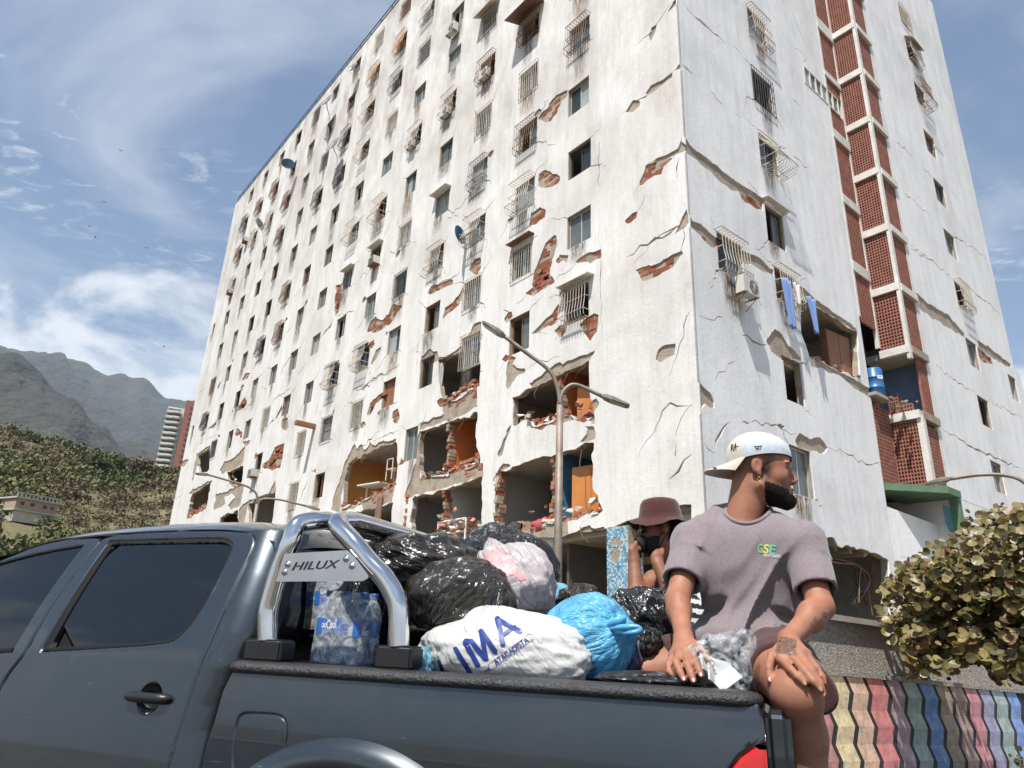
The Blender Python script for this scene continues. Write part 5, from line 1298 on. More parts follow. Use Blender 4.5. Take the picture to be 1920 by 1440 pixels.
M_RUBBER = mat('black_rubber', (0.011, 0.011, 0.012), 0.7, var=0.1, spec=.2)
M_PLASTIC = mat('black_plastic', (0.014, 0.014, 0.015), 0.32, var=0.1, bump=0.0006, bscale=400)
M_LINER = mat('bed_liner', (0.016, 0.016, 0.017), 0.5, var=0.2, vscale=8)
M_RAILCAP = mat('grained_rail_cap', (0.028, 0.028, 0.029), 0.36, var=0.25, vscale=14, bump=0.007, bscale=105)
M_CHROME = mat('polished_stainless', (0.66, 0.66, 0.66), 0.09, metal=1.0, var=0.06, vscale=5)
M_PLATE = mat('brushed_plate', (0.55, 0.55, 0.54), 0.3, metal=0.9, var=0.08, vscale=9)
M_RED = mat('tail_lamp_red', (0.50, 0.012, 0.010), 0.08, var=0.05, coat=0.6)
M_BLACKP = mat('letter_black', (0.02, 0.02, 0.022), 0.5, var=0)
TR = thing('pickup_truck', 'dark grey double-cab pickup loaded with bags, a man sitting on its tail', 'pickup truck', tuple(TP(1.6, 0.85, 0.0)))
cab = lambda pts, c=C_T1: [tpx(*ct(c, x, y), T_cab) for x, y in pts]
bed = lambda pts, c=C_T1: [tpx(*ct(c, x, y), T_bed) for x, y in pts]
# rear door with its window opening
door = cab([(522,283),(700,265),(1050,253),(1180,258),(1245,268),(1272,292),(1262,345),(1200,470),(1130,620),(1040,830),(960,1040),(900,1230),(835,1440),(790,1600),(-400,1900),(-300,1580),(-120,1250),(0,1050),(42,975),(104,896),(128,862),(330,522),(492,322)])
wino = cab([(548,303),(800,294),(1100,288),(1145,297),(1166,320),(1160,350),(1110,462),(1015,640),(955,725),(890,790),(835,822),(500,845),(196,862)])
hc = tpx(*ct(C_T1, 747, 1090), T_cab); cup = [(hc[0] + 0.047 * math.cos(a), hc[1] - .002 + 0.047 * math.sin(a)) for a in np.linspace(0, 2 * math.pi, 28, endpoint=False)]
dr = panel('rear_door', smooth_poly(door, 2, (13, 14, 15)), T_cab, M_PAINT, TR, holes=[smooth_poly(wino, 2, (0, 12)), cup])
panel('window_seal', smooth_poly(wino, 2, (0, 12)), T_cab, M_RUBBER, dr, holes=[smooth_poly(cab([(556,322),(800,316),(1090,312),(1128,318),(1148,338),(1138,362),(1095,458),(1000,635),(940,718),(880,775),(828,806),(500,826),(240,836)]), 2, (0, 12))], off=0.006, er=.004)
panel('window_glass', smooth_poly(cab([(540,312),(800,305),(1100,300),(1160,320),(1155,350),(1000,655),(890,790),(830,818),(210,850)]), 1), T_cab, M_TINT, dr, off=0.014, er=.003, grid=.05)
# handle
m = MB(); nL_ = 14
lat = [(0.0472, .001), (.044, .008), (.036, .018), (.02, .026), (.0005, .028)]
tc0 = float(T_cab(np.array([hc[0]]), np.array([hc[1]]))[0])
Mb = Matrix.Identity(4)
for i in range(3): Mb[i][0], Mb[i][1], Mb[i][2] = TFW[i], (0, 0, 1)[i], TIN[i]
Mb.translation = TV(hc[0], tc0, hc[1] - .002)
m.lathe(lat, 28); m.build('handle_cup', M_PAINT, dr, Mb, True)
m = MB(); pts = []
for a in np.linspace(-1, 1, 13):
    r_ = 0.0155 * (1 - abs(a) ** 5) ** .5 + .0015
    pts.append((a * .098, .004, -0.016 + .016 * abs(a) ** 6, r_))
m.tube([p[:3] for p in pts], .017, 10, radii=[p[3] for p in pts]); m.build('handle', M_PLASTIC, dr, Mb, True)
# front door
fd = cab([(515,286),(484,326),(322,526),(120,864),(94,896),(32,972),(-10,1050),(-130,1250),(-310,1580),(-420,1900),(-1700,2400),(-1800,1250),(-1500,1050),(-700,700),(-330,520),(0,405),(170,333),(300,303)])
fw = cab([(420,322),(200,360),(0,412),(-260,500),(-560,650),(-900,850),(-880,900),(0,858),(68,842)])
fdo = panel('front_door', smooth_poly(fd, 2, (9, 10, 11)), T_cab, M_PAINT, TR, holes=[smooth_poly(fw, 1, (0, 8))], grid=.05)
panel('window_glass', smooth_poly(fw, 1, (0, 8)), T_cab, M_TINT, fdo, off=0.014, er=.003, grid=.06)
panel('window_seal', cab([(70,838),(60,862),(-880,905),(-880,885)]), T_cab, M_RUBBER, fdo, off=-.004, er=.003)
# quarter panel behind the door, wrapping round the cab corner
qp = cab([(1182,252),(1250,264),(1280,290),(1270,348),(1208,474),(1138,624),(1048,834),(968,1044),(908,1234),(843,1444),(800,1604)]) + [(float(s_rear(z)) - .006, z) for z in np.linspace(_rez[0], _rez[-1], 24)]
panel('cab_corner', qp, T_cab, M_PAINT, TR, er=.003, grid=.02, step=.012, flange=.05)
# roof: crown swept from the drip line across the cab
dl = cab([(-1500,1000),(-700,668),(-330,500),(0,388),(170,322),(300,292),(530,270),(700,256),(1050,244),(1190,248),(1290,262),(1360,290)])
dls = np.array([p[0] for p in dl])[::-1]; dlz = np.array([p[1] for p in dl])[::-1]
ss = np.linspace(dls[0] - .045, dls[-1], 90); zz = np.interp(ss, dls, dlz); kk = np.ones(9) / 9; zp = np.pad(zz, 4, mode='edge'); zz = np.convolve(zp, kk, 'valid')
tn = T_cab0(ss, zz); WT = 1.72; nw = 48; V = []
for i, (s, z, t) in enumerate(zip(ss, zz, tn)):
    d = s - ss[0]; e = max(0, 0.14 - d); drop = 0.14 - math.sqrt(max(0.14 ** 2 - e * e, 0)) if e > 0 else 0
    for j in range(nw + 1):
        w = j / nw; q = abs(2 * w - 1)
        cr_ = 0.062 * (1 - q ** 5) + .014 * (1 - q ** 2)
        V.append(TP(s + (.05 * e / .14) * (1 - q ** 4) * -1, t + (WT - 2 * t) * w, z + cr_ - drop * 0.55))
F = [(i*(nw+1)+j, i*(nw+1)+j+1, (i+1)*(nw+1)+j+1, (i+1)*(nw+1)+j) for i in range(len(ss)-1) for j in range(nw)]
ro = link('roof', mesh_np('roof', V, F), M_PAINT, TR, smooth=True)
# shell behind the panels: body of the cab, far side, rear wall
zr = np.linspace(0.45, float(zz[4]) - .012, 16)
prof = [(float(s_rear(z)) + .035, z, float(T_cab0(np.array([2.0]), np.array([z]))[0]) + .04) for z in zr]
m = MB(); V = []; sf = float(dls[-1])
sfr = lambda z: float(np.interp(-(z + .03), -dlz[4:], dls[4:]))
for s, z, t in prof: V += [TV(s, t, z), TV(s, WT - t + .04, z), TV(sfr(z), t, z), TV(sfr(z), WT - t + .04, z)]
F = []
for i in range(len(prof) - 1):
    b = 4 * i
    for a, c_ in ((0, 1), (1, 3), (3, 2), (2, 0)): F.append((b + a, b + c_, b + c_ + 4, b + a + 4))
m.add(V, F); m.build('cab_shell', M_RUBBER, TR)
# painted rear wall and rear window
def rearwall(z0, z1, t0, t1, off, name, mm, par):
    zs = np.linspace(z0, z1, 10); V = [TV(float(s_rear(z)) + off, t, z) for z in zs for t in (t0, t1)]
    m = MB(); m.add(V, [(2*i, 2*i+1, 2*i+3, 2*i+2) for i in range(9)]); return m.build(name, mm, par, None, True)
rearwall(0.6, float(zz[3]) + .0, .22, 1.54, .004, 'rear_wall', M_PAINT, TR); rearwall(1.42, 1.74, .34, 1.42, -.006, 'rear_window', M_TINT, TR)
# bonnet and windscreen, out of frame but there
m = MB(); prof = [(sf, 1.34), (sf + .05, 1.36), (sf + .6, 1.32), (sf + 1.0, 1.22), (sf + 1.15, 1.05), (sf + 1.18, .5), (sf, .5)]
m.add([TV(s, .03, z) for s, z in prof] + [TV(s, 1.69, z) for s, z in prof], [tuple(range(7)), tuple(range(13, 6, -1))] + [(i, i + 7, (i + 1) % 7 + 7, (i + 1) % 7) for i in range(7)]); m.build('bonnet', M_PAINT, TR)

# ---- bed
ztop = 1.348
LBED = tpx(*ct(C_T1, 1170, 944), T_bed)[0]
wc = tpx(655, 1397, T_bed); RA_ = 0.47; wcz = wc[1] - RA_
arch = [(wc[0] + 0.43 * math.cos(a), wcz + 0.43 * math.sin(a)) for a in np.linspace(-.25, math.pi + .25, 40)]
side = [(LBED, ztop)] + bed([(1152,972),(1112,1052),(1070,1200),(1030,1320),(1000,1440),(965,1600)])
side = side + [(side[-1][0] - .02, 0.52)]
a_l = [p for p in arch if True][::-1]
side += [(a_l[0][0] , 0.52)] + a_l + [(a_l[-1][0], 0.52)]
tl = [tpx(x, y, T_bed) for x, y in [(1447,1560),(1372,1560),(1368,1440),(1386,1417),(1412,1399),(1436,1391)]]
side += [(tl[1][0], 0.52)] + [tl[1], tl[2], tl[3], tl[4], tl[5]] + [tpx(x, y, T_bed) for x, y in [(1431,1348),(1423,1322)]] + [(0.0, ztop)]
side[-2] = (side[-2][0], min(side[-2][1], ztop - .004))
fl = [tpx(*ct(C_T1, x, y), T_bed) for x, y in [(1205,1165),(1300,1168),(1395,1175),(1432,1205),(1432,1290),(1412,1400),(1390,1460),(1350,1475),(1180,1470),(1160,1430),(1165,1330),(1180,1210)]]
sd = panel('bed_side', side, T_bed, M_PAINT, TR, holes=[smooth_poly(fl, 2)], er=.007)
fc = np.mean(np.array(fl), 0)
panel('fuel_flap', [tuple(fc + (np.array(p) - fc) * .975) for p in smooth_poly(fl, 2)], T_bed, M_PAINT, TR, off=.001, er=.004)
panel('tail_lamp', [tuple(p) for p in [(tl[0][0], tl[0][1])] + tl[1:]], T_bed, M_RED, TR, off=.004, er=.016)
# flare
m = MB(); V = []; na = 44
for a in np.linspace(-.12, math.pi + .12, na):
    for rr_, tt_ in ((.425, .03), (.425, -.045), (.44, -.068), (.475, -.066), (.505, -.045), (.53, -.012)):
        s, z = wc[0] + rr_ * math.cos(a) * 1.04, wcz + (rr_ - .03) * math.sin(a) ; V.append(TV(s, tt_ - .0, z))
F = [(i*6+j, i*6+j+1, (i+1)*6+j+1, (i+1)*6+j) for i in range(na - 1) for j in range(5)]
m.add(V, F); fo = m.build('wheel_arch_flare', M_PAINT, TR, None, True)
def wheel(s, t, z, r=.37, face=-1):
    Mw = Matrix.Identity(4)
    for i in range(3): Mw[i][0], Mw[i][1], Mw[i][2] = TFW[i], (0, 0, 1)[i], TIN[i] * 1
    Mw.translation = TV(s, t, z)
    m = MB(); m.lathe([(r*.62, -.11), (r*.86, -.125), (r*.97, -.10), (r, -.06), (r, .06), (r*.97, .10), (r*.86, .125), (r*.62, .11)], 40); w_ = m.build('wheel', M_RUBBER, TR, Mw, True)
    m = MB(); m.lathe([(.001, -.07), (.06, -.075), (.07, -.05), (r*.5, -.04), (r*.6, -.09), (r*.64, -.10), (r*.64, .1)], 40); m.build('rim', M_PLATE, w_, Mw, True)
for t in (.10, 1.58): wheel(wc[0], t, .372); wheel(wc[0] + 3.08, t, .372)
m = MB()
for t0, t1, s0, s1, z0, z1 in ((.10, 1.60, -.02, LBED - .03, .82, .88), (.09, .12, 0, LBED - .03, .84, 1.34), (1.56, 1.60, 0, LBED - .03, .84, 1.35), (.10, 1.60, LBED - .10, LBED - .04, .84, 1.32)):
    m.add([TV(s, t, z) for s in (s0, s1) for t in (t0, t1) for z in (z0, z1)], [(0, 1, 3, 2), (4, 6, 7, 5), (0, 4, 5, 1), (2, 3, 7, 6), (0, 2, 6, 4), (1, 5, 7, 3)])
m.build('bed_liner', M_LINER, TR)
def tbox(name, mm, s0, s1, t0, t1, z0, z1, par=TR, bev=0.0):
    m = MB(); m.add([TV(s, t, z) for s in (s0, s1) for t in (t0, t1) for z in (z0, z1)], [(0, 1, 3, 2), (4, 6, 7, 5), (0, 4, 5, 1), (2, 3, 7, 6), (0, 2, 6, 4), (1, 5, 7, 3)])
    me = m.mesh(name)
    if bev:
        bm = bmesh.new(); bm.from_mesh(me); bmesh.ops.bevel(bm, geom=bm.edges[:], offset=bev, segments=3, affect='EDGES'); bm.to_mesh(me); bm.free()
    return link(name, me, mm, par, smooth=False)
tbox('far_bed_side', M_PAINT, 0, LBED, 1.605, 1.70, .55, 1.345, bev=.01)
tg = tbox('tailgate', M_PAINT, -.075, -.01, .035, 1.66, .56, 1.335, bev=.02)
tbox('rear_bumper', M_CHROME, -.22, -.08, .06, 1.64, .50, .66, bev=.03)
tbox('front_bed_wall', M_PAINT, LBED - .035, LBED, .05, 1.66, .6, 1.34, bev=.01)
tbox('chassis', M_RUBBER, -.05, 4.4, .35, 1.35, .35, .52)
# rail caps: near side, far side, tailgate top
def cap_sweep(path, prof, name, mm, par):
    V = []; n = len(prof)
    for (p, inw, sc) in path:
        for a, z in prof: V.append(Vector(p) + Vector(inw) * (a * sc) + Vector((0, 0, z * sc)))
    m = MB(); m.add(V, [(i*n+j, i*n+(j+1)%n, (i+1)*n+(j+1)%n, (i+1)*n+j) for i in range(len(path)-1) for j in range(n)] + [tuple(range(n))[::-1], tuple(range((len(path)-1)*n, len(path)*n))])
    return m.build(name, mm, par, None, True)
cp = [(-.010, -.004), (-.014, .006), (-.012, .015), (-.004, .022), (.012, .027), (.045, .029), (.075, .026), (.088, .02), (.092, .0), (.09, -.05), (.02, -.02)]
inw = TIN
path = [(TP(s, -.004, ztop), TIN, 1.0) for s in np.linspace(LBED + .005, .05, 60)]
for a in np.linspace(0, math.pi / 2, 9)[1:]:
    path.append((TP(.05 - .05 * math.sin(a), -.004 + .05 * (1 - math.cos(a)), ztop), TIN * math.cos(a) + TFW * math.sin(a), 1.0))
for t in np.linspace(.05, .5, 20)[1:]: path.append((TP(-.0, t, ztop - .012 * min(1, t * 8)), TFW, .95))
cap_sweep(path, cp, 'rail_cap', M_RAILCAP, TR)
cap_sweep([(TP(s, 1.70, ztop), -TIN, 1.0) for s in np.linspace(LBED, 0, 20)], cp, 'rail_cap', M_RAILCAP, TR)
# ---- chrome roll bar
def catmull(P, k=8):
    P = [Vector(p) for p in P]; Q = [P[0] * 2 - P[1]] + P + [P[-1] * 2 - P[-2]]; out = []
    for i in range(1, len(Q) - 2):
        for j in range(k):
            t = j / k; a, b, c, d = Q[i-1], Q[i], Q[i+1], Q[i+2]
            out.append(0.5 * ((2*b) + (c - a)*t + (2*a - 5*b + 4*c - d)*t*t + (3*b - a - 3*c + d)*t**3))
    out.append(P[-1]); return out
RT = 0.055
def leg(pts, t=RT): return [tpx_plane(*ct(C_T2, x, y), t) for x, y in pts]
l1 = leg([(185,1085),(187,1045),(188,900),(215,780),(270,600),(340,425)]); l1t = leg([(400,305),(470,262)], RT + .03) ; 
l2 = leg([(1070,1125),(1070,1085),(1073,900),(1050,790),(975,660),(870,550),(760,415)]); l2t = leg([(665,300),(650,262)], RT + .03)
def hoop(near, top, name):
    P = [TP(s, RT, z) for s, z in near] + [TP(top[0][0], RT + .025, top[0][1]), TP(top[1][0], RT + .10, top[1][1] + .004)]
    zt = top[1][1] + .012; st = top[1][0]
    P += [TP(st, RT + .22, zt), TP(st, .85, zt + .004), TP(st, 1.48, zt), TP(st, 1.60, top[1][1] + .004), TP(top[0][0], 1.655, top[0][1])]
    P += [TP(s, 1.655, z) for s, z in near[::-1]]
    m = MB(); m.tube(catmull(P, 8), .033, 20); return m.build(name, M_CHROME, RB_, None, True)
RB_ = TR
hoop(l1, l1t, 'roll_bar_hoop'); hoop(l2, l2t, 'roll_bar_hoop')
for x0, x1, y0, y1 in ((32, 262, 1068, 1212), (915, 1150, 1112, 1262)):
    a = tpx_plane(*ct(C_T2, x0, y0), RT - .035); b = tpx_plane(*ct(C_T2, x1, y1), RT - .035)
    for t0 in (.02, 1.60): tbox('roll_bar_foot', M_PLASTIC, b[0], a[0], t0, t0 + .085, 1.375, a[1], bev=.008)
pq = leg([(300,497),(722,474),(772,520),(868,648),(862,664),(828,682),(242,686)], .016)
m = MB(); m.add([TV(s, .016, z) for s, z in pq] + [TV(s, .021, z) for s, z in pq], [tuple(range(7)), tuple(range(13, 6, -1))] + [(i, i+7, (i+1)%7+7, (i+1)%7) for i in range(7)])
pl_ = m.build('badge_plate', M_PLATE, TR)
for x, y in ((318,568),(297,620),(712,530),(752,578)):
    s, z = leg([(x, y)], .012)[0]; m = MB(); Mq = Matrix.Identity(4)
    for i in range(3): Mq[i][0], Mq[i][1], Mq[i][2] = TFW[i], (0,0,1)[i], TIN[i]
    Mq.translation = TV(s, .016, z); m.lathe([(.001, -.006), (.005, -.006), (.0055, -.003), (.011, -.003), (.0115, 0)], 14); m.build('bolt', M_CHROME, pl_, Mq, True)
def text_mesh(txt, size=1.0, bold=0.0, shear=0.0, spacing=1.0):
    cu_ = bpy.data.curves.new('txt', 'FONT'); cu_.body = txt; cu_.size = size; cu_.offset = bold; cu_.shear = shear; cu_.space_character = spacing; cu_.resolution_u = 4
    o = bpy.data.objects.new('txt', cu_); COL.objects.link(o); bpy.context.view_layer.update()
    me = bpy.data.meshes.new_from_object(o.evaluated_get(bpy.context.evaluated_depsgraph_get()))
    V = np.array([tuple(v.co)[:2] for v in me.vertices]); F = [tuple(p.vertices) for p in me.polygons]
    bpy.data.objects.remove(o); bpy.data.curves.remove(cu_)
    V = V - (V.min(0) + V.max(0)) / 2; bpy.data.meshes.remove(me); return V, F
V, F = text_mesh('HILUX', 1.0, .012, 0.35, 1.05); V = V / (V[:, 0].max() - V[:, 0].min())
a = leg([(345,578)], .012)[0]; b = leg([(668,574)], .012)[0]; w_ = a[0] - b[0]; cxy = leg([(507,574)], .012)[0]
hh = leg([(507,548)], .012)[0][1] - leg([(507,604)], .012)[0][1]; V[:, 1] *= hh / (V[:, 1].max() - V[:, 1].min()) / w_
rot = math.atan2(b[1] - a[1], w_) + .035
m = MB(); m.add([TV(cxy[0] - w_ * (x * math.cos(rot) - y * math.sin(rot)), .0145, cxy[1] + w_ * (x * math.sin(rot) + y * math.cos(rot))) for x, y in V], F)
m.build('lettering', M_BLACKP, pl_)
# ================================================================== sculpting by distance field
import openvdb
class Sculpt:
    def __init__(s, lo, hi, vox):
        s.lo = np.array(lo, float); s.vox = vox; s.n = np.ceil((np.array(hi) - s.lo) / vox).astype(int) + 1
        s.a = np.full(s.n, 0.2, np.float32)
    def _sub(s, lo, hi):
        i0 = np.clip(np.floor((np.asarray(lo) - s.lo) / s.vox).astype(int), 0, s.n); i1 = np.clip(np.ceil((np.asarray(hi) - s.lo) / s.vox).astype(int) + 1, 0, s.n)
        if np.any(i1 <= i0): return None, None
        ax = [s.lo[k] + s.vox * np.arange(i0[k], i1[k]) for k in range(3)]
        G = np.stack(np.meshgrid(*ax, indexing='ij'), -1)
        return tuple(slice(a, b) for a, b in zip(i0, i1)), G
    def _mix(s, sl, d, k, sub):
        a = s.a[sl]
        if sub: d = -d
        if k <= 0: s.a[sl] = np.maximum(a, d) if sub else np.minimum(a, d); return
        if sub:
            h = np.clip(0.5 - 0.5 * (d * -1 + a) / k, 0, 1) if False else np.clip(0.5 + 0.5 * (d - a) / k, 0, 1)
            s.a[sl] = a + (d - a) * h + k * h * (1 - h)
        else:
            h = np.clip(0.5 + 0.5 * (a - d) / k, 0, 1); s.a[sl] = a + (d - a) * h - k * h * (1 - h)
    def cone(s, a, b, ra, rb, k=0.02, sub=False):
        a, b = np.asarray(a, float), np.asarray(b, float); m = max(ra, rb) + k + 0.03
        sl, G = s._sub(np.minimum(a, b) - m, np.maximum(a, b) + m)
        if sl is None: return
        ab = b - a; t = np.clip(((G - a) @ ab) / max(ab @ ab, 1e-9), 0, 1)
        d = np.linalg.norm(G - a - t[..., None] * ab, axis=-1) - (ra + (rb - ra) * t); s._mix(sl, d.astype(np.float32), k, sub)
    def chain(s, pts, rs, k=0.02):
        for i in range(len(pts) - 1): s.cone(pts[i], pts[i + 1], rs[i], rs[i + 1], k)
    def ell(s, c, r, R=None, k=0.02, sub=False):
        c, r = np.asarray(c, float), np.asarray(r, float); m = max(r) + k + .03
        sl, G = s._sub(c - m, c + m)
        if sl is None: return
        q = G - c
        if R is not None: q = q @ R          # R columns = local axes
        q = q / r; l = np.linalg.norm(q, axis=-1); g = np.linalg.norm(q / r, axis=-1) + 1e-9
        d = l * (l - 1) / g; s._mix(sl, d.astype(np.float32), k, sub)
    def half(s, p, n, k=0.0):                 # cut away the side n points to
        n = np.asarray(n, float) / np.linalg.norm(n)
        sl, G = s._sub(s.lo, s.lo + s.vox * s.n)
        d = (G - np.asarray(p)) @ n; s.a = np.maximum(s.a, d.astype(np.float32)) 
    def mesh(s, name, it=2):
        g = openvdb.FloatGrid(); g.background = 0.2; g.copyFromArray(s.a); g.transform = openvdb.createLinearTransform(voxelSize=s.vox)
        P, T, Q = g.convertToPolygons(isovalue=0.0, adaptivity=0.0) if False else (lambda r: (r[0], np.zeros((0, 3), int), r[1]) if len(r) == 2 else r)(g.convertToQuads(isovalue=0.0) if hasattr(g, 'convertToQuads') else g.convertToPolygons(0.0, 0.0))
        P = np.asarray(P, float) + s.lo; Q = np.asarray(Q)[:, ::-1]
        # light Laplacian polish
        for _ in range(it):
            acc = np.zeros_like(P); cnt = np.zeros(len(P))
            for i in range(4):
                a, b = Q[:, i], Q[:, (i + 1) % 4]; np.add.at(acc, a, P[b]); np.add.at(cnt, a, 1)
            P = P * .5 + .5 * acc / np.maximum(cnt, 1)[:, None]
        c0 = P[Q[:500]]; 
        me = bpy.data.meshes.new(name); me.vertices.add(len(P)); me.vertices.foreach_set('co', P.astype(np.float32).ravel())
        me.loops.add(Q.size); me.loops.foreach_set('vertex_index', Q.astype(np.int32).ravel()); me.polygons.add(len(Q)); me.polygons.foreach_set('loop_start', np.arange(0, Q.size, 4, dtype=np.int32)); me.update(calc_edges=True)
        bm = bmesh.new(); bm.from_mesh(me); bmesh.ops.recalc_face_normals(bm, faces=bm.faces); bm.to_mesh(me); bm.free()
        return me
def J(x, y, t): return TP(*(lambda q: (q[0], t, q[1]))(tpx_plane(x, y, t)))
def bvh_of(me): return BVHTree.FromPolygons([v.co.copy() for v in me.vertices], [tuple(p.vertices) for p in me.polygons])
def decal(name, V2, F, bvh, mat_, parent, off=0.0015, sub=2, face_away=None):
    """flat print given in photo pixels, laid on a surface"""
    bm = bmesh.new(); vs = [bm.verts.new((x, y, 0)) for x, y in V2]
    for f in F:
        try: bm.faces.new([vs[i] for i in f])
        except ValueError: pass
    bmesh.ops.triangulate(bm, faces=bm.faces[:])
    if sub: bmesh.ops.subdivide_edges(bm, edges=bm.edges[:], cuts=sub, use_grid_fill=True)
    bad = []
    for v in bm.verts:
        d = Vector(ray(v.co.x, v.co.y)).normalized(); h, nrm, i, dist = bvh.ray_cast(Vector(CAM), d)
        if h is None: bad.append(v); continue
        if nrm.dot(d) > 0: nrm = -nrm
        v.co = h + nrm * off
    bmesh.ops.delete(bm, geom=bad, context='VERTS')
    me = bpy.data.meshes.new(name); bm.to_mesh(me); bm.free()
    return link(name, me, mat_, parent, smooth=True)
def stroke(pts, w, n=10):
    """a thick rounded stroke in 2D -> verts, faces"""
    P = [np.array(p, float) for p in pts]; V = []; F = []
    for i in range(len(P)):
        a = P[max(i - 1, 0)]; b = P[min(i + 1, len(P) - 1)]; t = (b - a) / (np.linalg.norm(b - a) + 1e-9); nn = np.array([-t[1], t[0]])
        V += [P[i] + nn * w / 2, P[i] - nn * w / 2]
    for i in range(len(P) - 1): F.append((2*i, 2*i+1, 2*i+3, 2*i+2))
    for e, sgn in ((0, -1), (len(P) - 1, 1)):
        a = P[e]; q = P[1] - P[0] if e == 0 else P[-1] - P[-2]; ang = math.atan2(q[1], q[0]) + (math.pi if sgn < 0 else 0)
        b = len(V); V.append(a)
        for k in range(n + 1):
            th = ang - math.pi / 2 + math.pi * k / n; V.append(a + np.array([math.cos(th), math.sin(th)]) * w / 2)
        F += [(b, b + 1 + k, b + 2 + k) for k in range(n)]
    return V, F
def strokes(lst, c=None):
    V, F = [], []
    for pts, w in lst:
        if c: pts = [ct(c, x, y) for x, y in pts]; w = w / c[2]
        v, f = stroke(pts, w); b = len(V); V += v; F += [tuple(i + b for i in q) for q in f]
    return V, F
def text_px(txt, a, b, h, bold=.0, shear=0.0, spacing=1.0):
    """text along the pixel baseline-centre line a->b with pixel height h"""
    V, F = text_mesh(txt, 1.0, bold, shear, spacing); a, b = np.array(a, float), np.array(b, float); L = np.linalg.norm(b - a); e = (b - a) / L; u = np.array([e[1], -e[0]])
    V = V.copy(); V[:, 0] *= L / (V[:, 0].max() - V[:, 0].min()); V[:, 1] *= h / (V[:, 1].max() - V[:, 1].min())
    return [(a + b) / 2 + e * x + u * y for x, y in V], F

def skin_mat(name, c, c2):
    m = mat(name, c, 0.56, var=0.0, bump=0.0006, bscale=340, spec=0.4); nt = m.node_tree; L = nt.links; b = nt.nodes['Principled BSDF']
    tcn = [n for n in nt.nodes if n.type == 'TEX_COORD'][0]
    n = N(nt, 'ShaderNodeTexNoise', Scale=14.0, Detail=9.0, Roughness=0.75); L.new(tcn.outputs['Object'], n.inputs['Vector'])
    x = N(nt, 'ShaderNodeMix', data_type='RGBA'); x.inputs[6].default_value = c + (1,); x.inputs[7].default_value = c2 + (1,)
    mr = N(nt, 'ShaderNodeMapRange'); mr.inputs['From Min'].default_value = .35; mr.inputs['From Max'].default_value = .68; L.new(n.outputs['Fac'], mr.inputs['Value']); L.new(mr.outputs[0], x.inputs[0])
    at = N(nt, 'ShaderNodeAttribute', attribute_name='stubble'); x3 = N(nt, 'ShaderNodeMix', data_type='RGBA'); L.new(at.outputs['Fac'], x3.inputs[0]); L.new(x.outputs[2], x3.inputs[6]); x3.inputs[7].default_value = (.045, .024, .016, 1)
    L.new(x3.outputs[2], b.inputs['Base Color'])
    b.inputs['Subsurface Weight'].default_value = 0.06; b.inputs['Subsurface Radius'].default_value = (.02, .008, .004); b.inputs['Subsurface Scale'].default_value = .3
    return m
M_SKIN = skin_mat('tan_skin', (0.36, 0.165, 0.10), (0.27, 0.112, 0.066)); M_SKIN2 = skin_mat('brown_skin', (0.27, 0.12, 0.07), (0.20, 0.085, 0.05))
M_BEARD = mat('dark_beard', (0.009, 0.005, 0.0035), 0.8, var=0.35, vscale=120, bump=0.004, bscale=300, spec=.15)
M_SIDE = mat('sideburn_hair', (0.06, 0.03, 0.02), 0.8, var=0.4, vscale=150)
M_STUB = mat('shaved_hair', (0.13, 0.065, 0.04), 0.7, var=0.3, vscale=90)
M_NAIL = mat('finger_nail', (0.42, 0.21, 0.15), 0.3, var=0)
M_EYE = mat('eye_white', (0.30, 0.25, 0.22), 0.2, var=0); M_IRIS = mat('iris_brown', (0.03, 0.015, 0.008), 0.15, var=0)
M_GOLD = mat('gold', (0.75, 0.45, 0.15), 0.2, metal=1.0, var=0)
def cloth_mat(name, c, c2, scale=120, stretch=(1, 1, 4), rough=.9):
    m = mat(name, c, rough, var=0.0, bump=0.0010, bscale=500, spec=.2); nt = m.node_tree; L = nt.links
    tcn = [n for n in nt.nodes if n.type == 'TEX_COORD'][0]; mp = N(nt, 'ShaderNodeMapping'); mp.inputs['Scale'].default_value = stretch; L.new(tcn.outputs['Object'], mp.inputs[0])
    n = N(nt, 'ShaderNodeTexNoise', Scale=scale, Detail=4.0, Roughness=.7); L.new(mp.outputs[0], n.inputs['Vector'])
    x = N(nt, 'ShaderNodeMix', data_type='RGBA'); x.inputs[6].default_value = c + (1,); x.inputs[7].default_value = c2 + (1,)
    mr = N(nt, 'ShaderNodeMapRange'); mr.inputs['From Min'].default_value = .35; mr.inputs['From Max'].default_value = .65; L.new(n.outputs['Fac'], mr.inputs['Value']); L.new(mr.outputs[0], x.inputs[0]); L.new(x.outputs[2], nt.nodes['Principled BSDF'].inputs['Base Color'])
    nt.nodes['Principled BSDF'].inputs['Sheen Weight'].default_value = 0.25
    return m
M_SHIRT = cloth_mat('heather_mauve_jersey', (0.168, 0.137, 0.146), (0.25, 0.21, 0.22))
M_SHORTS = cloth_mat('maroon_twill', (0.055, 0.022, 0.020), (0.085, 0.035, 0.032), 60)
M_CAPW = cloth_mat('cream_cap_cloth', (0.55, 0.50, 0.42), (0.62, 0.57, 0.48), 90)
M_CAPM = cloth_mat('white_mesh', (0.38, 0.44, 0.52), (0.66, 0.70, 0.74), 420, (1, 1, .12))
M_HAT = cloth_mat('maroon_hat_cloth', (0.052, 0.018, 0.016), (0.08, 0.028, 0.025), 80)

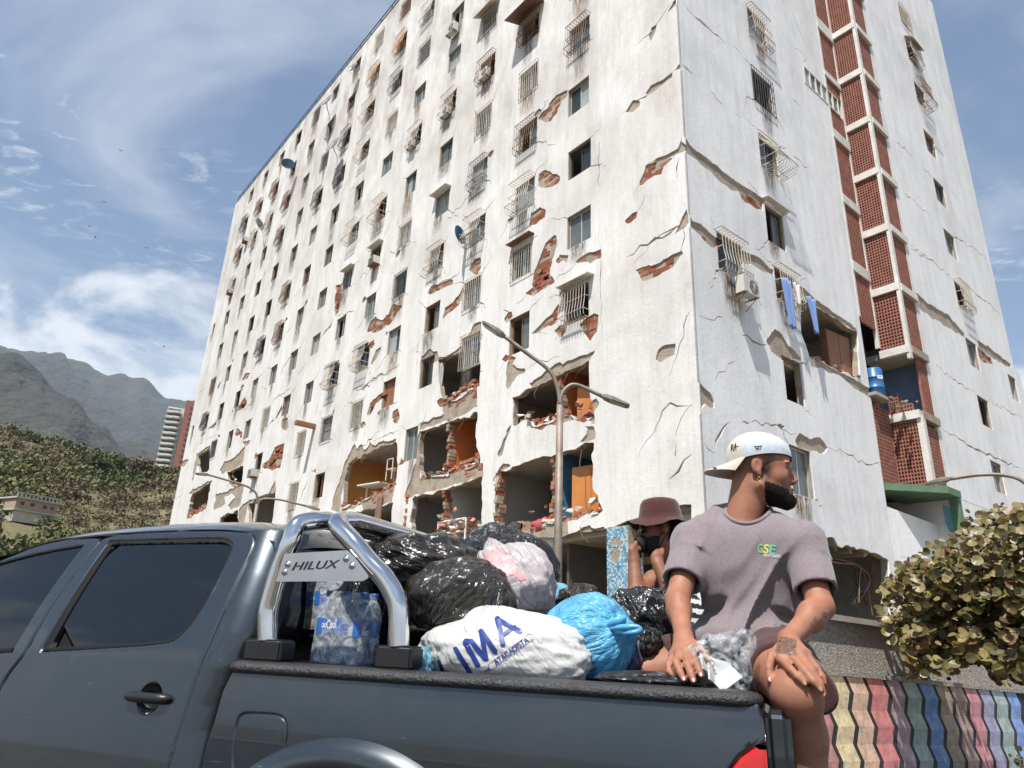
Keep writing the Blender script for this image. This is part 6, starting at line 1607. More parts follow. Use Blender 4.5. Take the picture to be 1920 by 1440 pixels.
# ================================================================== seated man
mo = J(1395, 1250, .55); mo[2] = 1.36
MAN = thing('person', 'man in a mauve t-shirt and backward white cap sitting on the pickup tail', 'person', tuple(mo))
hf = np.array([.95, -.30, -.03]); hf /= np.linalg.norm(hf); hu = np.array([0.03, 0.0, 1.0]); hu -= hf * (hu @ hf); hu /= np.linalg.norm(hu); hl = np.cross(hu, hf)
HR = np.stack([hf, hl, hu], 1)
EAR = J(1420, 874, .50); HC = EAR + hl * .079
def H(f, l, u): return HC + hf * f + hl * l + hu * u
Rsh, Lsh = J(1298, 1022, .56), J(1506, 1020, .55)
Rel, Rwr = J(1270, 1125, .40), J(1282, 1196, .22)
Lel, Lwr = J(1538, 1138, .42), J(1478, 1200, .26)
Lhip, Lkn = J(1440, 1222, .55), J(1492, 1300, .13); Rhip, Rkn = J(1350, 1235, .55), J(1212, 1262, .44)
Lan = J(1530, 1600, .22); Ran = np.array(Rkn) + TIN * .12 + np.array([0, 0, -.38])
S = Sculpt(np.array([J(1180, 1000, .4)[0] - .1, 1.55, .55]), np.array([J(1560, 1000, .5)[0] + .12, 3.1, 2.16]), .0048)
# head
S.ell(H(.012, 0, .045), (.100, .077, .082), HR, .02); S.ell(H(.050, 0, -.005), (.060, .064, .085), HR, .02); S.ell(H(.055, 0, -.065), (.052, .050, .05), HR, .02)
for sg in (-1, 1):
    S.cone(H(.012, sg * .050, -.06), H(.090, sg * .016, -.106), .022, .022, .02)
    S.ell(H(.070, sg * .040, -.026), (.026, .020, .022), HR, .02)
    S.ell(H(.116, sg * .013, -.040), (.010, .008, .008), HR, .008)
    S.ell(H(.100, sg * .032, .0215), (.013, .026, .0075), HR, .008)
S.cone(H(.106, 0, .006), H(.125, 0, -.031), .0080, .0112, .012)
for sg in (-1, 1): S.ell(H(.116, sg * .033, .000), (.020, .020, .0115), HR, .007, True)
for sg in (-1, 1): S.ell(H(.0955, sg * .033, .0085), (.0125, .019, .0055), HR, .003); S.ell(H(.0935, sg * .033, -.0105), (.0120, .018, .0045), HR, .004)
S.ell(H(.108, 0, -.064), (.011, .022, .0055), HR, .006); S.ell(H(.106, 0, -.0755), (.011, .020, .0065), HR, .006)
S.ell(H(.098, 0, -.105), (.018, .022, .016), HR, .015)
for sg in (-1, 1):
    S.ell(H(-.002, sg * .076, .004), (.019, .010, .031), HR, .008); S.ell(H(.002, sg * .087, .004), (.010, .008, .018), HR, .006, True); S.ell(H(.006, sg * .074, -.026), (.009, .007, .010), HR, .006)
NB = J(1392, 985, .58)
S.cone(H(-.015, 0, -.05), NB, .055, .060, .03)
S.cone(H(-.035, 0, .0), NB + TIN * .02, .042, .055, .03)
# trunk (under the shirt) and limbs
CHEST, BEL, PEL = J(1402, 1075, .57), J(1400, 1160, .60), J(1395, 1225, .60)
S.cone(Rsh, Lsh, .058, .058, .03); S.ell(CHEST, (.14, .075, .14), None, .05); S.ell(BEL, (.11, .07, .12), None, .05); S.ell(PEL, (.135, .10, .10), None, .05)
S.chain([Rsh, Rel, Rwr], [.050, .037, .0255], .02); S.ell(np.array(Rel) * .72 + np.array(Rwr) * .28, (.034, .034, .055), None, .03)
S.chain([Lsh, Lel, Lwr], [.050, .038, .0265], .02); S.ell(np.array(Lel) * .7 + np.array(Lwr) * .3, (.036, .036, .045), None, .03)
S.chain([Lhip, np.array(Lhip) * .5 + np.array(Lkn) * .5, Lkn], [.095, .086, .062], .03); S.ell(np.array(Lkn) + np.array([0, -.012, -.005]), (.058, .056, .062), None, .02)
S.chain([Lkn, np.array(Lkn) * .72 + np.array(Lan) * .28 + TIN * .03, Lan], [.060, .064, .04], .02)
S.chain([Rhip, np.array(Rhip) * .5 + np.array(Rkn) * .5, Rkn], [.088, .076, .056], .03); S.chain([Rkn, Ran], [.054, .045], .02)
C_H = (1220, 1160, 5.142)
def hp(x, y, t): return J(*ct(C_H, x, y), t)
def hand(wr, palm, fingers, thumb, rf=.0102):
    for k in palm: S.cone(wr, k, .024, .0135, .012)
    S.chain(palm, [.0135] * len(palm), .010)
    for i, fg in enumerate(fingers):
        r = rf * (1.0, 1.05, 1.0, .86)[i]; S.chain([palm[i]] + fg, [r * 1.18, r * 1.06, r, r * .84][:len(fg) + 1], .0045)
    S.chain(thumb, [.017, .0125, .0105, .0085][:len(thumb)], .006)
# right hand on the rail: index, middle, ring, little
Rk = [hp(392, 312, .150), hp(335, 318, .150), hp(278, 328, .155), hp(222, 350, .165)]
hand(Rwr, Rk, [[hp(425, 405, .105), hp(462, 485, .085), hp(484, 545, .075)], [hp(352, 440, .095), hp(388, 530, .07), hp(412, 598, .06)], [hp(245, 425, .10), hp(285, 520, .075), hp(318, 585, .065)], [hp(172, 445, .115), hp(180, 510, .095), hp(208, 548, .09)]],
     [Rwr, hp(455, 270, .165), hp(520, 345, .13), hp(592, 442, .115)])
Lk = [hp(1262, 392, .125), hp(1365, 362, .125), hp(1440, 345, .135), hp(1500, 345, .155)]
hand(Lwr, Lk, [[hp(1350, 490, .075), hp(1420, 565, .062), hp(1480, 618, .058)], [hp(1480, 500, .068), hp(1565, 600, .056), hp(1632, 672, .054)], [hp(1555, 500, .078), hp(1625, 620, .068), hp(1664, 715, .066)], [hp(1600, 470, .10), hp(1655, 560, .09), hp(1680, 625, .088)]],
     [Lwr, hp(1170, 350, .165), hp(1143, 470, .125), hp(1150, 590, .11)])
body_me = S.mesh('body'); body = link('body', body_me, M_SKIN, MAN, smooth=True); BODY_BVH = bvh_of(body_me)
BODY_A = S.a.copy()
# nails
for tip, prv in ((hp(484, 545, .075), hp(462, 485, .085)), (hp(412, 598, .06), hp(388, 530, .07)), (hp(318, 585, .065), hp(285, 520, .075)), (hp(1480, 618, .058), hp(1420, 565, .062)), (hp(1632, 672, .054), hp(1565, 600, .056)), (hp(1664, 715, .066), hp(1625, 620, .068)), (hp(592, 442, .115), hp(520, 345, .13)), (hp(1150, 590, .11), hp(1143, 470, .125))):
    t = Vector(tip); d = (t - Vector(prv)).normalized(); up = (Vector(CAM) - t).normalized(); up = (up - d * up.dot(d)).normalized(); x = d.cross(up)
    m = MB(); c = t + d * .002
    ring = [c + d * (.0062 * math.cos(a)) + x * (.0045 * math.sin(a)) + up * (.0078 - .35 * (.0045 * math.sin(a)) ** 2 / .009) for a in np.linspace(0, 2 * math.pi, 12, endpoint=False)]
    m.add([c + up * .0086] + ring, [(0, 1 + i, 1 + (i + 1) % 12) for i in range(12)]); m.build('finger_nail', M_NAIL, MAN, None, True)
# eyes
for sg in (-1, 1):
    Me = Matrix.Identity(4)
    dirn = Vector(hf * .97 + hl * sg * .1); Me = dirn.to_track_quat('Z', 'Y').to_matrix().to_4x4(); Me.translation = Vector(H(.0935, sg * .032, -.0005))
    m = MB(); prof = [(.0118 * math.sin(a), .0118 * math.cos(a)) for a in np.linspace(0.001, math.pi, 14)]; m.lathe(prof, 18); e = m.build('eye', M_EYE, MAN, Me, True)
    m = MB(); m.lathe([(.0001, .0124), (.0035, .0120), (.0062, .0103)], 16); m.build('iris', M_IRIS, e, Me, True)
    m = MB(); pts = [H(.098 + .0145 * math.cos(q * 1.0 - .3), sg * (.014 + .040 * (q + 1) / 2), .0265 + .004 * math.cos(q * 1.4)) for q in np.linspace(-1, 1, 8)]
    m.tube(pts, .004, 6, radii=[.0025, .004, .0045, .0045, .004, .0035, .003, .0015]); m.build('eyebrow', M_BEARD, MAN, None, True)
# beard, stubble: skin faces of a region, grown outward
def grow(name, me, cond, off, mat_, parent, seed=3, rough=.35, scale=90):
    V = np.array([tuple(v.co) for v in me.vertices]); L = (V - HC) @ HR; w = cond(L)       # w: 0..1 thickness
    NV = np.array([tuple(v.normal) for v in me.vertices]); nz = fbm(V * scale, 2, seed)
    keep = [p for p in me.polygons if all(w[i] > 0.02 for i in p.vertices)]
    if not keep: return
    used = sorted({i for p in keep for i in p.vertices}); mp = {k: i for i, k in enumerate(used)}
    P = V[used] + NV[used] * (off * w[used] * (1 + rough * nz[used]))[:, None]
    o = link(name, mesh_np(name, P, [tuple(mp[i] for i in p.vertices) for p in keep]), mat_, parent, smooth=True); return o
def sst(x, a, b): q = np.clip((x - a) / (b - a), 0, 1); return q * q * (3 - 2 * q)
def beard_w(L):
    f, l, u = L[:, 0], np.abs(L[:, 1]), L[:, 2]
    near = (np.linalg.norm(L - [.05, 0, -.04], axis=1) < .135)
    line = -.046 - .30 * np.clip(f - .03, 0, .1) ** 1.0 - 0.0
    jaw = sst(line - u, 0, .018) * sst(f, .018, .036) * sst(u, -.150, -.128)
    jaw *= 1 - sst(f, .096, .102) * sst(u, -.090, -.084)
    side = sst(f, .016, .022) * (1 - sst(f, .036, .042)) * sst(u, -.07, -.055) * (1 - sst(u, -.025, .012)) * (l > .045) * .14
    mus = 0
    neckcut = 1 - sst(-u - (.105 + .25 * np.clip(f - .02, 0, .08)), 0, .012) * (f < .085)
    return np.maximum(jaw * neckcut, mus) * near
grow('beard', body_me, beard_w, .006, M_BEARD, MAN)
Vb_ = np.array([tuple(v.co) for v in body_me.vertices]); L_ = (Vb_ - HC) @ HR; f_, l_, u_s = L_[:, 0], np.abs(L_[:, 1]), L_[:, 2]; hd_ = (np.linalg.norm(L_ - [.02, 0, 0], axis=1) < .16)
ear_ = np.exp(-((f_ + .002) / .022) ** 2 - ((u_s - .004) / .036) ** 2) * (l_ > .068)
sh_ = sst(u_s, -.045 + .0, .035) * (1 - sst(f_, .045, .068)) * .62 + (sst(f_, .012, .022) * (1 - sst(f_, .034, .05)) * (1 - sst(u_s, .0, .03)) * sst(u_s, -.085, -.05)) * .75
fade_ = sst(-.030 - .30 * np.clip(f_ - .03, 0, .1) - u_s, 0, .03) * sst(f_, .008, .035) * sst(u_s, -.150, -.115) * .8
mu_ = sst(f_, .088, .098) * sst(u_s, -.066, -.058) * (1 - sst(u_s, -.054, -.049)) * .6
body_me.attributes.new('stubble', 'FLOAT', 'POINT').data.foreach_set('value', (np.clip(np.maximum(np.maximum(sh_, fade_), mu_) - ear_, 0, 1) * hd_ * (.85 + .3 * fbm(Vb_ * 160, 2, 4))).astype(np.float32))
m = MB(); ec = H(.004, -.0845, -.046); m.tube([ec + np.array(hf * math.cos(a) + hu * math.sin(a)) * .0065 for a in np.linspace(0, 2 * math.pi, 15)], .0013, 6, False); m.build('earring', M_GOLD, MAN, None, True)
# cap
cap_o = bpy.data.objects.new('cap', None)
nphi, nv = 72, 22; V = []
def band(phi): c = math.cos(phi); return .037 + .015 * c - .004 * math.cos(2 * phi)
for i in range(nphi):
    ph = 2 * math.pi * i / nphi
    for j in range(nv + 1):
        v = j / nv; rr_ = max(0, 1 - v ** 2.5) ** (1 / 2.15); z0 = band(ph); seam = 1 - .012 * math.exp(-((ph % (math.pi / 3)) - math.pi / 6) ** 2 / .006) * (v < .95)
        bulge = 1 + .03 * math.sin(v * math.pi)
        f = .010 - .012 * v + .109 * rr_ * math.cos(ph) * bulge * seam; l = .089 * rr_ * math.sin(ph) * bulge * seam
        V.append(H(f, l, z0 + (.142 - z0) * v))
F = [(i*(nv+1)+j, ((i+1)%nphi)*(nv+1)+j, ((i+1)%nphi)*(nv+1)+j+1, i*(nv+1)+j+1) for i in range(nphi) for j in range(nv)]
me = mesh_np('cap', V, F); me.materials.append(M_CAPM); me.materials.append(M_CAPW)
for k, p in enumerate(me.polygons):
    i = k // nv; ph = 360 * i / nphi; p.material_index = 1 if 122 < ph < 238 else 0
CAPO = link('cap', me, None, MAN, smooth=True); CAP_BVH = bvh_of(me)
na, nb = 28, 12; V = []
for side_ in (0, 1):
    for i in range(na + 1):
        a = -1 + 2 * i / na; ph = math.pi + a * 1.12
        for j in range(nb + 1):
            b = j / nb; ln = .082 * (1 - .55 * abs(a) ** 3.2)
            f0 = .010 + .109 * math.cos(ph); l0 = .089 * math.sin(ph)
            u = band(ph) + .004 - b * .026 * (1 - .3 * abs(a)) - .030 * abs(a) ** 2 * b - .0 - side_ * .004
            V.append(H(f0 - ln * b, l0 * (1 - .06 * b), u))
n1 = (na + 1) * (nb + 1); F = []
for i in range(na):
    for j in range(nb):
        q = (i*(nb+1)+j, (i+1)*(nb+1)+j, (i+1)*(nb+1)+j+1, i*(nb+1)+j+1); F += [q, tuple(k + n1 for k in q[::-1])]
for i in range(na): a_, b_ = i*(nb+1)+nb, (i+1)*(nb+1)+nb; F.append((a_, b_, b_ + n1, a_ + n1))
link('cap_brim', mesh_np('cap_brim', V, F), M_CAPW, CAPO, smooth=True)
m = MB(); m.lathe([(.001, .142), (.007, .1425), (.008, .140)], 12); Mc = Matrix.Identity(4)
for i in range(3): Mc[i][0], Mc[i][1], Mc[i][2] = hf[i], hl[i], hu[i]
Mc.translation = Vector(H(-.002, 0, .001)); m.build('cap_button', M_CAPM, CAPO, Mc, True)
C_K = (1320, 780, 7.2); M_EMB = mat('maroon_embroidery', (0.045, 0.012, 0.02), .8, var=0)
decal('cap_emblem', *strokes([([(685, 412), (722, 465), (735, 425)], 11), ([(735, 425), (752, 465), (775, 405)], 11), ([(680, 412), (778, 408)], 9), ([(705, 440), (740, 428)], 8)], C_K), CAP_BVH, M_EMB, CAPO, .001)
decal('cap_emblem', *strokes([([(368, 470), (375, 385)], 13), ([(375, 385), (400, 395), (378, 430), (405, 465)], 13), ([(402, 470), (428, 370)], 12), ([(428, 370), (432, 460)], 12), ([(405, 425), (465, 405)], 10)], C_K), CAP_BVH, M_EMB, CAPO, .001)
M_STICK = mat('silver_sticker', (0.35, 0.38, 0.38), .35, metal=.6, var=.1)
m = MB(); sc_ = H(-.147, -.030, .0085); Ms = Matrix.Identity(4)
m.add([Vector(H(-.140 + .010 * math.cos(a), -.040 + .022 * math.sin(a), .0125 - .004 * math.cos(a) * 0 - .012 * (.040 - .022 * math.sin(a)) / .06)) for a in np.linspace(0, 2 * math.pi, 20, endpoint=False)], [tuple(range(20))]); m.build('cap_sticker', M_STICK, CAPO)
# t-shirt
S2 = Sculpt(S.lo + np.array([0, .0, .55]), S.lo + S.vox * S.n, .0062)
Rse = np.array(Rsh) * .30 + np.array(Rel) * .70; Lse = np.array(Lsh) * .22 + np.array(Lel) * .78
S2.cone(np.array(Rsh) + [.03, 0, -.0], np.array(Lsh) + [-.03, 0, 0], .070, .070, .04)
S2.cone(J(1352, 1002, .59), J(1446, 1002, .58), .066, .066, .05)
S2.cone(J(1368, 968, .63), J(1302, 1012, .58), .050, .062, .05); S2.cone(J(1432, 978, .62), J(1500, 1014, .56), .046, .060, .05)
S2.ell(CHEST, (.172, .118, .17), None, .05); S2.ell(BEL + np.array([0, -.02, 0]), (.158, .122, .15), None, .05); S2.ell(J(1388, 1196, .55), (.185, .15, .085), None, .05)
S2.cone(Rsh, Rse, .063, .067, .035); S2.cone(Lsh, Lse, .063, .068, .035)
sl, G = S2._sub(S2.lo, S2.lo + S2.vox * S2.n); X = G.reshape(-1, 3); near = np.abs(S2.a.reshape(-1)) < .05; Xn = X[near]
q = Xn - np.asarray(CHEST)
diag = np.stack([(q[:, 0] * .55 + q[:, 2] * .83) * 2.2, q[:, 1] * 2.0, (q[:, 0] * .83 - q[:, 2] * .55) * 13.5], 1)
lowm = sst(-q[:, 2], -.12, .10); f1 = 1 - np.abs(vnoise(diag + 3.1, 4)); f2 = 1 - np.abs(vnoise(diag * 1.9 + 7.7, 9))
vert = np.stack([q[:, 0] * 15, q[:, 1] * 9, q[:, 2] * 3.0], 1); f3 = 1 - np.abs(vnoise(vert + 1.7, 2))
slv = 1 - .75 * ((np.linalg.norm(Xn - Rse, axis=1) < .13) | (np.linalg.norm(Xn - Lse, axis=1) < .13))
fold = slv * (.034 * (f1 ** 4 - .35) * (.35 + .65 * lowm) + .014 * (f2 ** 2 - .4) * (.45 + .55 * lowm) + .009 * (f3 ** 2 - .45) * (.25 + .6 * (np.abs(q[:, 0]) > .12)))
fl_ = S2.a.reshape(-1).copy(); fl_[near] -= fold.astype(np.float32); S2.a = fl_.reshape(S2.a.shape)
def plane_cut(Sx, p, n, inside_fn):
    n = np.asarray(n, float) / np.linalg.norm(n); d = ((G - np.asarray(p)) @ n); reg = inside_fn(G); Sx.a = np.where(reg, np.maximum(Sx.a, d.astype(np.float32)), Sx.a)
rd = (np.array(Rel) - Rsh) / np.linalg.norm(np.array(Rel) - Rsh); ld = (np.array(Lel) - Lsh) / np.linalg.norm(np.array(Lel) - Lsh)
plane_cut(S2, Rse, rd, lambda g: np.linalg.norm(g - Rse, axis=-1) < .15); plane_cut(S2, Lse, ld, lambda g: np.linalg.norm(g - Lse, axis=-1) < .155)
# hollow sleeves, collar and hem
for a, b, r in ((np.array(Rse) - rd * .05, np.array(Rse) + rd * .015, .054), (np.array(Lse) - ld * .05, np.array(Lse) + ld * .015, .055)): S2.cone(a, b, r, r, .008, True)
nxa = np.asarray(H(-.02, 0, -.03)) - NB; nxa /= np.linalg.norm(nxa); nb0 = np.asarray(NB) + np.array([.006, -.012, -.002])
S2.cone(nb0, nb0 + nxa * .22, .062, .075, .008, True)
_x = np.cross(nxa, [0, 1, 0]); _x /= np.linalg.norm(_x); _y = np.cross(nxa, _x)
RING = [nb0 + nxa * (.006 + .020 * math.sin(a)) + (_x * math.cos(a) * .071 + _y * math.sin(a) * .068) for a in np.linspace(0, 2 * math.pi, 25)]
shirt_me = S2.mesh('t_shirt', 6); SHIRT = link('t_shirt', shirt_me, M_SHIRT, MAN, smooth=True); SH_BVH = bvh_of(shirt_me)
# collar rib, sleeve hems
def ring_on(center, axis, r, n, bvh, rad_, name, mat_, parent, tilt=None, inward=True):
    ax = Vector(axis).normalized(); x = ax.orthogonal().normalized(); y = ax.cross(x); P = []
    for i in range(n + 1):
        a = 2 * math.pi * i / n; P.append(Vector(center) + x * (r * math.cos(a)) + y * (r * math.sin(a)))
    m = MB(); m.tube(P, rad_, 6, False); return m.build(name, mat_, parent, None, True)
nax = np.asarray(H(-.02, 0, -.03)) - NB
cpt = np.asarray(NB) + nax / np.linalg.norm(nax) * .010 + np.array([.004, -.006, .008])
_b = bvh_of(shirt_me); CR = []
for a in np.linspace(0, 2 * math.pi, 41):
    dd_ = _x * math.cos(a) + _y * math.sin(a); q_ = nb0 + dd_ * .073 + nxa * .12
    h_ = _b.ray_cast(Vector(q_), Vector(-nxa))[0]; CR.append((h_ if h_ is not None else Vector(nb0 + dd_ * .073)) + Vector(nxa) * .002)
m = MB(); m.tube(CR, .0075, 8, False); m.build('collar', M_SHIRT, SHIRT, None, True)
# print on the chest
M_GSE = [mat('print_green', (0.16, 0.42, 0.16), .7, var=0), mat('print_yellow', (0.55, 0.52, 0.10), .7, var=0), mat('print_teal', (0.10, 0.42, 0.30), .7, var=0), mat('print_white', (0.62, 0.60, 0.62), .7, var=0)]
for chx, (a, b), mm in (('G', (590, 612), 0), ('S', (614, 636), 1), ('E', (638, 664), 2)):
    V, F = text_px(chx, ct(C_T4, a, 540 + (a - 590) * .09), ct(C_T4, b, 541 + (b - 590) * .09), 17.5, .025); decal('chest_print', V, F, SH_BVH, M_GSE[mm], SHIRT, .0016, 2)
V, F = text_px('worldwide', ct(C_T4, 614, 566), ct(C_T4, 687, 573), 8.0, .01); decal('chest_print', V, F, SH_BVH, M_GSE[3], SHIRT, .0016, 1)
# tattoos
M_TAT = mat('tattoo_ink', (0.095, 0.072, 0.065), .55, var=0.2, vscale=60)
def scr(base, d, n, amp, seed, w, c):
    r = random.Random(seed); P = [np.array(base, float)]; e = np.array(d, float)
    u = np.array([e[1], -e[0]]) / np.linalg.norm(e)
    return [([base + e * (k / n) + u * (amp * (r.random() - .2)), base + e * ((k + .35) / n) + u * (-amp * r.random() * .5), base + e * ((k + .8) / n) + u * (amp * r.random())], w) for k in range(n)]
decal('tattoo', *strokes(scr(np.array([805., 858]), (78, -48), 7, 26, 4, 4.5, None), C_T4), BODY_BVH, M_TAT, MAN, .0008, 1)
for row in range(7):
    decal('tattoo', *strokes(scr(np.array([1195. + row * 9, 300 - row * 22 + 20]), (205 - row * 8, 28), 11, 26, 20 + row, 7, None), C_H), BODY_BVH, M_TAT, MAN, .0008, 1)
# shorts
S3 = Sculpt(S.lo, S.lo + np.array([S.vox * S.n[0], S.vox * S.n[1], 1.05]), .0068)
S3.ell(PEL + np.array([0, -.0, -.02]), (.185, .15, .10), None, .04)
le = np.array(Lhip) * .36 + np.array(Lkn) * .64; re_ = np.array(Rhip) * .40 + np.array(Rkn) * .60
S3.chain([Lhip, le], [.102, .098], .03); S3.chain([Rhip, re_], [.106, .106], .03)
S3.chain([np.array(Lhip) + [.05, .04, -.01], np.array(Lkn) + TIN * .12 + np.array([.05, 0, .0])], [.095, .062], .03)
sl, G = S3._sub(S3.lo, S3.lo + S3.vox * S3.n)
nzs = fbm((G.reshape(-1, 3) - PEL) * np.array([9, 9, 9]), 2, 5).reshape(S3.a.shape); S3.a = S3.a - (.007 * nzs).astype(np.float32)
for e, h_, rr_ in ((le, Lhip, .13), (re_, Rhip, .13)):
    d_ = (e - h_) / np.linalg.norm(e - h_); plane_cut(S3, e + d_ * .075, d_, lambda g: np.linalg.norm(g - (e + d_ * .1), axis=-1) < .17) if False else None
ld_ = (np.array(Lkn) - Lhip); ld_ /= np.linalg.norm(ld_); rd_ = (np.array(Rkn) - Rhip); rd_ /= np.linalg.norm(rd_)
plane_cut(S3, le + ld_ * .02, ld_ + np.array([-.35, 0, .1]), lambda g: np.linalg.norm(g - (le + ld_ * .09), axis=-1) < .16)
plane_cut(S3, re_ + rd_ * .03, rd_, lambda g: np.linalg.norm(g - (re_ + rd_ * .1), axis=-1) < .16)
link('shorts', S3.mesh('shorts'), M_SHORTS, MAN, smooth=True)

# ================================================================== woman in the bed
TW_ = 1.30
wo_ = J(1240, 1100, TW_); wo_[2] = .9
WOM = thing('person', 'person in a maroon bucket hat, sunglasses and black face mask raising a hand', 'person', tuple(wo_))
wf = np.array([-1.0, -.02, -.04]); wf /= np.linalg.norm(wf); wu = np.array([0, 0, 1.0]); wu -= wf * (wu @ wf); wu /= np.linalg.norm(wu); wl_v = np.cross(wu, wf); WR = np.stack([wf, wl_v, wu], 1)
WC = J(1238, 994, TW_ + .05)
def Wd(f, l, u): return WC + wf * f + wl_v * l + wu * u
C_W = (1160, 920, 6.545)
def wp(x, y, t): return J(*ct(C_W, x, y), t)
S = Sculpt(WC + np.array([-.42, -.35, -.85]), WC + np.array([.42, .35, .2]), .0062)
S.ell(Wd(0, 0, .04), (.095, .075, .085), WR, .02); S.ell(Wd(.04, 0, -.02), (.055, .058, .08), WR, .02); S.ell(Wd(.05, 0, -.07), (.045, .045, .04), WR, .02)
S.cone(Wd(.09, 0, .0), Wd(.108, 0, -.028), .008, .012, .01); S.ell(Wd(-.005, .074, 0), (.018, .009, .03), WR, .008)
NBw = WC + np.array([.02, .02, -.19]); S.cone(Wd(-.02, 0, -.06), NBw, .052, .06, .02)
shR, shL = wp(420, 1120, TW_ + .02), wp(760, 1060, TW_ + .06)
S.cone(shR, shL, .05, .05, .03); S.ell(NBw + np.array([0.02, 0.02, -.22]), (.15, .10, .20), None, .04)
e1 = wp(215, 1300, TW_ - .10); w1 = wp(190, 860, TW_ - .05)
S.chain([shR, e1], [.046, .038], .02); S.chain([e1, w1], [.040, .026], .02)
k1 = [wp(155, 730, TW_ - .06), wp(175, 700, TW_ - .05), wp(200, 690, TW_ - .04), wp(225, 690, TW_ - .02)]
for k in k1: S.cone(w1, k, .022, .014, .012)
for k, a, b in zip(k1, [(215, 640), (235, 660), (245, 690), (255, 720)], [(290, 580), (310, 600), (315, 630), (290, 690)]):
    S.chain([k, wp(*a, TW_ - .05), wp(*b, TW_ - .02)], [.0115, .010, .008], .005)
e2 = wp(640, 1250, TW_ - .12); w2_ = wp(480, 900, TW_ - .10)
S.chain([shL, e2, w2_], [.046, .038, .026], .02); S.ell(wp(470, 840, TW_ - .09), (.03, .02, .04), None, .01)
for a, b in (((440, 790), (450, 740)), ((475, 780), (480, 730)), ((505, 775), (520, 720)), ((535, 770), (545, 715))): S.chain([wp(475, 850, TW_ - .09), wp(*a, TW_ - .08), wp(*b, TW_ - .05)], [.014, .010, .008], .005)
wb = S.mesh('body'); link('body', wb, M_SKIN2, WOM, smooth=True); 
# bucket hat
V = []; nph = 60; prof = [(.001, .150), (.05, .149), (.078, .140), (.092, .120), (.100, .075), (.105, .052), (.118, .040), (.140, .025), (.158, .012)]
rgh = random.Random(4)
for i in range(nph):
    a = 2 * math.pi * i / nph; fr = rgh.uniform(-.004, .004)
    for k, (r_, z) in enumerate(prof):
        dr_ = (.018 * math.cos(3 * a + .5)) * max(0, k - 5) / 3 + (.03 * (math.cos(a) > 0) * math.cos(a)) * max(0, k - 5) / 3 * .6
        V.append(Wd(r_ * 1.0 * math.cos(a) - .005, r_ * .86 * math.sin(a), z + dr_ + (fr if k == len(prof) - 1 else 0)))
np_ = len(prof); HATO = link('bucket_hat', mesh_np('bucket_hat', V, [(i*np_+k, ((i+1)%nph)*np_+k, ((i+1)%nph)*np_+k+1, i*np_+k+1) for i in range(nph) for k in range(np_-1)]), M_HAT, WOM, smooth=True)
M_MASK = mat('black_mask', (0.008, .008, .009), .85, var=0); M_SHADE = mat('dark_lens', (0.006, .007, .01), .08, var=0)
LW = lambda V: (np.array(V) - WC) @ WR
Vb = np.array([tuple(v.co) for v in wb.vertices]); Lb = (Vb - WC) @ WR; Nb = np.array([tuple(v.normal) for v in wb.vertices])
def region(name, cond, off, mm):
    keep = [p for p in wb.polygons if all(cond[i] for i in p.vertices)]; used = sorted({i for p in keep for i in p.vertices}); mp = {k: i for i, k in enumerate(used)}
    if keep: link(name, mesh_np(name, Vb[used] + Nb[used] * off, [tuple(mp[i] for i in p.vertices) for p in keep]), mm, WOM, smooth=True)
region('face_mask', (Lb[:, 2] < -.032) & (Lb[:, 2] > -.135) & (Lb[:, 0] > .018) & (np.abs(Lb[:, 1]) < .07) & (Lb[:, 0] < .13), .009, M_MASK)
region('hair', (Lb[:, 2] > -.06) & (Lb[:, 0] < -.02) & (np.linalg.norm(Lb, axis=1) < .15), .012, M_BEARD)
m = MB()
for sg in (-1, 1):
    c = [Wd(.100 - .012 * abs(l - sg * .032) / .03, l, u) for l, u in ((sg*.008, .018), (sg*.060, .020), (sg*.060, -.012), (sg*.035, -.022), (sg*.010, -.010))]
    m.add(c + [q + wf * .004 for q in c], [(0, 1, 2, 3, 4), (9, 8, 7, 6, 5)] + [(i, (i+1)%5, (i+1)%5+5, i+5) for i in range(5)])
    m.tube([Wd(.085, sg*.062, .014), Wd(.04, sg*.076, .012), Wd(-.02, sg*.078, .006)], .003, 5)
m.build('sunglasses', M_SHADE, WOM)
m = MB(); m.tube([Wd(.03, .066, -.045), Wd(.0, .078, -.01), Wd(-.015, .08, .01)], .002, 5); m.tube([Wd(.03, .06, -.10), Wd(0, .078, -.04)], .002, 5); m.build('mask_strap', M_MASK, WOM)
# striped vest
S4 = Sculpt(WC + np.array([-.3, -.3, -.85]), WC + np.array([.42, .35, -.2]), .008)
S4.ell(NBw + np.array([0.03, 0.0, -.25]), (.168, .13, .20), None, .04); S4.cone(shR * .55 + shL * .45, NBw + np.array([0.03, 0.02, -.3]), .06, .12, .04); vest = S4.mesh('striped_vest')
M_STW = mat('vest_white', (.62, .62, .62), .9, var=.05); M_STB = mat('vest_black', (.012, .012, .015), .9, var=0); vest.materials.append(M_STW); vest.materials.append(M_STB)
for p in vest.polygons: p.material_index = int(((p.center.z + .08 * p.center.x) / .021) % 2)
link('striped_vest', vest, None, WOM, smooth=True)
m = MB(); wc_ = wp(582, 1105, TW_ - .17); dW = Vector(CAM - wc_).normalized(); Mw = dW.to_track_quat('Z', 'Y').to_matrix().to_4x4(); Mw.translation = Vector(wc_)
m.lathe([(.001, .006), (.014, .006), (.016, .004), (.018, 0), (.017, -.004)], 24); m.build('wrist_watch', M_PLATE, WOM, Mw, True)
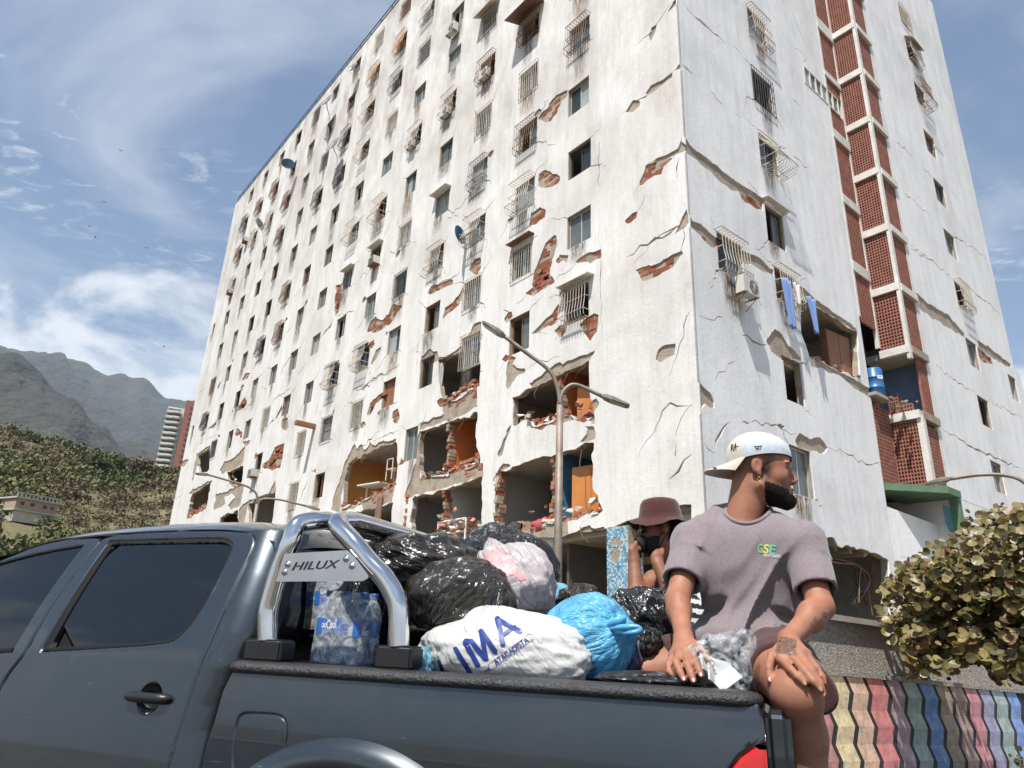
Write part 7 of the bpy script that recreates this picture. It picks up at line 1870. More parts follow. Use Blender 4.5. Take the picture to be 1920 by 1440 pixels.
# ================================================================== the load in the bed
def plastic(name, c, rough=.25, var=.25, bump=.006, bs=26, trans=0.0, spec=.5):
    m = mat(name, c, rough, var=var, vscale=7, spec=spec); nt = m.node_tree; L = nt.links; b = nt.nodes['Principled BSDF']
    tcn = [n for n in nt.nodes if n.type == 'TEX_COORD'][0]
    a = N(nt, 'ShaderNodeTexNoise', Scale=bs, Detail=5.0, Roughness=.62, Distortion=1.4); L.new(tcn.outputs['Object'], a.inputs['Vector'])
    s1 = N(nt, 'ShaderNodeMath', operation='SUBTRACT'); L.new(a.outputs['Fac'], s1.inputs[0]); s1.inputs[1].default_value = .5
    s2 = N(nt, 'ShaderNodeMath', operation='ABSOLUTE'); L.new(s1.outputs[0], s2.inputs[0])
    s3 = N(nt, 'ShaderNodeMath', operation='POWER'); L.new(s2.outputs[0], s3.inputs[0]); s3.inputs[1].default_value = .6
    at = N(nt, 'ShaderNodeAttribute', attribute_name='bagco'); hs = [s3.outputs[0]]
    for sc_, wt_ in ((.8, 1.5), (2.0, .35)):
        a2 = N(nt, 'ShaderNodeTexNoise', Scale=sc_, Detail=3.0, Roughness=.5, Distortion=.35); L.new(at.outputs['Vector'], a2.inputs['Vector'])
        q1 = N(nt, 'ShaderNodeMath', operation='SUBTRACT'); L.new(a2.outputs['Fac'], q1.inputs[0]); q1.inputs[1].default_value = .5
        q2 = N(nt, 'ShaderNodeMath', operation='ABSOLUTE'); L.new(q1.outputs[0], q2.inputs[0]); q3 = N(nt, 'ShaderNodeMath', operation='POWER'); L.new(q2.outputs[0], q3.inputs[0]); q3.inputs[1].default_value = .55
        q4 = N(nt, 'ShaderNodeMath', operation='MULTIPLY_ADD'); L.new(q3.outputs[0], q4.inputs[0]); q4.inputs[1].default_value = wt_ * 2.2; L.new(hs[-1], q4.inputs[2]); hs.append(q4.outputs[0])
    bp = N(nt, 'ShaderNodeBump', Strength=.9, Distance=bump); L.new(hs[-1], bp.inputs['Height']); L.new(bp.outputs[0], b.inputs['Normal'])
    if trans > 0:
        out = nt.nodes['Material Output']; t = N(nt, 'ShaderNodeBsdfTranslucent'); t.inputs[0].default_value = tuple(min(1, k * 1.1) for k in c) + (1,)
        mx = N(nt, 'ShaderNodeMixShader', Fac=trans); L.new(b.outputs[0], mx.inputs[1]); L.new(t.outputs[0], mx.inputs[2]); L.new(mx.outputs[0], out.inputs[0])
    return m
M_BAGK = plastic('black_bin_bag', (0.010, 0.010, 0.010), .13, .5, .006, 9, spec=.7)
M_BAGB = plastic('brownish_thin_bag', (0.024, 0.020, 0.016), .13, .6, .006, 8, spec=.7)
M_BAGW = plastic('white_bag', (0.66, 0.66, 0.64), .34, .06, .0035, 9, .22)
M_BAGP = plastic('pinkish_white_bag', (0.62, 0.56, 0.57), .28, .12, .005, 10, .3)
M_BAGBL = plastic('blue_bag', (0.15, 0.50, 0.76), .22, .25, .005, 11, .3)
M_BAGLB = plastic('light_blue_bag', (0.22, 0.50, 0.66), .24, .25, .005, 14, .25)
M_INKB = mat('navy_ink', (0.012, 0.035, 0.20), .4, var=.12, vscale=20)
def bag(name, label, c, rad3, mat_, knot=(0, 0, 1), seed=0, lump=.14, wrinkle=.05, flat=.6, rot=0.0, tip=.0, sub=6, cat_='bag', group=None, kn=True, fine=.005):
    """a full tied plastic bag: lumpy body with creases running to the knot"""
    c = np.array(c, float); bm = bmesh.new(); bmesh.ops.create_icosphere(bm, subdivisions=sub, radius=1.0)
    V = np.array([tuple(v.co) for v in bm.verts]); F = [tuple(v.index for v in f.verts) for f in bm.faces]; bm.free()
    k = np.array(knot, float); k /= np.linalg.norm(k); e1 = np.cross(k, [0.3, .8, .5]); e1 /= np.linalg.norm(e1); e2 = np.cross(k, e1)
    th = np.arccos(np.clip(V @ k, -1, 1)); ph = np.arctan2(V @ e2, V @ e1)
    r = 1 + lump * fbm(V * 1.7 + seed * 3.1, 3, seed)
    sp = np.stack([np.cos(ph) * 3.4, np.sin(ph) * 3.4, th * 1.3 + seed], 1)
    near = np.exp(-(th / .95) ** 2); far = .35 + .65 * near
    w1 = 1 - np.abs(vnoise(sp * 1.0, seed + 11)) * 2; w2 = 1 - np.abs(vnoise(sp * np.array([2.3, 2.3, 1.6]) + 5, seed + 12)) * 2
    r += wrinkle * far * (.6 * np.clip(w1, -1, 1) + .45 * np.clip(w2, -1, 1))
    w3 = np.abs(vnoise(V * 6.5 + seed, seed + 21)); w4 = np.abs(vnoise(V * 13 + seed, seed + 22)); r += fine * (.5 - w3) * 1.8 + fine * (.4 - w4)
    if tip > 0: r += tip * np.exp(-(th / .22) ** 2) - tip * .35 * np.exp(-((th - .42) / .2) ** 2)
    P = V * r[:, None] * np.array(rad3)
    zf = -rad3[2] * flat; P[:, 2] = np.where(P[:, 2] < zf, zf + (P[:, 2] - zf) * .15, P[:, 2])
    R = np.array(Matrix.Rotation(rot, 3, 'Z')); P = P @ R.T
    # align the bag's own axes with the truck: x along the bed, y across
    A = np.stack([-TFW, TIN, np.array([0, 0, 1.0])], 1); P = P @ A.T + c
    t = thing(name, label, cat_, tuple(c - np.array([0, 0, rad3[2] * flat])), group)
    me = mesh_np('bag_body', P, F); me.attributes.new('bagco', 'FLOAT_VECTOR', 'POINT').data.foreach_set('vector', (np.stack([np.cos(ph) * 4.5 * np.sin(th) ** .35, np.sin(ph) * 4.5 * np.sin(th) ** .35, th * 1.1 + seed * 3.7], 1)).astype(np.float32).ravel()); o = link('bag_body', me, mat_, t, smooth=True)
    return t, o, me, A @ R
GB = 'filled plastic bags in the pickup bed'
bag('bin_bag', 'shiny black bin bag at the top left of the load by the roll bar', J(795, 1062, .50), (.25, .22, .125), M_BAGB, (-.9, -.2, .7), 1, .16, .06, .7, group=GB)
bag('bin_bag', 'rounded black bin bag just above the white printed bag', J(862, 1125, .34), (.19, .17, .14), M_BAGB, (.6, .1, 1), 2, .10, .05, .7, group=GB)
bag('bin_bag', 'black bag wedged behind the roll bar leg beside the water bottles', J(695, 1150, .48), (.13, .20, .16), M_BAGK, (-.3, 0, 1), 3, .12, .05, .8, group=GB)
bag('bin_bag', 'black bin bag at the back behind the pinkish white bag', J(940, 1062, .98), (.24, .20, .17), M_BAGK, (.2, .1, 1), 4, .12, .05, .7, group=GB)
bag('bin_bag', 'crumpled black bag in front of the person in the bucket hat', J(1205, 1170, .66), (.17, .16, .13), M_BAGK, (-.4, 0, 1), 5, .2, .09, .6, group=GB, fine=.02)
bag('bin_bag', 'small black bag beside the knotted blue bag', J(1205, 1208, .46), (.07, .08, .06), M_BAGK, (0, 0, 1), 6, .15, .06, .6, sub=5, group=GB)
bag('bin_bag', 'small dark grey bag peeking out between light blue and blue bags', J(1082, 1122, .80), (.085, .08, .055), M_BAGB, (0, 0, 1), 7, .2, .09, .6, sub=5, group=GB)
pk, pko, pkm, pA = bag('plastic_bag', 'tall translucent white bag with pink cloth inside rising to a peak', J(962, 1098, .60), (.165, .14, .165), M_BAGP, (-.55, 0, .9), 8, .10, .07, .7, tip=.25, group=GB)
wb_, wbo, wbm, _ = bag('plastic_bag', 'large white shopping bag with blue lettering lying against the bed rail', J(952, 1226, .245), (.300, .165, .130), M_BAGW, (-.25, -.1, 1), 9, .08, .035, .66, tip=.10, group=GB, fine=.010)
bb_, bbo, bbm, _ = bag('plastic_bag', 'bright blue bag with its handles tied in a knot', J(1105, 1200, .34), (.145, .135, .145), M_BAGBL, (.95, -.25, .25), 10, .08, .06, .75, tip=.12, group=GB)
bag('plastic_bag', 'light blue bag behind the pinkish white one', J(1036, 1122, .86), (.10, .09, .06), M_BAGLB, (0, 0, 1), 11, .15, .08, .6, sub=5, group=GB)
bag('plastic_bag', 'scrap of turquoise bag beside the roll bar foot', J(785, 1246, .14), (.05, .04, .05), M_BAGLB, (0, 0, 1), 12, .2, .1, .6, sub=5, group=GB)
bag('plastic_bag', 'flat black bag with a white mark lying on the rail under the hand', J(1215, 1274, .12), (.150, .07, .022), M_BAGK, (-.6, 0, .8), 13, .12, .05, .9, sub=5, group=GB)
bag('bin_bag', 'low dark bag filling the bed behind the printed white bag', J(1000, 1235, .72), (.55, .38, .17), M_BAGK, (0, 0, 1), 15, .2, .05, .8, group=GB)
bag('bin_bag', 'dark bag deep in the bed beneath the seated person', J(1180, 1240, .9), (.42, .38, .17), M_BAGK, (0, 0, 1), 16, .2, .05, .8, group=GB)
bag('patterned_cloth', 'navy speckled cloth bundle between the blue bag and the thigh', J(1186, 1226, .40), (.035, .05, .075), mat('speckled_cloth', (0.08, .07, .14), .9, var=.9, vscale=60), (0, 0, 1), 17, .15, .08, .8, sub=4, cat_='cloth')
# pink cloth pressed against the inside of the translucent bag
M_PINK = plastic('pink_cloth', (0.60, 0.27, 0.29), .4, .25, .004, 12)
pb_ = bvh_of(pkm); Vp, Fp = [], []
cpx = [(908, 1048), (918, 1034), (938, 1030), (958, 1040), (968, 1062), (988, 1086), (976, 1090), (962, 1078), (948, 1082), (930, 1066), (916, 1062)]
decal('pink_cloth', cpx, [tuple(range(11))], pb_, M_PINK, pk, .0015, 6)
# print on the white bag, drawn in strokes
WB = bvh_of(wbm); C_L = (780, 1100, 4.571)
for ltr in ([([(200, 640), (235, 730)], 32), ([(215, 725), (285, 740)], 26)], [([(340, 535), (465, 735)], 42)],
    [([(425, 480), (530, 670)], 44), ([(430, 470), (475, 470), (590, 610)], 44), ([(600, 615), (560, 385)], 44), ([(560, 385), (680, 555)], 44)],
    [([(700, 280), (745, 490)], 46), ([(700, 285), (890, 385)], 42), ([(735, 425), (845, 345)], 34)]): decal('lettering', *strokes(ltr, C_L), WB, M_INKB, wb_, .0022, 3)
V, F = text_px('ATACADISTA', ct(C_L, 672, 655), ct(C_L, 958, 448), 11.5, .02); decal('lettering', V, F, WB, M_INKB, wb_, .0022, 2)
V, F = text_px('ncia', ct(C_L, 590, 718), ct(C_L, 635, 700), 5, .02); decal('lettering', V, F, WB, M_INKB, wb_, .0022, 1)
a_, b_ = np.array((640., 690)), np.array((985., 428)); e_ = (b_ - a_) / np.linalg.norm(b_ - a_); u_ = np.array([e_[1], -e_[0]]) * 34
decal('lettering', *strokes([([a_ + u_ * .9, b_ + u_ * .75], 4), ([a_ - u_ * .75, b_ - u_ * .95], 4), ([a_ + u_ * .9, a_ - e_ * 18, a_ - u_ * .75], 4), ([b_ + u_ * .75, b_ + e_ * 16, b_ - u_ * .95], 4)], C_L), WB, M_INKB, wb_, .0022, 2)
# knots and handles
def loop(pts, w, mat_, parent, name='handle'):
    P = catmull(pts, 6); m = MB(); m.tube(P, w, 7, radii=[w * (.85 + .25 * abs(math.sin(i * .23))) for i in range(len(P))]); return m.build(name, mat_, parent, None, True)
kb = J(1148, 1173, .24)
loop([J(1140, 1172, .25), J(1155, 1165, .23), J(1168, 1160, .24), J(1166, 1168, .25), J(1150, 1176, .25)], .011, M_BAGBL, bb_)
loop([J(1146, 1178, .24), J(1170, 1176, .22), J(1195, 1176, .22), J(1199, 1183, .22), J(1180, 1187, .22), J(1155, 1184, .24)], .009, M_BAGBL, bb_)
# clear bag under the man's hand
def clear_mat(name, tint, f0=.25):
    m = mat(name, (0.75, 0.77, 0.79), .12, var=0.05); nt = m.node_tree; L = nt.links; out = nt.nodes['Material Output']; b = nt.nodes['Principled BSDF']
    tcn = [n for n in nt.nodes if n.type == 'TEX_COORD'][0]; a = N(nt, 'ShaderNodeTexNoise', Scale=22.0, Detail=5.0, Distortion=1.5); L.new(tcn.outputs['Object'], a.inputs['Vector'])
    bp = N(nt, 'ShaderNodeBump', Strength=.8, Distance=.01); L.new(a.outputs['Fac'], bp.inputs['Height']); L.new(bp.outputs[0], b.inputs['Normal'])
    tr = N(nt, 'ShaderNodeBsdfTransparent'); tr.inputs[0].default_value = tint; mr = N(nt, 'ShaderNodeMapRange'); mr.inputs['From Min'].default_value = .4; mr.inputs['From Max'].default_value = .7; mr.inputs['To Min'].default_value = f0; mr.inputs['To Max'].default_value = f0 + .4
    L.new(a.outputs['Fac'], mr.inputs['Value']); mx = N(nt, 'ShaderNodeMixShader'); L.new(mr.outputs[0], mx.inputs[0]); L.new(tr.outputs[0], mx.inputs[1]); L.new(b.outputs[0], mx.inputs[2]); L.new(mx.outputs[0], out.inputs[0]); return m
M_CLEAR = clear_mat('clear_film', (.92, .94, .95, 1), .02)
cb, cbo, cbm, _ = bag('plastic_bag', 'crumpled clear bag of papers under the man\'s right hand', J(1352, 1250, .14), (.085, .06, .075), M_CLEAR, (.4, 0, 1), 14, .18, .12, .75, tip=.2, group=GB, fine=.02)
loop([J(1370, 1215, .18), J(1390, 1195, .20), J(1402, 1188, .20), J(1408, 1205, .20), J(1392, 1240, .18)], .016, M_CLEAR, cb, 'handle')
M_PAPER = mat('printed_paper', (.66, .67, .64), .8, var=.2, vscale=50)
rp = random.Random(2)
for i, (x, y, t) in enumerate(((1340, 1268, .12), (1362, 1272, .12), (1330, 1248, .14), (1352, 1252, .15))):
    m = MB(); m.box((0, 0, 0), (.075, .004, .045)); o = m.build('paper', M_PAPER, cb, Matrix.Translation(Vector(J(x, y, t))) @ Matrix.Rotation(rp.uniform(-.6, .6), 4, 'Y') @ Matrix.Rotation(rp.uniform(.2, .8), 4, 'Z') @ Matrix.Rotation(-.6, 4, 'X'))
# ---- shrink-wrapped water bottles
M_PET = clear_mat('clear_pet', (.62, .78, .92, 1), .08); M_CAPB = mat('bottle_cap_blue', (.03, .10, .32), .4, var=.05); M_CAPN = mat('bottle_cap_navy', (.01, .02, .04), .4, var=0)
M_LABEL = mat('blue_label', (.035, .13, .40), .3, var=.15, vscale=30); M_FILM = clear_mat('shrink_film', (.90, .95, 1, 1), .10); M_INKW = mat('white_ink', (.75, .77, .8), .4, var=0)
prof_b = [(.001, 0), (.026, .001), (.031, .008), (.032, .03), (.029, .04), (.032, .05), (.0295, .06), (.032, .07), (.0322, .10), (.0318, .135), (.030, .155), (.024, .185), (.014, .203), (.012, .215)]
mbt = MB(); mbt.lathe(prof_b, 22); bot_me = mbt.mesh('bottle'); bot_me.materials.append(M_PET); bot_me.polygons.foreach_set('use_smooth', [True] * len(bot_me.polygons))
mbt = MB(); mbt.lathe([(.0145, .208), (.0145, .226), (.013, .228), (.001, .228)], 16); capb_me = mbt.mesh('bottle_cap'); capb_me.materials.append(M_CAPB); capn_me = capb_me.copy(); capn_me.materials.clear(); capn_me.materials.append(M_CAPN)
mbt = MB(); mbt.lathe([(.0328, .085), (.0330, .09), (.0330, .132), (.0326, .137)], 22); lab_me = mbt.mesh('bottle_label'); lab_me.materials.append(M_LABEL); lab_me.polygons.foreach_set('use_smooth', [True] * len(lab_me.polygons))
def pack(label, c, rows, cols, lean, yaw, scale=1.0):
    t = thing('bottle_pack', label, 'water bottles', tuple(c), 'shrink-wrapped water packs')
    A = Matrix.Identity(4)
    for i in range(3): A[i][0], A[i][1], A[i][2] = -TFW[i], TIN[i], (0, 0, 1)[i]
    M0 = Matrix.Translation(Vector(c)) @ A @ Matrix.Rotation(yaw, 4, 'Z') @ Matrix.Rotation(lean, 4, 'Y') @ Matrix.Scale(scale, 4); cps = []
    for i in range(cols):
        for j in range(rows):
            Mb_ = M0 @ Matrix.Translation(((i - (cols - 1) / 2) * .0665, j * .0665, 0)) @ Matrix.Rotation(i * 1.3, 4, 'Z')
            b = bpy.data.objects.new('bottle', bot_me); place(b, Mb_, t)
            o = bpy.data.objects.new('bottle_cap', capn_me if i == 0 else capb_me); place(o, Mb_, b); o = bpy.data.objects.new('bottle_label', lab_me); place(o, Mb_, b)
    # film skin
    w, d = cols * .0665 / 2 + .004, rows * .0665; V = []
    for z, k in ((-.002, 1.0), (.05, 1.0), (.14, .99), (.175, .93), (.205, .80), (.226, .66)):
        for q in np.linspace(0, 2 * math.pi, 36, endpoint=False):
            cx_ = np.sign(math.cos(q)) * abs(math.cos(q)) ** .4 * w * k; cy_ = np.sign(math.sin(q)) * abs(math.sin(q)) ** .4 * d / 2 * k
            V.append(M0 @ Vector((cx_ + random.Random(int(q * 99 + z * 999)).uniform(-.002, .002), cy_ + (rows - 1) * .0665 / 2, z)))
    F = [(i*36+j, i*36+(j+1)%36, (i+1)*36+(j+1)%36, (i+1)*36+j) for i in range(5) for j in range(36)]
    fm = mesh_np('film', V, F); link('film', fm, M_FILM, t, smooth=True); return t, fm
p1, f1_ = pack('front pack of clear water bottles with blue labels under the name plate', J(633, 1243, .20), 2, 3, .04, .0, 1.02)
p2, f2_ = pack('rear pack of water bottles with blue tops, behind the front pack', J(628, 1180, .42), 2, 3, -.02, .1, 1.0)
FB = bvh_of(f1_); C_B = (550, 1080, 8.472)
for txt, a, b, h_ in (('Coo', (400, 765), (530, 765), 13), ('Cool', (530, 772), (690, 762), 16), ('ool', (1090, 900), (1210, 880), 12)):
    V, F = text_px(txt, ct(C_B, *a), ct(C_B, *b), h_, .01, .3); decal('label_print', V, F, FB, M_INKW, p1, .001, 1)
bars = []
for k in range(7): bars.append(([(885 + k * 10, 820 - k * 1), (870 + k * 10, 950)], 4))
decal('label_print', *strokes(bars, C_B), FB, M_INKW, p1, .001, 0)
F2 = bvh_of(f2_)
V, F = text_px('Cool', ct(C_B, 430, 260), ct(C_B, 530, 235), 8, .02, .3); decal('label_print', V, F, F2, M_INKW, p2, .001, 1)
V, F = text_px('Coo', ct(C_B, 255, 350), ct(C_B, 355, 340), 8, .0, .3); decal('label_print', V, F, F2, M_INKW, p2, .001, 1)
# crates and boards under the packs so that nothing floats
tbox2 = lambda label, s0, s1, t0, t1, z0, z1: tag(tbox('cargo_box', M_LINER, s0, s1, t0, t1, z0, z1, par=None), label, 'box')
sA = tpx_plane(633, 1243, .2)
tbox2('black box under the water packs, mostly hidden by the rail', sA[0] - .16, sA[0] + .16, .13, .42, .885, float(J(633, 1243, .20)[2]) - .003)
# ================================================================== street lamps
M_POLE = mat('rusty_lamp_pole', (0.24, 0.20, 0.165), .6, metal=.35, var=.3, vscale=5)
M_LAMPH = mat('lamp_head_grey', (0.22, 0.21, 0.18), .5, metal=.4, var=.2)
def lamp(label, foot, dist, arms, r):
    """arms: pixel polylines from the pole out to the head, on a plane at the lamp's distance"""
    p = np.array(at_dist(*foot, dist)); n = np.array([p[0], p[1], 0]); n /= np.linalg.norm(n)
    Q = lambda x, y: hit(x, y, p, n)
    t = thing('street_lamp', label, 'street lamp', (p[0], p[1], 0), 'street lamps')
    top = Q(*arms[0][0]); m = MB(); base = Vector((p[0], p[1], 0)); tp = Vector(top); m.tube([base, base.lerp(tp, .5), tp], r, 12, radii=[r * 1.5, r * 1.2, r]); m.build('pole', M_POLE, t, None, True)
    for a in arms:
        P = [Vector(Q(*q)) for q in a]; m = MB(); m.tube(catmull(P[:-1], 6), r * .62, 10); ar = m.build('arm', M_POLE, t, None, True)
        d = (P[-1] - P[-2]); L = d.length; d.normalize(); up = Vector((0, 0, 1)); sd = d.cross(up).normalized(); up = sd.cross(d)
        m = MB(); c0 = P[-2] - d * L * .05
        V = []
        for s_, w, h in ((0, .35, .5), (.15, .8, .9), (.4, 1.0, 1.0), (.95, .95, .55), (1.05, .7, .3)):
            for x, z in ((-1, -.4), (1, -.4), (1, .2), (.6, .6), (-.6, .6), (-1, .2)): V.append(c0 + d * L * s_ + sd * x * w * r * 2.1 + up * z * h * r * 1.5)
        F = [(i*6+j, i*6+(j+1)%6, (i+1)*6+(j+1)%6, (i+1)*6+j) for i in range(4) for j in range(6)] + [tuple(range(6)), tuple(range(24, 30))]
        m.add(V, F); hd = m.build('lamp_head', M_LAMPH, t)
        m = MB(); m.add([c0 + d * L * s_ + sd * x * r * 1.6 - up * r * .63 for s_, x in ((.35, -1), (.35, 1), (.9, .9), (.9, -.9))], [(0, 1, 2, 3)]); m.build('lens', M_GLASSF, hd)
lamp('tall double-armed street lamp rising in front of the white block corner', (1046, 1100), 9.5, [[(1050, 760), (1046, 730), (1030, 695), (985, 660), (945, 630), (905, 605)], [(1051, 770), (1052, 745), (1062, 728), (1082, 722), (1130, 743), (1180, 762)]], .048)
lamp('double-armed street lamp at the far left of the block, behind the cab', (478, 985), 24, [[(482, 945), (480, 925), (463, 912), (425, 900), (390, 890), (366, 888)], [(483, 948), (488, 938), (502, 935), (530, 938), (575, 949), (600, 956)]], .055)
lamp('curved street lamp arm reaching in from the right edge above the tree', (1960, 1150), 12, [[(1962, 1000), (1945, 935), (1925, 908), (1895, 893), (1840, 890), (1780, 898), (1735, 908)]], .045)
# ================================================================== painted retaining wall
wd_az = rad(57.0); WD = np.array([math.sin(wd_az), math.cos(wd_az), 0]); WI = np.array([-WD[1], WD[0], 0.0])
wp0 = at_dist(1562, 1258, 8.2); wp0[2] = 0
FWALL = Face(wp0, WD, WI)
M_PEB = mat('roughcast_grey', (0.34, 0.315, 0.28), .95, var=.45, vscale=34, bump=.03, bscale=45)
M_WBASE = mat('wall_dark_paint', (0.035, 0.036, 0.036), .8, var=.5, vscale=5, bump=.006, bscale=20)
WALL = thing('retaining_wall', 'retaining wall with grey roughcast above and painted zigzag stripes below', 'wall', tuple(FWALL.P(1.5, 0)))
tops = [FWALL.px(x, y) for x, y in [(1440, 1142), (1558, 1159), (1661, 1174), (1760, 1190), (1860, 1205), (1990, 1225)]]
mids = [FWALL.px(x, y) for x, y in [(1440, 1247), (1549, 1258), (1640, 1266), (1730, 1276), (1820, 1285), (1912, 1294), (1990, 1301)]]
up = mids + tops[::-1]
sheet(FWALL, up, [], 0.10, 0.5, 'roughcast_wall', M_PEB, WALL)
low_ = [(mids[0][0], -.1)] + [(mids[-1][0], -.1)] + mids[::-1]
sheet(FWALL, low_, [], 0.0, 0.5, 'painted_wall', M_WBASE, WALL)
m = MB(); 
cop = [FWALL.P(u, z + .012, d) for u, z in mids for d in (-.02, .12)] + [FWALL.P(u, z - .035, d) for u, z in mids for d in (-.02, .12)]
nm = len(mids)
m.add(cop, [(2*i, 2*i+1, 2*i+3, 2*i+2) for i in range(nm-1)] + [(2*nm+2*i, 2*i, 2*i+2, 2*nm+2*i+2) for i in range(nm-1)]); m.build('ledge', M_PEB, WALL)
cop2 = [FWALL.P(u, z + .05, d) for u, z in tops for d in (.04, .52)] + [FWALL.P(u, z - .01, d) for u, z in tops for d in (.04, .52)]; nm = len(tops)
m = MB(); m.add(cop2, [(2*i, 2*i+1, 2*i+3, 2*i+2) for i in range(nm-1)] + [(2*nm+2*i, 2*i, 2*i+2, 2*nm+2*i+2) for i in range(nm-1)] + [(0, 1, 2*nm+1, 2*nm)]); m.build('coping', mat('coping_cement', (.36, .33, .29), .95, var=.25), WALL)
# left end return of the wall
m = MB(); a = tops[0]; m.add([FWALL.P(a[0], z, d) for d in (0.0, 6.0) for z in (-.1, a[1])] + [FWALL.P(a[0] - .2, z, d) for d in (0.0, 6.0) for z in (-.1, a[1])], [(0, 1, 3, 2), (4, 6, 7, 5), (0, 4, 5, 1), (2, 3, 7, 6), (0, 2, 6, 4), (1, 5, 7, 3)]); m.build('end_return', M_PEB, WALL)
SC = [(0.68, .50, .27), (0.66, .38, .26), (0.52, .14, .14), (0.30, .21, .25), (0.22, .30, .29), (0.05, .16, .40), (0.24, .18, .12), (0.30, .19, .15), (0.46, .16, .19), (0.24, .24, .38), (0.24, .33, .32), (0.12, .24, .56), (.5, .3, .2), (.4, .15, .15)]
def chalk(name, c):
    m = mat(name, c, .85, var=.3, vscale=9, bump=.004, bscale=30); nt = m.node_tree; L = nt.links; b = nt.nodes['Principled BSDF']
    src = b.inputs['Base Color'].links[0].from_socket; tcn = [n for n in nt.nodes if n.type == 'TEX_COORD'][0]
    n = N(nt, 'ShaderNodeTexNoise', Scale=7.0, Detail=9.0, Roughness=.75); L.new(tcn.outputs['Object'], n.inputs['Vector']); mr = N(nt, 'ShaderNodeMapRange'); mr.inputs['From Min'].default_value = .56; mr.inputs['From Max'].default_value = .66; L.new(n.outputs['Fac'], mr.inputs['Value'])
    x = N(nt, 'ShaderNodeMix', data_type='RGBA'); L.new(mr.outputs[0], x.inputs[0]); L.new(src, x.inputs[6]); x.inputs[7].default_value = (.38, .34, .30, 1); L.new(x.outputs[2], b.inputs['Base Color']); return m
xs = [130, 235, 330, 430, 510, 595, 675, 750, 820, 890, 955, 1025, 1088]; 
u_top = [FWALL.px(*ct(C_R5, x, 960 + (x - 130) * .098))[0] for x in xs]
for i in range(-1, len(xs) - 1):
    if i < 0: u0, u1 = u_top[0] - (u_top[1] - u_top[0]), u_top[0]
    else: u0, u1 = u_top[i], u_top[i + 1]
    wdt = (u1 - u0); zt = float(np.interp(u0, [q[0] for q in mids], [q[1] for q in mids])) - .04
    lt_ = tuple(min(.85, k * 1.2 + .11) for k in SC[i % len(SC)]); ma, mb2 = chalk('stripe_paint_light', lt_), chalk('stripe_paint_deep', tuple(k * .78 for k in lt_))
    m = MB(); seg = .155; nseg = int(zt / seg) + 1
    for k in range(nseg):
        z1, z0 = zt - k * seg, max(0.02, zt - (k + 1) * seg)
        o1 = (.042 if k % 2 else -.042); o0 = (-.042 if k % 2 else .042); sl_ = .0
        sh1, sh0 = -k * .012, -(k + 1) * .012
        m.cur = k % 2; m.add([FWALL.P(u, z, -.004) for u, z in ((u0 + .02 + o1 - sh1, z1), (u0 + wdt * .86 + o1 - sh1, z1), (u0 + wdt * .86 + o0 - sh0, z0), (u0 + .02 + o0 - sh0, z0))], [(0, 1, 2, 3)])
    m.build('painted_stripe', [ma, mb2], WALL)
# ================================================================== sea-grape tree
tb = FWALL.P(2.1, 0.0, .9); TB = Vector(tb); TB.z = 1.35
TREE = thing('broad_leaf_tree', 'bushy tree with round olive and bronze leaves hanging over the retaining wall', 'tree', tuple(TB))
M_TRK = mat('grey_bark', (0.17, .14, .11), .9, var=.3, vscale=10, bump=.01, bscale=30)
def TX(x, y, dd): return np.array(at_dist(x, y, dd))
def in_crown(x, y): 
    P = [(1660,1140),(1668,1085),(1720,1055),(1740,1035),(1775,1032),(1800,1010),(1822,975),(1850,990),(1862,962),(1900,956),(1990,930),(2050,1000),(2060,1230),(1990,1270),(1930,1270),(1885,1275),(1850,1245),(1800,1235),(1770,1250),(1712,1258),(1702,1225),(1690,1190),(1665,1185)]
    return inside(P, np.array([x]), np.array([y]))[0]
rl = random.Random(8); leaves = []
for k in range(60000):
    x, y = rl.uniform(1650, 2060), rl.uniform(940, 1285)
    if not in_crown(x + rl.gauss(0, 9), y + rl.gauss(0, 9)): continue
    edge = 0; dd = 8.6 + rl.gauss(0, .42) + .25 * vnoise(np.array([[x / 40, y / 40, 0]]), 3)[0]
    if dd < 7.9 or dd > 9.9: continue
    nz = vnoise(np.array([[x / 26, y / 26, dd * 2]]), 6)[0]
    if nz < -.18: continue
    leaves.append((TX(x, y, dd), dd)); 
    if len(leaves) > 9000: break
mb_ = MB(); V = [(0, 0, 0)]; 
for i in range(9):
    a = math.pi * 2 * i / 9 + .35; V.append((.5 * math.cos(a) * 1.0, .5 * math.sin(a) * .92 + .48, .05 * abs(math.cos(a)) + .03 * math.sin(2 * a)))
V[0] = (0, .48, -.03); mb_.add(V, [(0, 1 + i, 1 + (i + 1) % 9) for i in range(9)])
LM = []
for i, c in enumerate([(.15, .122, .04), (.22, .17, .058), (.085, .072, .026), (.17, .08, .034), (.30, .235, .10)]):
    m_ = mat('grape_leaf_' + 'abcde'[i], c, .42, var=.3, vscale=6); nt = m_.node_tree; b_ = nt.nodes['Principled BSDF']; t_ = N(nt, 'ShaderNodeBsdfTranslucent'); t_.inputs[0].default_value = (c[0] * 1.2, c[1] * 1.3, c[2] * .6, 1); mx_ = N(nt, 'ShaderNodeMixShader', Fac=.22)
    nt.links.new(b_.outputs[0], mx_.inputs[1]); nt.links.new(t_.outputs[0], mx_.inputs[2]); nt.links.new(mx_.outputs[0], nt.nodes['Material Output'].inputs[0]); me_ = mb_.mesh('leaf'); me_.materials.append(m_); LM.append(me_)
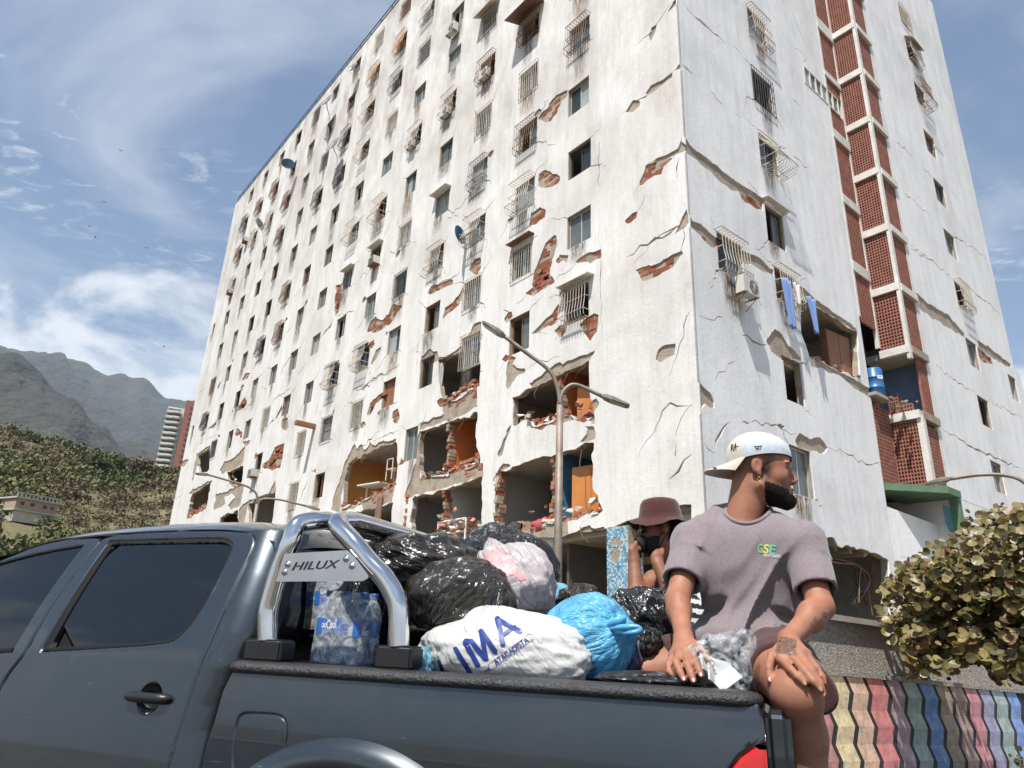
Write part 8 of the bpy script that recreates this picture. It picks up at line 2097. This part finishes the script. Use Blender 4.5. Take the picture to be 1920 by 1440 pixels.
def leafM(p, s, r):
    n = Vector((r.gauss(-.25, .45), r.gauss(-.55, .45), r.gauss(.55, .45))).normalized(); y = Vector((r.gauss(0, 1), r.gauss(0, 1), r.gauss(-.3, .6))); y = (y - n * y.dot(n)).normalized(); x = y.cross(n)
    M_ = Matrix.Identity(4)
    for i in range(3): M_[i][0], M_[i][1], M_[i][2], M_[i][3] = x[i] * s, y[i] * s, n[i] * s, p[i]
    return M_
crown = None
leaves.sort(key=lambda q: q[1]); wts = (5, 4, 4, 2, 2)
allm = MB(); wood = MB()
cm = bpy.data.meshes.new('crown')
rest = leaves[300:]
for p, dd in rest:
    s = rl.uniform(.04, .10); M_ = leafM(p, s, rl); allm.cur = rl.choices(range(5), wts)[0]; allm.add([M_ @ Vector(v) for v in V], [(0, 1 + i, 1 + (i + 1) % 9) for i in range(9)])
crown = allm.build('crown', [q.materials[0] for q in LM], TREE, None, False); crown['kind'] = 'stuff'
for p, dd in leaves[:300]:
    o = bpy.data.objects.new('leaf', LM[rl.choices(range(5), wts)[0]]); place(o, leafM(p, rl.uniform(.06, .12), rl), crown)
trunk = MB(); top_ = Vector(TX(1850, 1150, 8.9)); trunk.tube(catmull([TB - Vector((0, 0, .1)), TB.lerp(top_, .4) + Vector((.1, 0, 0)), top_], 6), .07, 8, radii=None); 
for q in range(16):
    p, dd = leaves[rl.randrange(len(leaves))]; st_ = TB.lerp(top_, rl.uniform(.5, 1)); trunk.tube([st_, st_.lerp(Vector(p), .5) + Vector((0, 0, .08)), Vector(p)], .02, 5, radii=[.03, .02, .008])
trunk.build('trunk', M_TRK, TREE, None, True)
# small weed at the wall foot
wv = FWALL.px(1890, 1420); WEED = thing('weed', 'small dark weed silhouetted against the blue stripe at the wall foot', 'plant', tuple(FWALL.P(wv[0], wv[1] - .3, -.15)))
m = MB()
for k in range(26):
    M_ = leafM(FWALL.P(wv[0] + rl.uniform(-.09, .09), wv[1] + rl.uniform(-.3, .12), -.12 + rl.uniform(-.06, .04)), rl.uniform(.03, .07), rl); m.add([M_ @ Vector(v) for v in V], [(0, 1 + i, 1 + (i + 1) % 9) for i in range(9)])
m.build('leaves', M_LEAFS[4], WEED)
m = MB(); m.tube([FWALL.P(wv[0], 0, -.12), FWALL.P(wv[0], wv[1] + .05, -.12)], .008, 5); m.build('stem', M_TRK, WEED)
# ================================================================== air conditioners, dishes, odd fixtures on the block
M_ACW = mat('ac_casing', (.58, .56, .52), .5, var=.12, vscale=6); M_ACD = mat('ac_grille_dark', (.10, .10, .10), .5, var=.1)
def split_ac(face, u, z, label, s=1.0, d=-.30):
    t = thing('air_conditioner', label, 'air conditioner', tuple(face.P(u, z - .3 * s, -.02)), 'outdoor air conditioner units'); M0 = face.mat(u, z, d) @ Matrix.Scale(s, 4)
    m = MB(); m.box((0, 0, 0), (.80, .30, .55)); m.build('casing', M_ACW, t, M0)
    m = MB(); m.lathe([(.205, -.005), (.22, -.012), (.215, 0)], 24, M=Matrix.Rotation(rad(-90), 3, 'X')); 
    R9 = Matrix.Rotation(rad(90), 4, 'X'); m2 = MB(); m2.lathe([(.001, .158), (.05, .160), (.05, .156), (.20, .153), (.215, .158), (.225, .151)], 24); m2.build('fan_guard', M_ACD, t, M0 @ Matrix.Translation((.12, 0, 0)) @ R9, True)
    m3 = MB()
    for k in range(8): a = k * math.pi / 8; m3.box((.12, -.165, 0), (.42, .008, .008), Matrix.Rotation(a, 3, 'Y'))
    m3.build('fan_grille', M_ACW, t, M0)
    m4 = MB()
    for x in (-.3, .3): m4.box((x, .06, -.29), (.03, .5, .03)); m4.tube([(x, .30, -.6), (x, -.12, -.30)], .012, 5)
    m4.build('bracket', M_IRONR, t, M0)
def window_ac(face, u, z, label, s=1.0):
    t = thing('air_conditioner', label, 'air conditioner', tuple(face.P(u, z - .2, -.02)), 'window air conditioner boxes'); M0 = face.mat(u, z, -.12) @ Matrix.Scale(s, 4)
    m = MB(); m.box((0, 0, 0), (.62, .5, .42)); c_ = m.build('casing', M_ACW, t, M0); m = MB()
    for k in range(6): m.box((0, -.255, -.15 + .06 * k), (.54, .012, .02))
    m.build('louvres', M_ACD, c_, M0); m = MB(); m.box((0, 0, -.235), (.7, .55, .03)); m.build('shelf', M_IRONR, t, M0)
split_ac(FR, 2.28, 11.62, 'outdoor air conditioner below the caged window on the end wall')
split_ac(FL, -13.85, 31.3, 'air conditioner under a high window of the sunlit wall', .95)
split_ac(FL, -13.9, 26.0, 'air conditioner inside a caged window midway up the sunlit wall', .8, -.2)
split_ac(FL, -17.2, 26.0, 'air conditioner in a caged window left of the midway one', .75, -.2)
split_ac(FL, -10.7, 26.1, 'dark air conditioner caged near the top of the sunlit wall', .8, -.2)
window_ac(FL, -19.9, 20.05, 'small boxy window air conditioner above the long vertical crack')
window_ac(FL, -33.35, 10.55, 'boxy window air conditioner low at the left end of the wall', 1.1)
window_ac(FL, -47.0, 28.5, 'window air conditioner high at the far left end', 1.0)
window_ac(FL, -45.4, 32.9, 'air conditioner box high between two windows at the far left', 1.0)
M_DISH = mat('grey_dish', (.30, .30, .29), .5, metal=.3, var=.15); M_DISHB = mat('blue_dish', (.05, .17, .30), .4, var=.1)
def dish(px, py, wall, label, mat_, r, tilt, off=.8):
    u, z = FL.px(*wall); base = Vector(FL.P(u, z, 0)); pc = np.array(FL.P(u, z, -off)); p = Vector(hit(px, py, FL.P(u, z, -off), D2))
    t = thing('satellite_dish', label, 'satellite dish', tuple(base), 'satellite dishes on the sunlit wall'); m = MB(); m.tube([base, base.lerp(p, .5) + Vector((0, 0, -.15)), p], .03, 6); m.build('mast', M_METAL, t)
    q = Vector(tilt).normalized().to_track_quat('Z', 'Y').to_matrix().to_4x4(); q.translation = p
    m = MB(); m.lathe([(.001, -.14), (r * .4, -.11), (r * .8, -.03), (r, .02), (r * .98, .03), (r * .78, -.01), (r * .4, -.09), (.001, -.12)], 24); m.build('reflector', mat_, t, q, True)
    m = MB(); m.tube([(0, -r * .9, 0), (0, -r * .3, r * .9)], .015, 5); m.box((0, -r * .3, r * .9), (.08, .08, .12)); m.build('feed_arm', M_METAL, t, q)
dish(612, 188, (617, 215), 'grey satellite dish just under the roof rail', M_DISH, .62, (-.6, -.7, .35)); dish(624, 270, (632, 292), 'grey satellite dish one row below the roof', M_DISH, .62, (-.6, -.7, .35))
dish(540, 307, (552, 325), 'blue satellite dish tipped skyward near the roof line', M_DISHB, .5, (-.1, .2, .95)); dish(487, 420, (493, 436), 'small dark dish seen edge-on at the far left', M_DISH, .5, (.9, -.3, .2))
dish(862, 440, (872, 445), 'blue dish seen edge-on beside the white window cage', M_DISHB, .42, (.85, -.5, .1), .5); dish(660, 126, (672, 140), 'thin ring-shaped dish by the roof rail', M_METAL, .45, (-.5, -.7, .3), .6)
# laundry, barrel, door leaf
M_LAUN = cloth_mat('blue_laundry', (.14, .24, .52), (.20, .30, .58), 30); M_LAUNW = cloth_mat('white_laundry', (.6, .6, .6), (.7, .7, .7), 30)
def cloth(face, u, z, w, h, d, label, mm, seed):
    r = random.Random(seed); V = []; nu, nz = 9, 14
    for i in range(nz + 1):
        for j in range(nu + 1):
            a = j / nu; b = i / nz; V.append(face.P(u + (a - .5) * w * (1 - .25 * b + .1 * math.sin(b * 5 + seed)) + .06 * b * math.sin(seed), z - b * h, d + .05 * math.sin(a * 9 + b * 2 + seed) - .02 * b))
    o = link('laundry', mesh_np('laundry', V, [(i*(nu+1)+j, i*(nu+1)+j+1, (i+1)*(nu+1)+j+1, (i+1)*(nu+1)+j) for i in range(nz) for j in range(nu)]), mm, smooth=True); md = o.modifiers.new('s', 'SOLIDIFY'); md.thickness = .012
    tag(o, label, 'laundry', 'laundry on the end wall grille')
cloth(FR, 4.55, 12.75, .42, 1.75, -.36, 'long blue garment hanging at the left of the end wall grille', M_LAUN, 1); cloth(FR, 6.05, 12.6, .4, 1.3, -.36, 'blue garment hanging at the right of the end wall grille', M_LAUN, 2); cloth(FR, 5.1, 12.75, .35, .75, -.38, 'white garment hanging between the two blue ones', M_LAUNW, 3)
BAR = thing('water_barrel', 'blue plastic barrel standing on the broken landing', 'barrel', tuple(FR.P(11.25, 10.42, .1))); M_BAR = mat('blue_barrel', (.03, .14, .34), .4, var=.15)
m = MB(); m.lathe([(.001, 0), (.30, 0), (.32, .04), (.32, .35), (.34, .37), (.32, .39), (.32, .75), (.34, .77), (.32, .79), (.31, 1.1), (.27, 1.17), (.001, 1.17)], 28); m.build('drum', M_BAR, BAR, FR.mat(11.25, 10.42, .1), True)
m = MB(); m.box((0, -.325, .75), (.22, .01, .14)); m.build('label', M_WHITE, BAR, FR.mat(11.25, 10.42, .1) @ Matrix.Rotation(-.5, 4, 'Z'))
m = MB(); m.box((11.0, .3, 10.36), (1.2, 1.1, .12)); m.build('landing', M_SLAB, B, FR.mat(0, 0, 0))
def furn(name, label, cat_, face, u, d, z, size, mm, rot=0.0, extra=None):
    t = thing(name, label, cat_, tuple(face.P(u, z, d))); M0 = face.mat(u, z, d) @ Matrix.Rotation(rot, 4, 'Z'); w, dp, h = size
    m = MB(); m.box((0, 0, h / 2), size); bd = m.build('carcass', mm, t, M0)
    m = MB()
    for s_ in (-1, 1): m.box((s_ * w * .245, -dp / 2 - .012, h / 2), (w * .47, .02, h * .94))
    m.build('doors', mm, t, M0); return t, M0
furn('wardrobe', 'orange wooden wardrobe in the blue broken room of the right bay', 'wardrobe', FL, -4.45, .75, zf(11, 5) + .0, (1.5, .6, 2.0), M_WOOD, .15)
furn('wardrobe', 'orange wardrobe in the orange room one storey higher', 'wardrobe', FL, -4.5, .8, zf(10, 5), (1.2, .55, 1.75), M_WOOD, .1)
furn('cupboard', 'brown door leaf standing in the torn balcony of the end wall', 'cupboard', FR, 9.3, .5, 10.36, (1.5, .25, 2.2), M_DKWOOD, -.1)
t, M0 = furn('shelf_unit', 'dark cluttered shelf in the broken room beside the blue wall', 'shelf', FL, -7.2, 2.6, zf(11, 7), (2.4, .4, 2.1), M_IRONK)
rs = random.Random(6)
for k in range(26):
    cc = rs.choice([(.5, .1, .1), (.1, .2, .4), (.6, .55, .4), (.05, .05, .05), (.3, .2, .1), (.7, .7, .7)]); mm = mat('clutter', cc, .7)
    w = rs.uniform(.12, .35); h = rs.uniform(.1, .35); o = MB(); o.box((0, 0, h/2), (w, .25, h)); u_, zz_ = rs.uniform(-8.2, -6.2), zf(11, 7) + rs.choice((.45, .9, 1.35, 1.8)) ; oo = o.build('box_on_shelf', mm, t, FL.mat(u_, zz_, 2.25 + rs.uniform(-.05, .1)))
TBc = thing('table', 'broken white table lying in the ochre room over the parapet', 'table', tuple(FL.P(-18.6, zf(10, 18) + .6, .6))); m = MB(); m.box((0, 0, .75), (2.2, .9, .06), Matrix.Rotation(.06, 3, 'Y')); m.build('table_top', M_WHITE, TBc, FL.mat(-18.6, zf(10, 18) + .1, .7))
for sx in (-.9, .9):
    m = MB(); m.box((sx, 0, .36), (.07, .07, .74)); m.build('leg', M_WHITE, TBc, FL.mat(-18.6, zf(10, 18) + .1, .7))
m = MB()
CH_ = thing('chair', 'overturned white metal chair frame by the ochre room edge', 'chair', tuple(FL.P(-16.8, zf(10, 17), .5)))
for a_, b_ in (((-.25, 0, 0), (-.25, 0, .95)), ((.25, 0, 0), (.25, 0, .95)), ((-.25, .4, 0), (-.25, .4, .5)), ((.25, .4, 0), (.25, .4, .5)), ((-.25, 0, .95), (.25, 0, .95)), ((-.25, 0, .5), (-.25, .4, .5)), ((.25, 0, .5), (.25, .4, .5))):
    m.tube([a_, b_], .025, 6)
m.build('frame', M_WHITE, CH_, FL.mat(-16.8, zf(10, 17) + .75, .3)); m = MB(); m.box((0, .2, .5), (.5, .42, .04)); m.build('seat', M_WHITE, CH_, FL.mat(-16.8, zf(10, 17) + .75, .3))
# heap of clothes in the right bay
hp_ = [('red and white clothes spilling over the broken floor edge', (.5, .08, .08), -6.35, .3), ('pale bundle of clothes on the broken floor edge', (.6, .55, .5), -6.0, .35), ('brown cardboard box on the broken floor edge', (.33, .20, .11), -7.0, .3), ('dark bundle left on the broken floor edge', (.05, .05, .06), -7.7, .3)]
for lb, c, u, r_ in hp_:
    bm = bmesh.new(); bmesh.ops.create_icosphere(bm, subdivisions=3, radius=1); Vv = np.array([tuple(v.co) for v in bm.verts]); Ff = [tuple(v.index for v in f.verts) for f in bm.faces]; bm.free()
    if 'box' in lb:
        m = MB(); m.box((0, 0, .2), (.5, .4, .4)); m.box((-.3, 0, .38), (.2, .4, .01), Matrix.Rotation(.4, 3, 'Y')); o = m.build('cardboard_box', mat('cardboard', c, .9), None, FL.mat(u, zf(11, 7) + .15, .35) @ Matrix.Rotation(.4, 4, 'Z')); tag(o, lb, 'box'); continue
    rr_ = 1 + .35 * fbm(Vv * 2.2 + u, 3, int(abs(u) * 10)); o = link('clothes_heap', mesh_np('clothes_heap', Vv * rr_[:, None] * np.array([.5, .3, .26]), Ff), cloth_mat('heap_cloth', c, tuple(k * .6 for k in c), 12), None, FL.mat(u, zf(11, 7) + .35, .3), True); tag(o, lb, 'clothes', 'heaped clothes')
# pictures on the white room wall
for k, (u, z) in enumerate(((-14.6, 7.5), (-13.5, 7.4), (-13.5, 6.4))):
    PF = thing('picture_frame', ('upper left', 'upper right', 'lower')[k] + ' framed picture on the white room wall', 'picture', tuple(FL.P(u, z, 3.38)), 'framed pictures'); m = MB(); m.box((0, 0, 0), (.55, .04, .7)); fr_ = m.build('frame', M_DKWOOD, PF, FL.mat(u, z, 3.37)); m = MB(); m.box((0, -.025, 0), (.42, .01, .56)); m.build('image', M_YELLOWW if k else M_PINKW, PF, FL.mat(u, z, 3.37))
# timber beam jutting out, white bed frame on the rubble, cables
m = MB(); m.box((0, -.45, 0), (.35, 1.3, .22)); o = m.build('jutting_beam', M_DKWOOD, B, FL.mat(FL.px(590, 800)[0], FL.px(590, 800)[1], 0))
BF = thing('bed_frame', 'white metal bed frame on the rubble of the yellow room', 'bed frame', tuple(FL.P(-11.3, 4.6, .3))); m = MB()
for a_, b_ in (((-.9, 0, 0), (-.9, 0, .75)), ((.9, 0, 0), (.9, 0, .75)), ((-.9, 0, .75), (.9, 0, .75)), ((-.9, 0, .3), (.9, 0, .3)), ((0, 0, .3), (0, 0, .75))): m.tube([a_, b_], .04, 6)
m.build('frame', M_WHITE, BF, FL.mat(-11.3, 4.75, .1)); m = MB()
for k in range(6): m.box((0, .1, .35 + k * .07), (1.6, .03, .035))
m.build('slats', M_WOOD, BF, FL.mat(-11.3, 4.7, .3))
M_WIRE = mat('black_cable', (.02, .02, .02), .6, var=0); rw_ = random.Random(12)
for k in range(9):
    x0 = 1545 + rw_.uniform(-40, 0); P = [Vector(FR.P(*FR.px(x, y), .25 + .02 * k)) for x, y in [(x0, 1038 + rw_.uniform(-6, 8)), (1580, 1050 + rw_.uniform(-4, 8)), (1625, 1062 + rw_.uniform(-4, 6)), (1632 + rw_.uniform(-6, 20), 1085), (1615 + rw_.uniform(-10, 45), 1140 + rw_.uniform(-20, 15))]]
    m = MB(); m.tube(catmull(P, 5), .018, 5); o = m.build('hanging_cable', M_WIRE if k % 3 else M_DKWOOD); tag(o, ('topmost', 'second', 'third', 'fourth', 'fifth', 'sixth', 'seventh', 'eighth', 'lowest')[k] + ' electric cable drooping in the dark ground-floor opening behind the man', 'cable', 'cables drooping at the ground floor')
for k in range(6):
    a, b = FR.px(1560 + k * 18, 1165 - k * 3), FR.px(1575 + k * 22, 1095 + 5 * k); m = MB(); m.tube([FR.P(a[0], 1.4, 2.2), FR.P(b[0], b[1], 2.4)], .035, 5); tag(m.build('steel_tube', M_IRONK), ('leftmost', 'second', 'third', 'fourth', 'fifth', 'rightmost')[k] + ' dark steel tube leaning in the ground-floor gloom above the grey wall', 'tube', 'scrap tubes in the ground floor')
# bent reinforcing bars, curtains and a mattress in the torn rooms
M_REB = mat('rusty_rebar', (.13, .065, .04), .8, var=.2); rb_ = random.Random(44)
for crop, pts in ((C_R7, [(1300, 225), (1480, 150), (1600, 92), (1100, 725), (1400, 650), (1560, 605), (640, 495), (860, 425), (250, 655), (400, 590), (700, 860), (1250, 1100), (1550, 1040)]), (C_R4, [(420, 765), (540, 705)]), (C_1B, [(330, 705), (320, 1030), (620, 860), (870, 1115)])):
    for p in pts:
        u, z = uv(FL, crop, [p])[0]; h_ = rb_.uniform(.35, .9); a_ = rb_.uniform(-.3, .3)
        m = MB(); m.tube(catmull([FL.P(u, z + .1, .12), FL.P(u + a_ * .3, z - h_ * .3, .0), FL.P(u + a_, z - h_ * .7, -.12), FL.P(u + a_ * 1.6, z - h_, -.05)], 4), .014, 5); m.build('bent_rebar', M_REB, B)
def drape(face, u, z, w, h, d, label, c, seed): cloth(face, u, z, w, h, d, label, cloth_mat('drape_cloth', c, tuple(k * .75 for k in c), 20), seed); o = COL.objects[-1]; o.name = 'curtain'; o['category'] = 'curtain'; del o['group']
du, dz_ = uv(FL, C_R7, [(368, 885)])[0]; drape(FL, du, dz_, .45, 2.3, -.03, 'torn brown curtain dangling below the ochre room parapet', (.26, .15, .10), 4)
du, dz_ = uv(FL, C_R7, [(715, 95)])[0]; drape(FL, du, dz_, .35, 1.9, .12, 'grey white curtain beside the orange room window', (.45, .43, .41), 5)
MT_ = thing('mattress', 'pale mattress slumped over rubble in the white middle room', 'mattress', tuple(FL.P(-10.5, zf(11, 11), .9))); m = MB(); m.box((0, 0, .55), (1.5, .22, 1.1), Matrix.Rotation(.25, 3, 'Y')); mm_ = m.mesh('pad'); bm = bmesh.new(); bm.from_mesh(mm_); bmesh.ops.bevel(bm, geom=bm.edges[:], offset=.07, segments=3, affect='EDGES'); bm.to_mesh(mm_); bm.free(); link('pad', mm_, mat('mattress_ticking', (.58, .53, .47), .9), MT_, FL.mat(-10.5, zf(11, 11), 1.1))
# birds
M_BIRD = mat('bird_dark', (.02, .02, .02), .8, var=0)
for k, (x, y) in enumerate(((195, 379), (168, 424), (179, 445), (275, 465), (226, 282), (307, 650))):
    p = Vector(at_dist(x, y, 190)); a = k * 1.1; m = MB(); e = Vector((math.cos(a), math.sin(a), 0)); f = Vector((-math.sin(a), math.cos(a), 0)); z = Vector((0, 0, 1))
    bt = thing('bird', ('upper', 'second', 'third', 'rightmost', 'faint topmost', 'lowest')[k] + ' small dark bird soaring in the sky left of the block', 'bird', tuple(p), 'birds soaring'); m.tube([p - f * .25, p - f * .1, p + f * .1, p + f * .3], .06, 6, radii=[.02, .06, .06, .02]); m.build('body', M_BIRD, bt)
    for s_ in (-1, 1):
        m = MB(); m.add([p + f * .08, p - f * .10, p + e * s_ * .45 + z * .12 - f * .05, p + e * s_ * .40 + z * .12 + f * .10, p + e * s_ * .75 + z * .05], [(0, 1, 2, 3), (3, 2, 4)]); m.build('wing', M_BIRD, bt)
# ================================================================== haze: one even box of air round everything
hm = bpy.data.materials.new('haze_air'); hm.use_nodes = True; nt = hm.node_tree; nt.nodes.clear()
pv = N(nt, 'ShaderNodeVolumePrincipled'); pv.inputs['Color'].default_value = (0.70, 0.84, 1.0, 1); pv.inputs['Density'].default_value = 0.00013; pv.inputs['Anisotropy'].default_value = 0.0
mo_ = N(nt, 'ShaderNodeOutputMaterial'); nt.links.new(pv.outputs[0], mo_.inputs['Volume'])
m = MB(); m.box2((-9500, -9500, -1.5), (9500, 9500, 1350)); hz = m.build('haze', hm); tag(hz, 'thin pale air between the viewer and the far mountain', 'haze', kind='stuff')
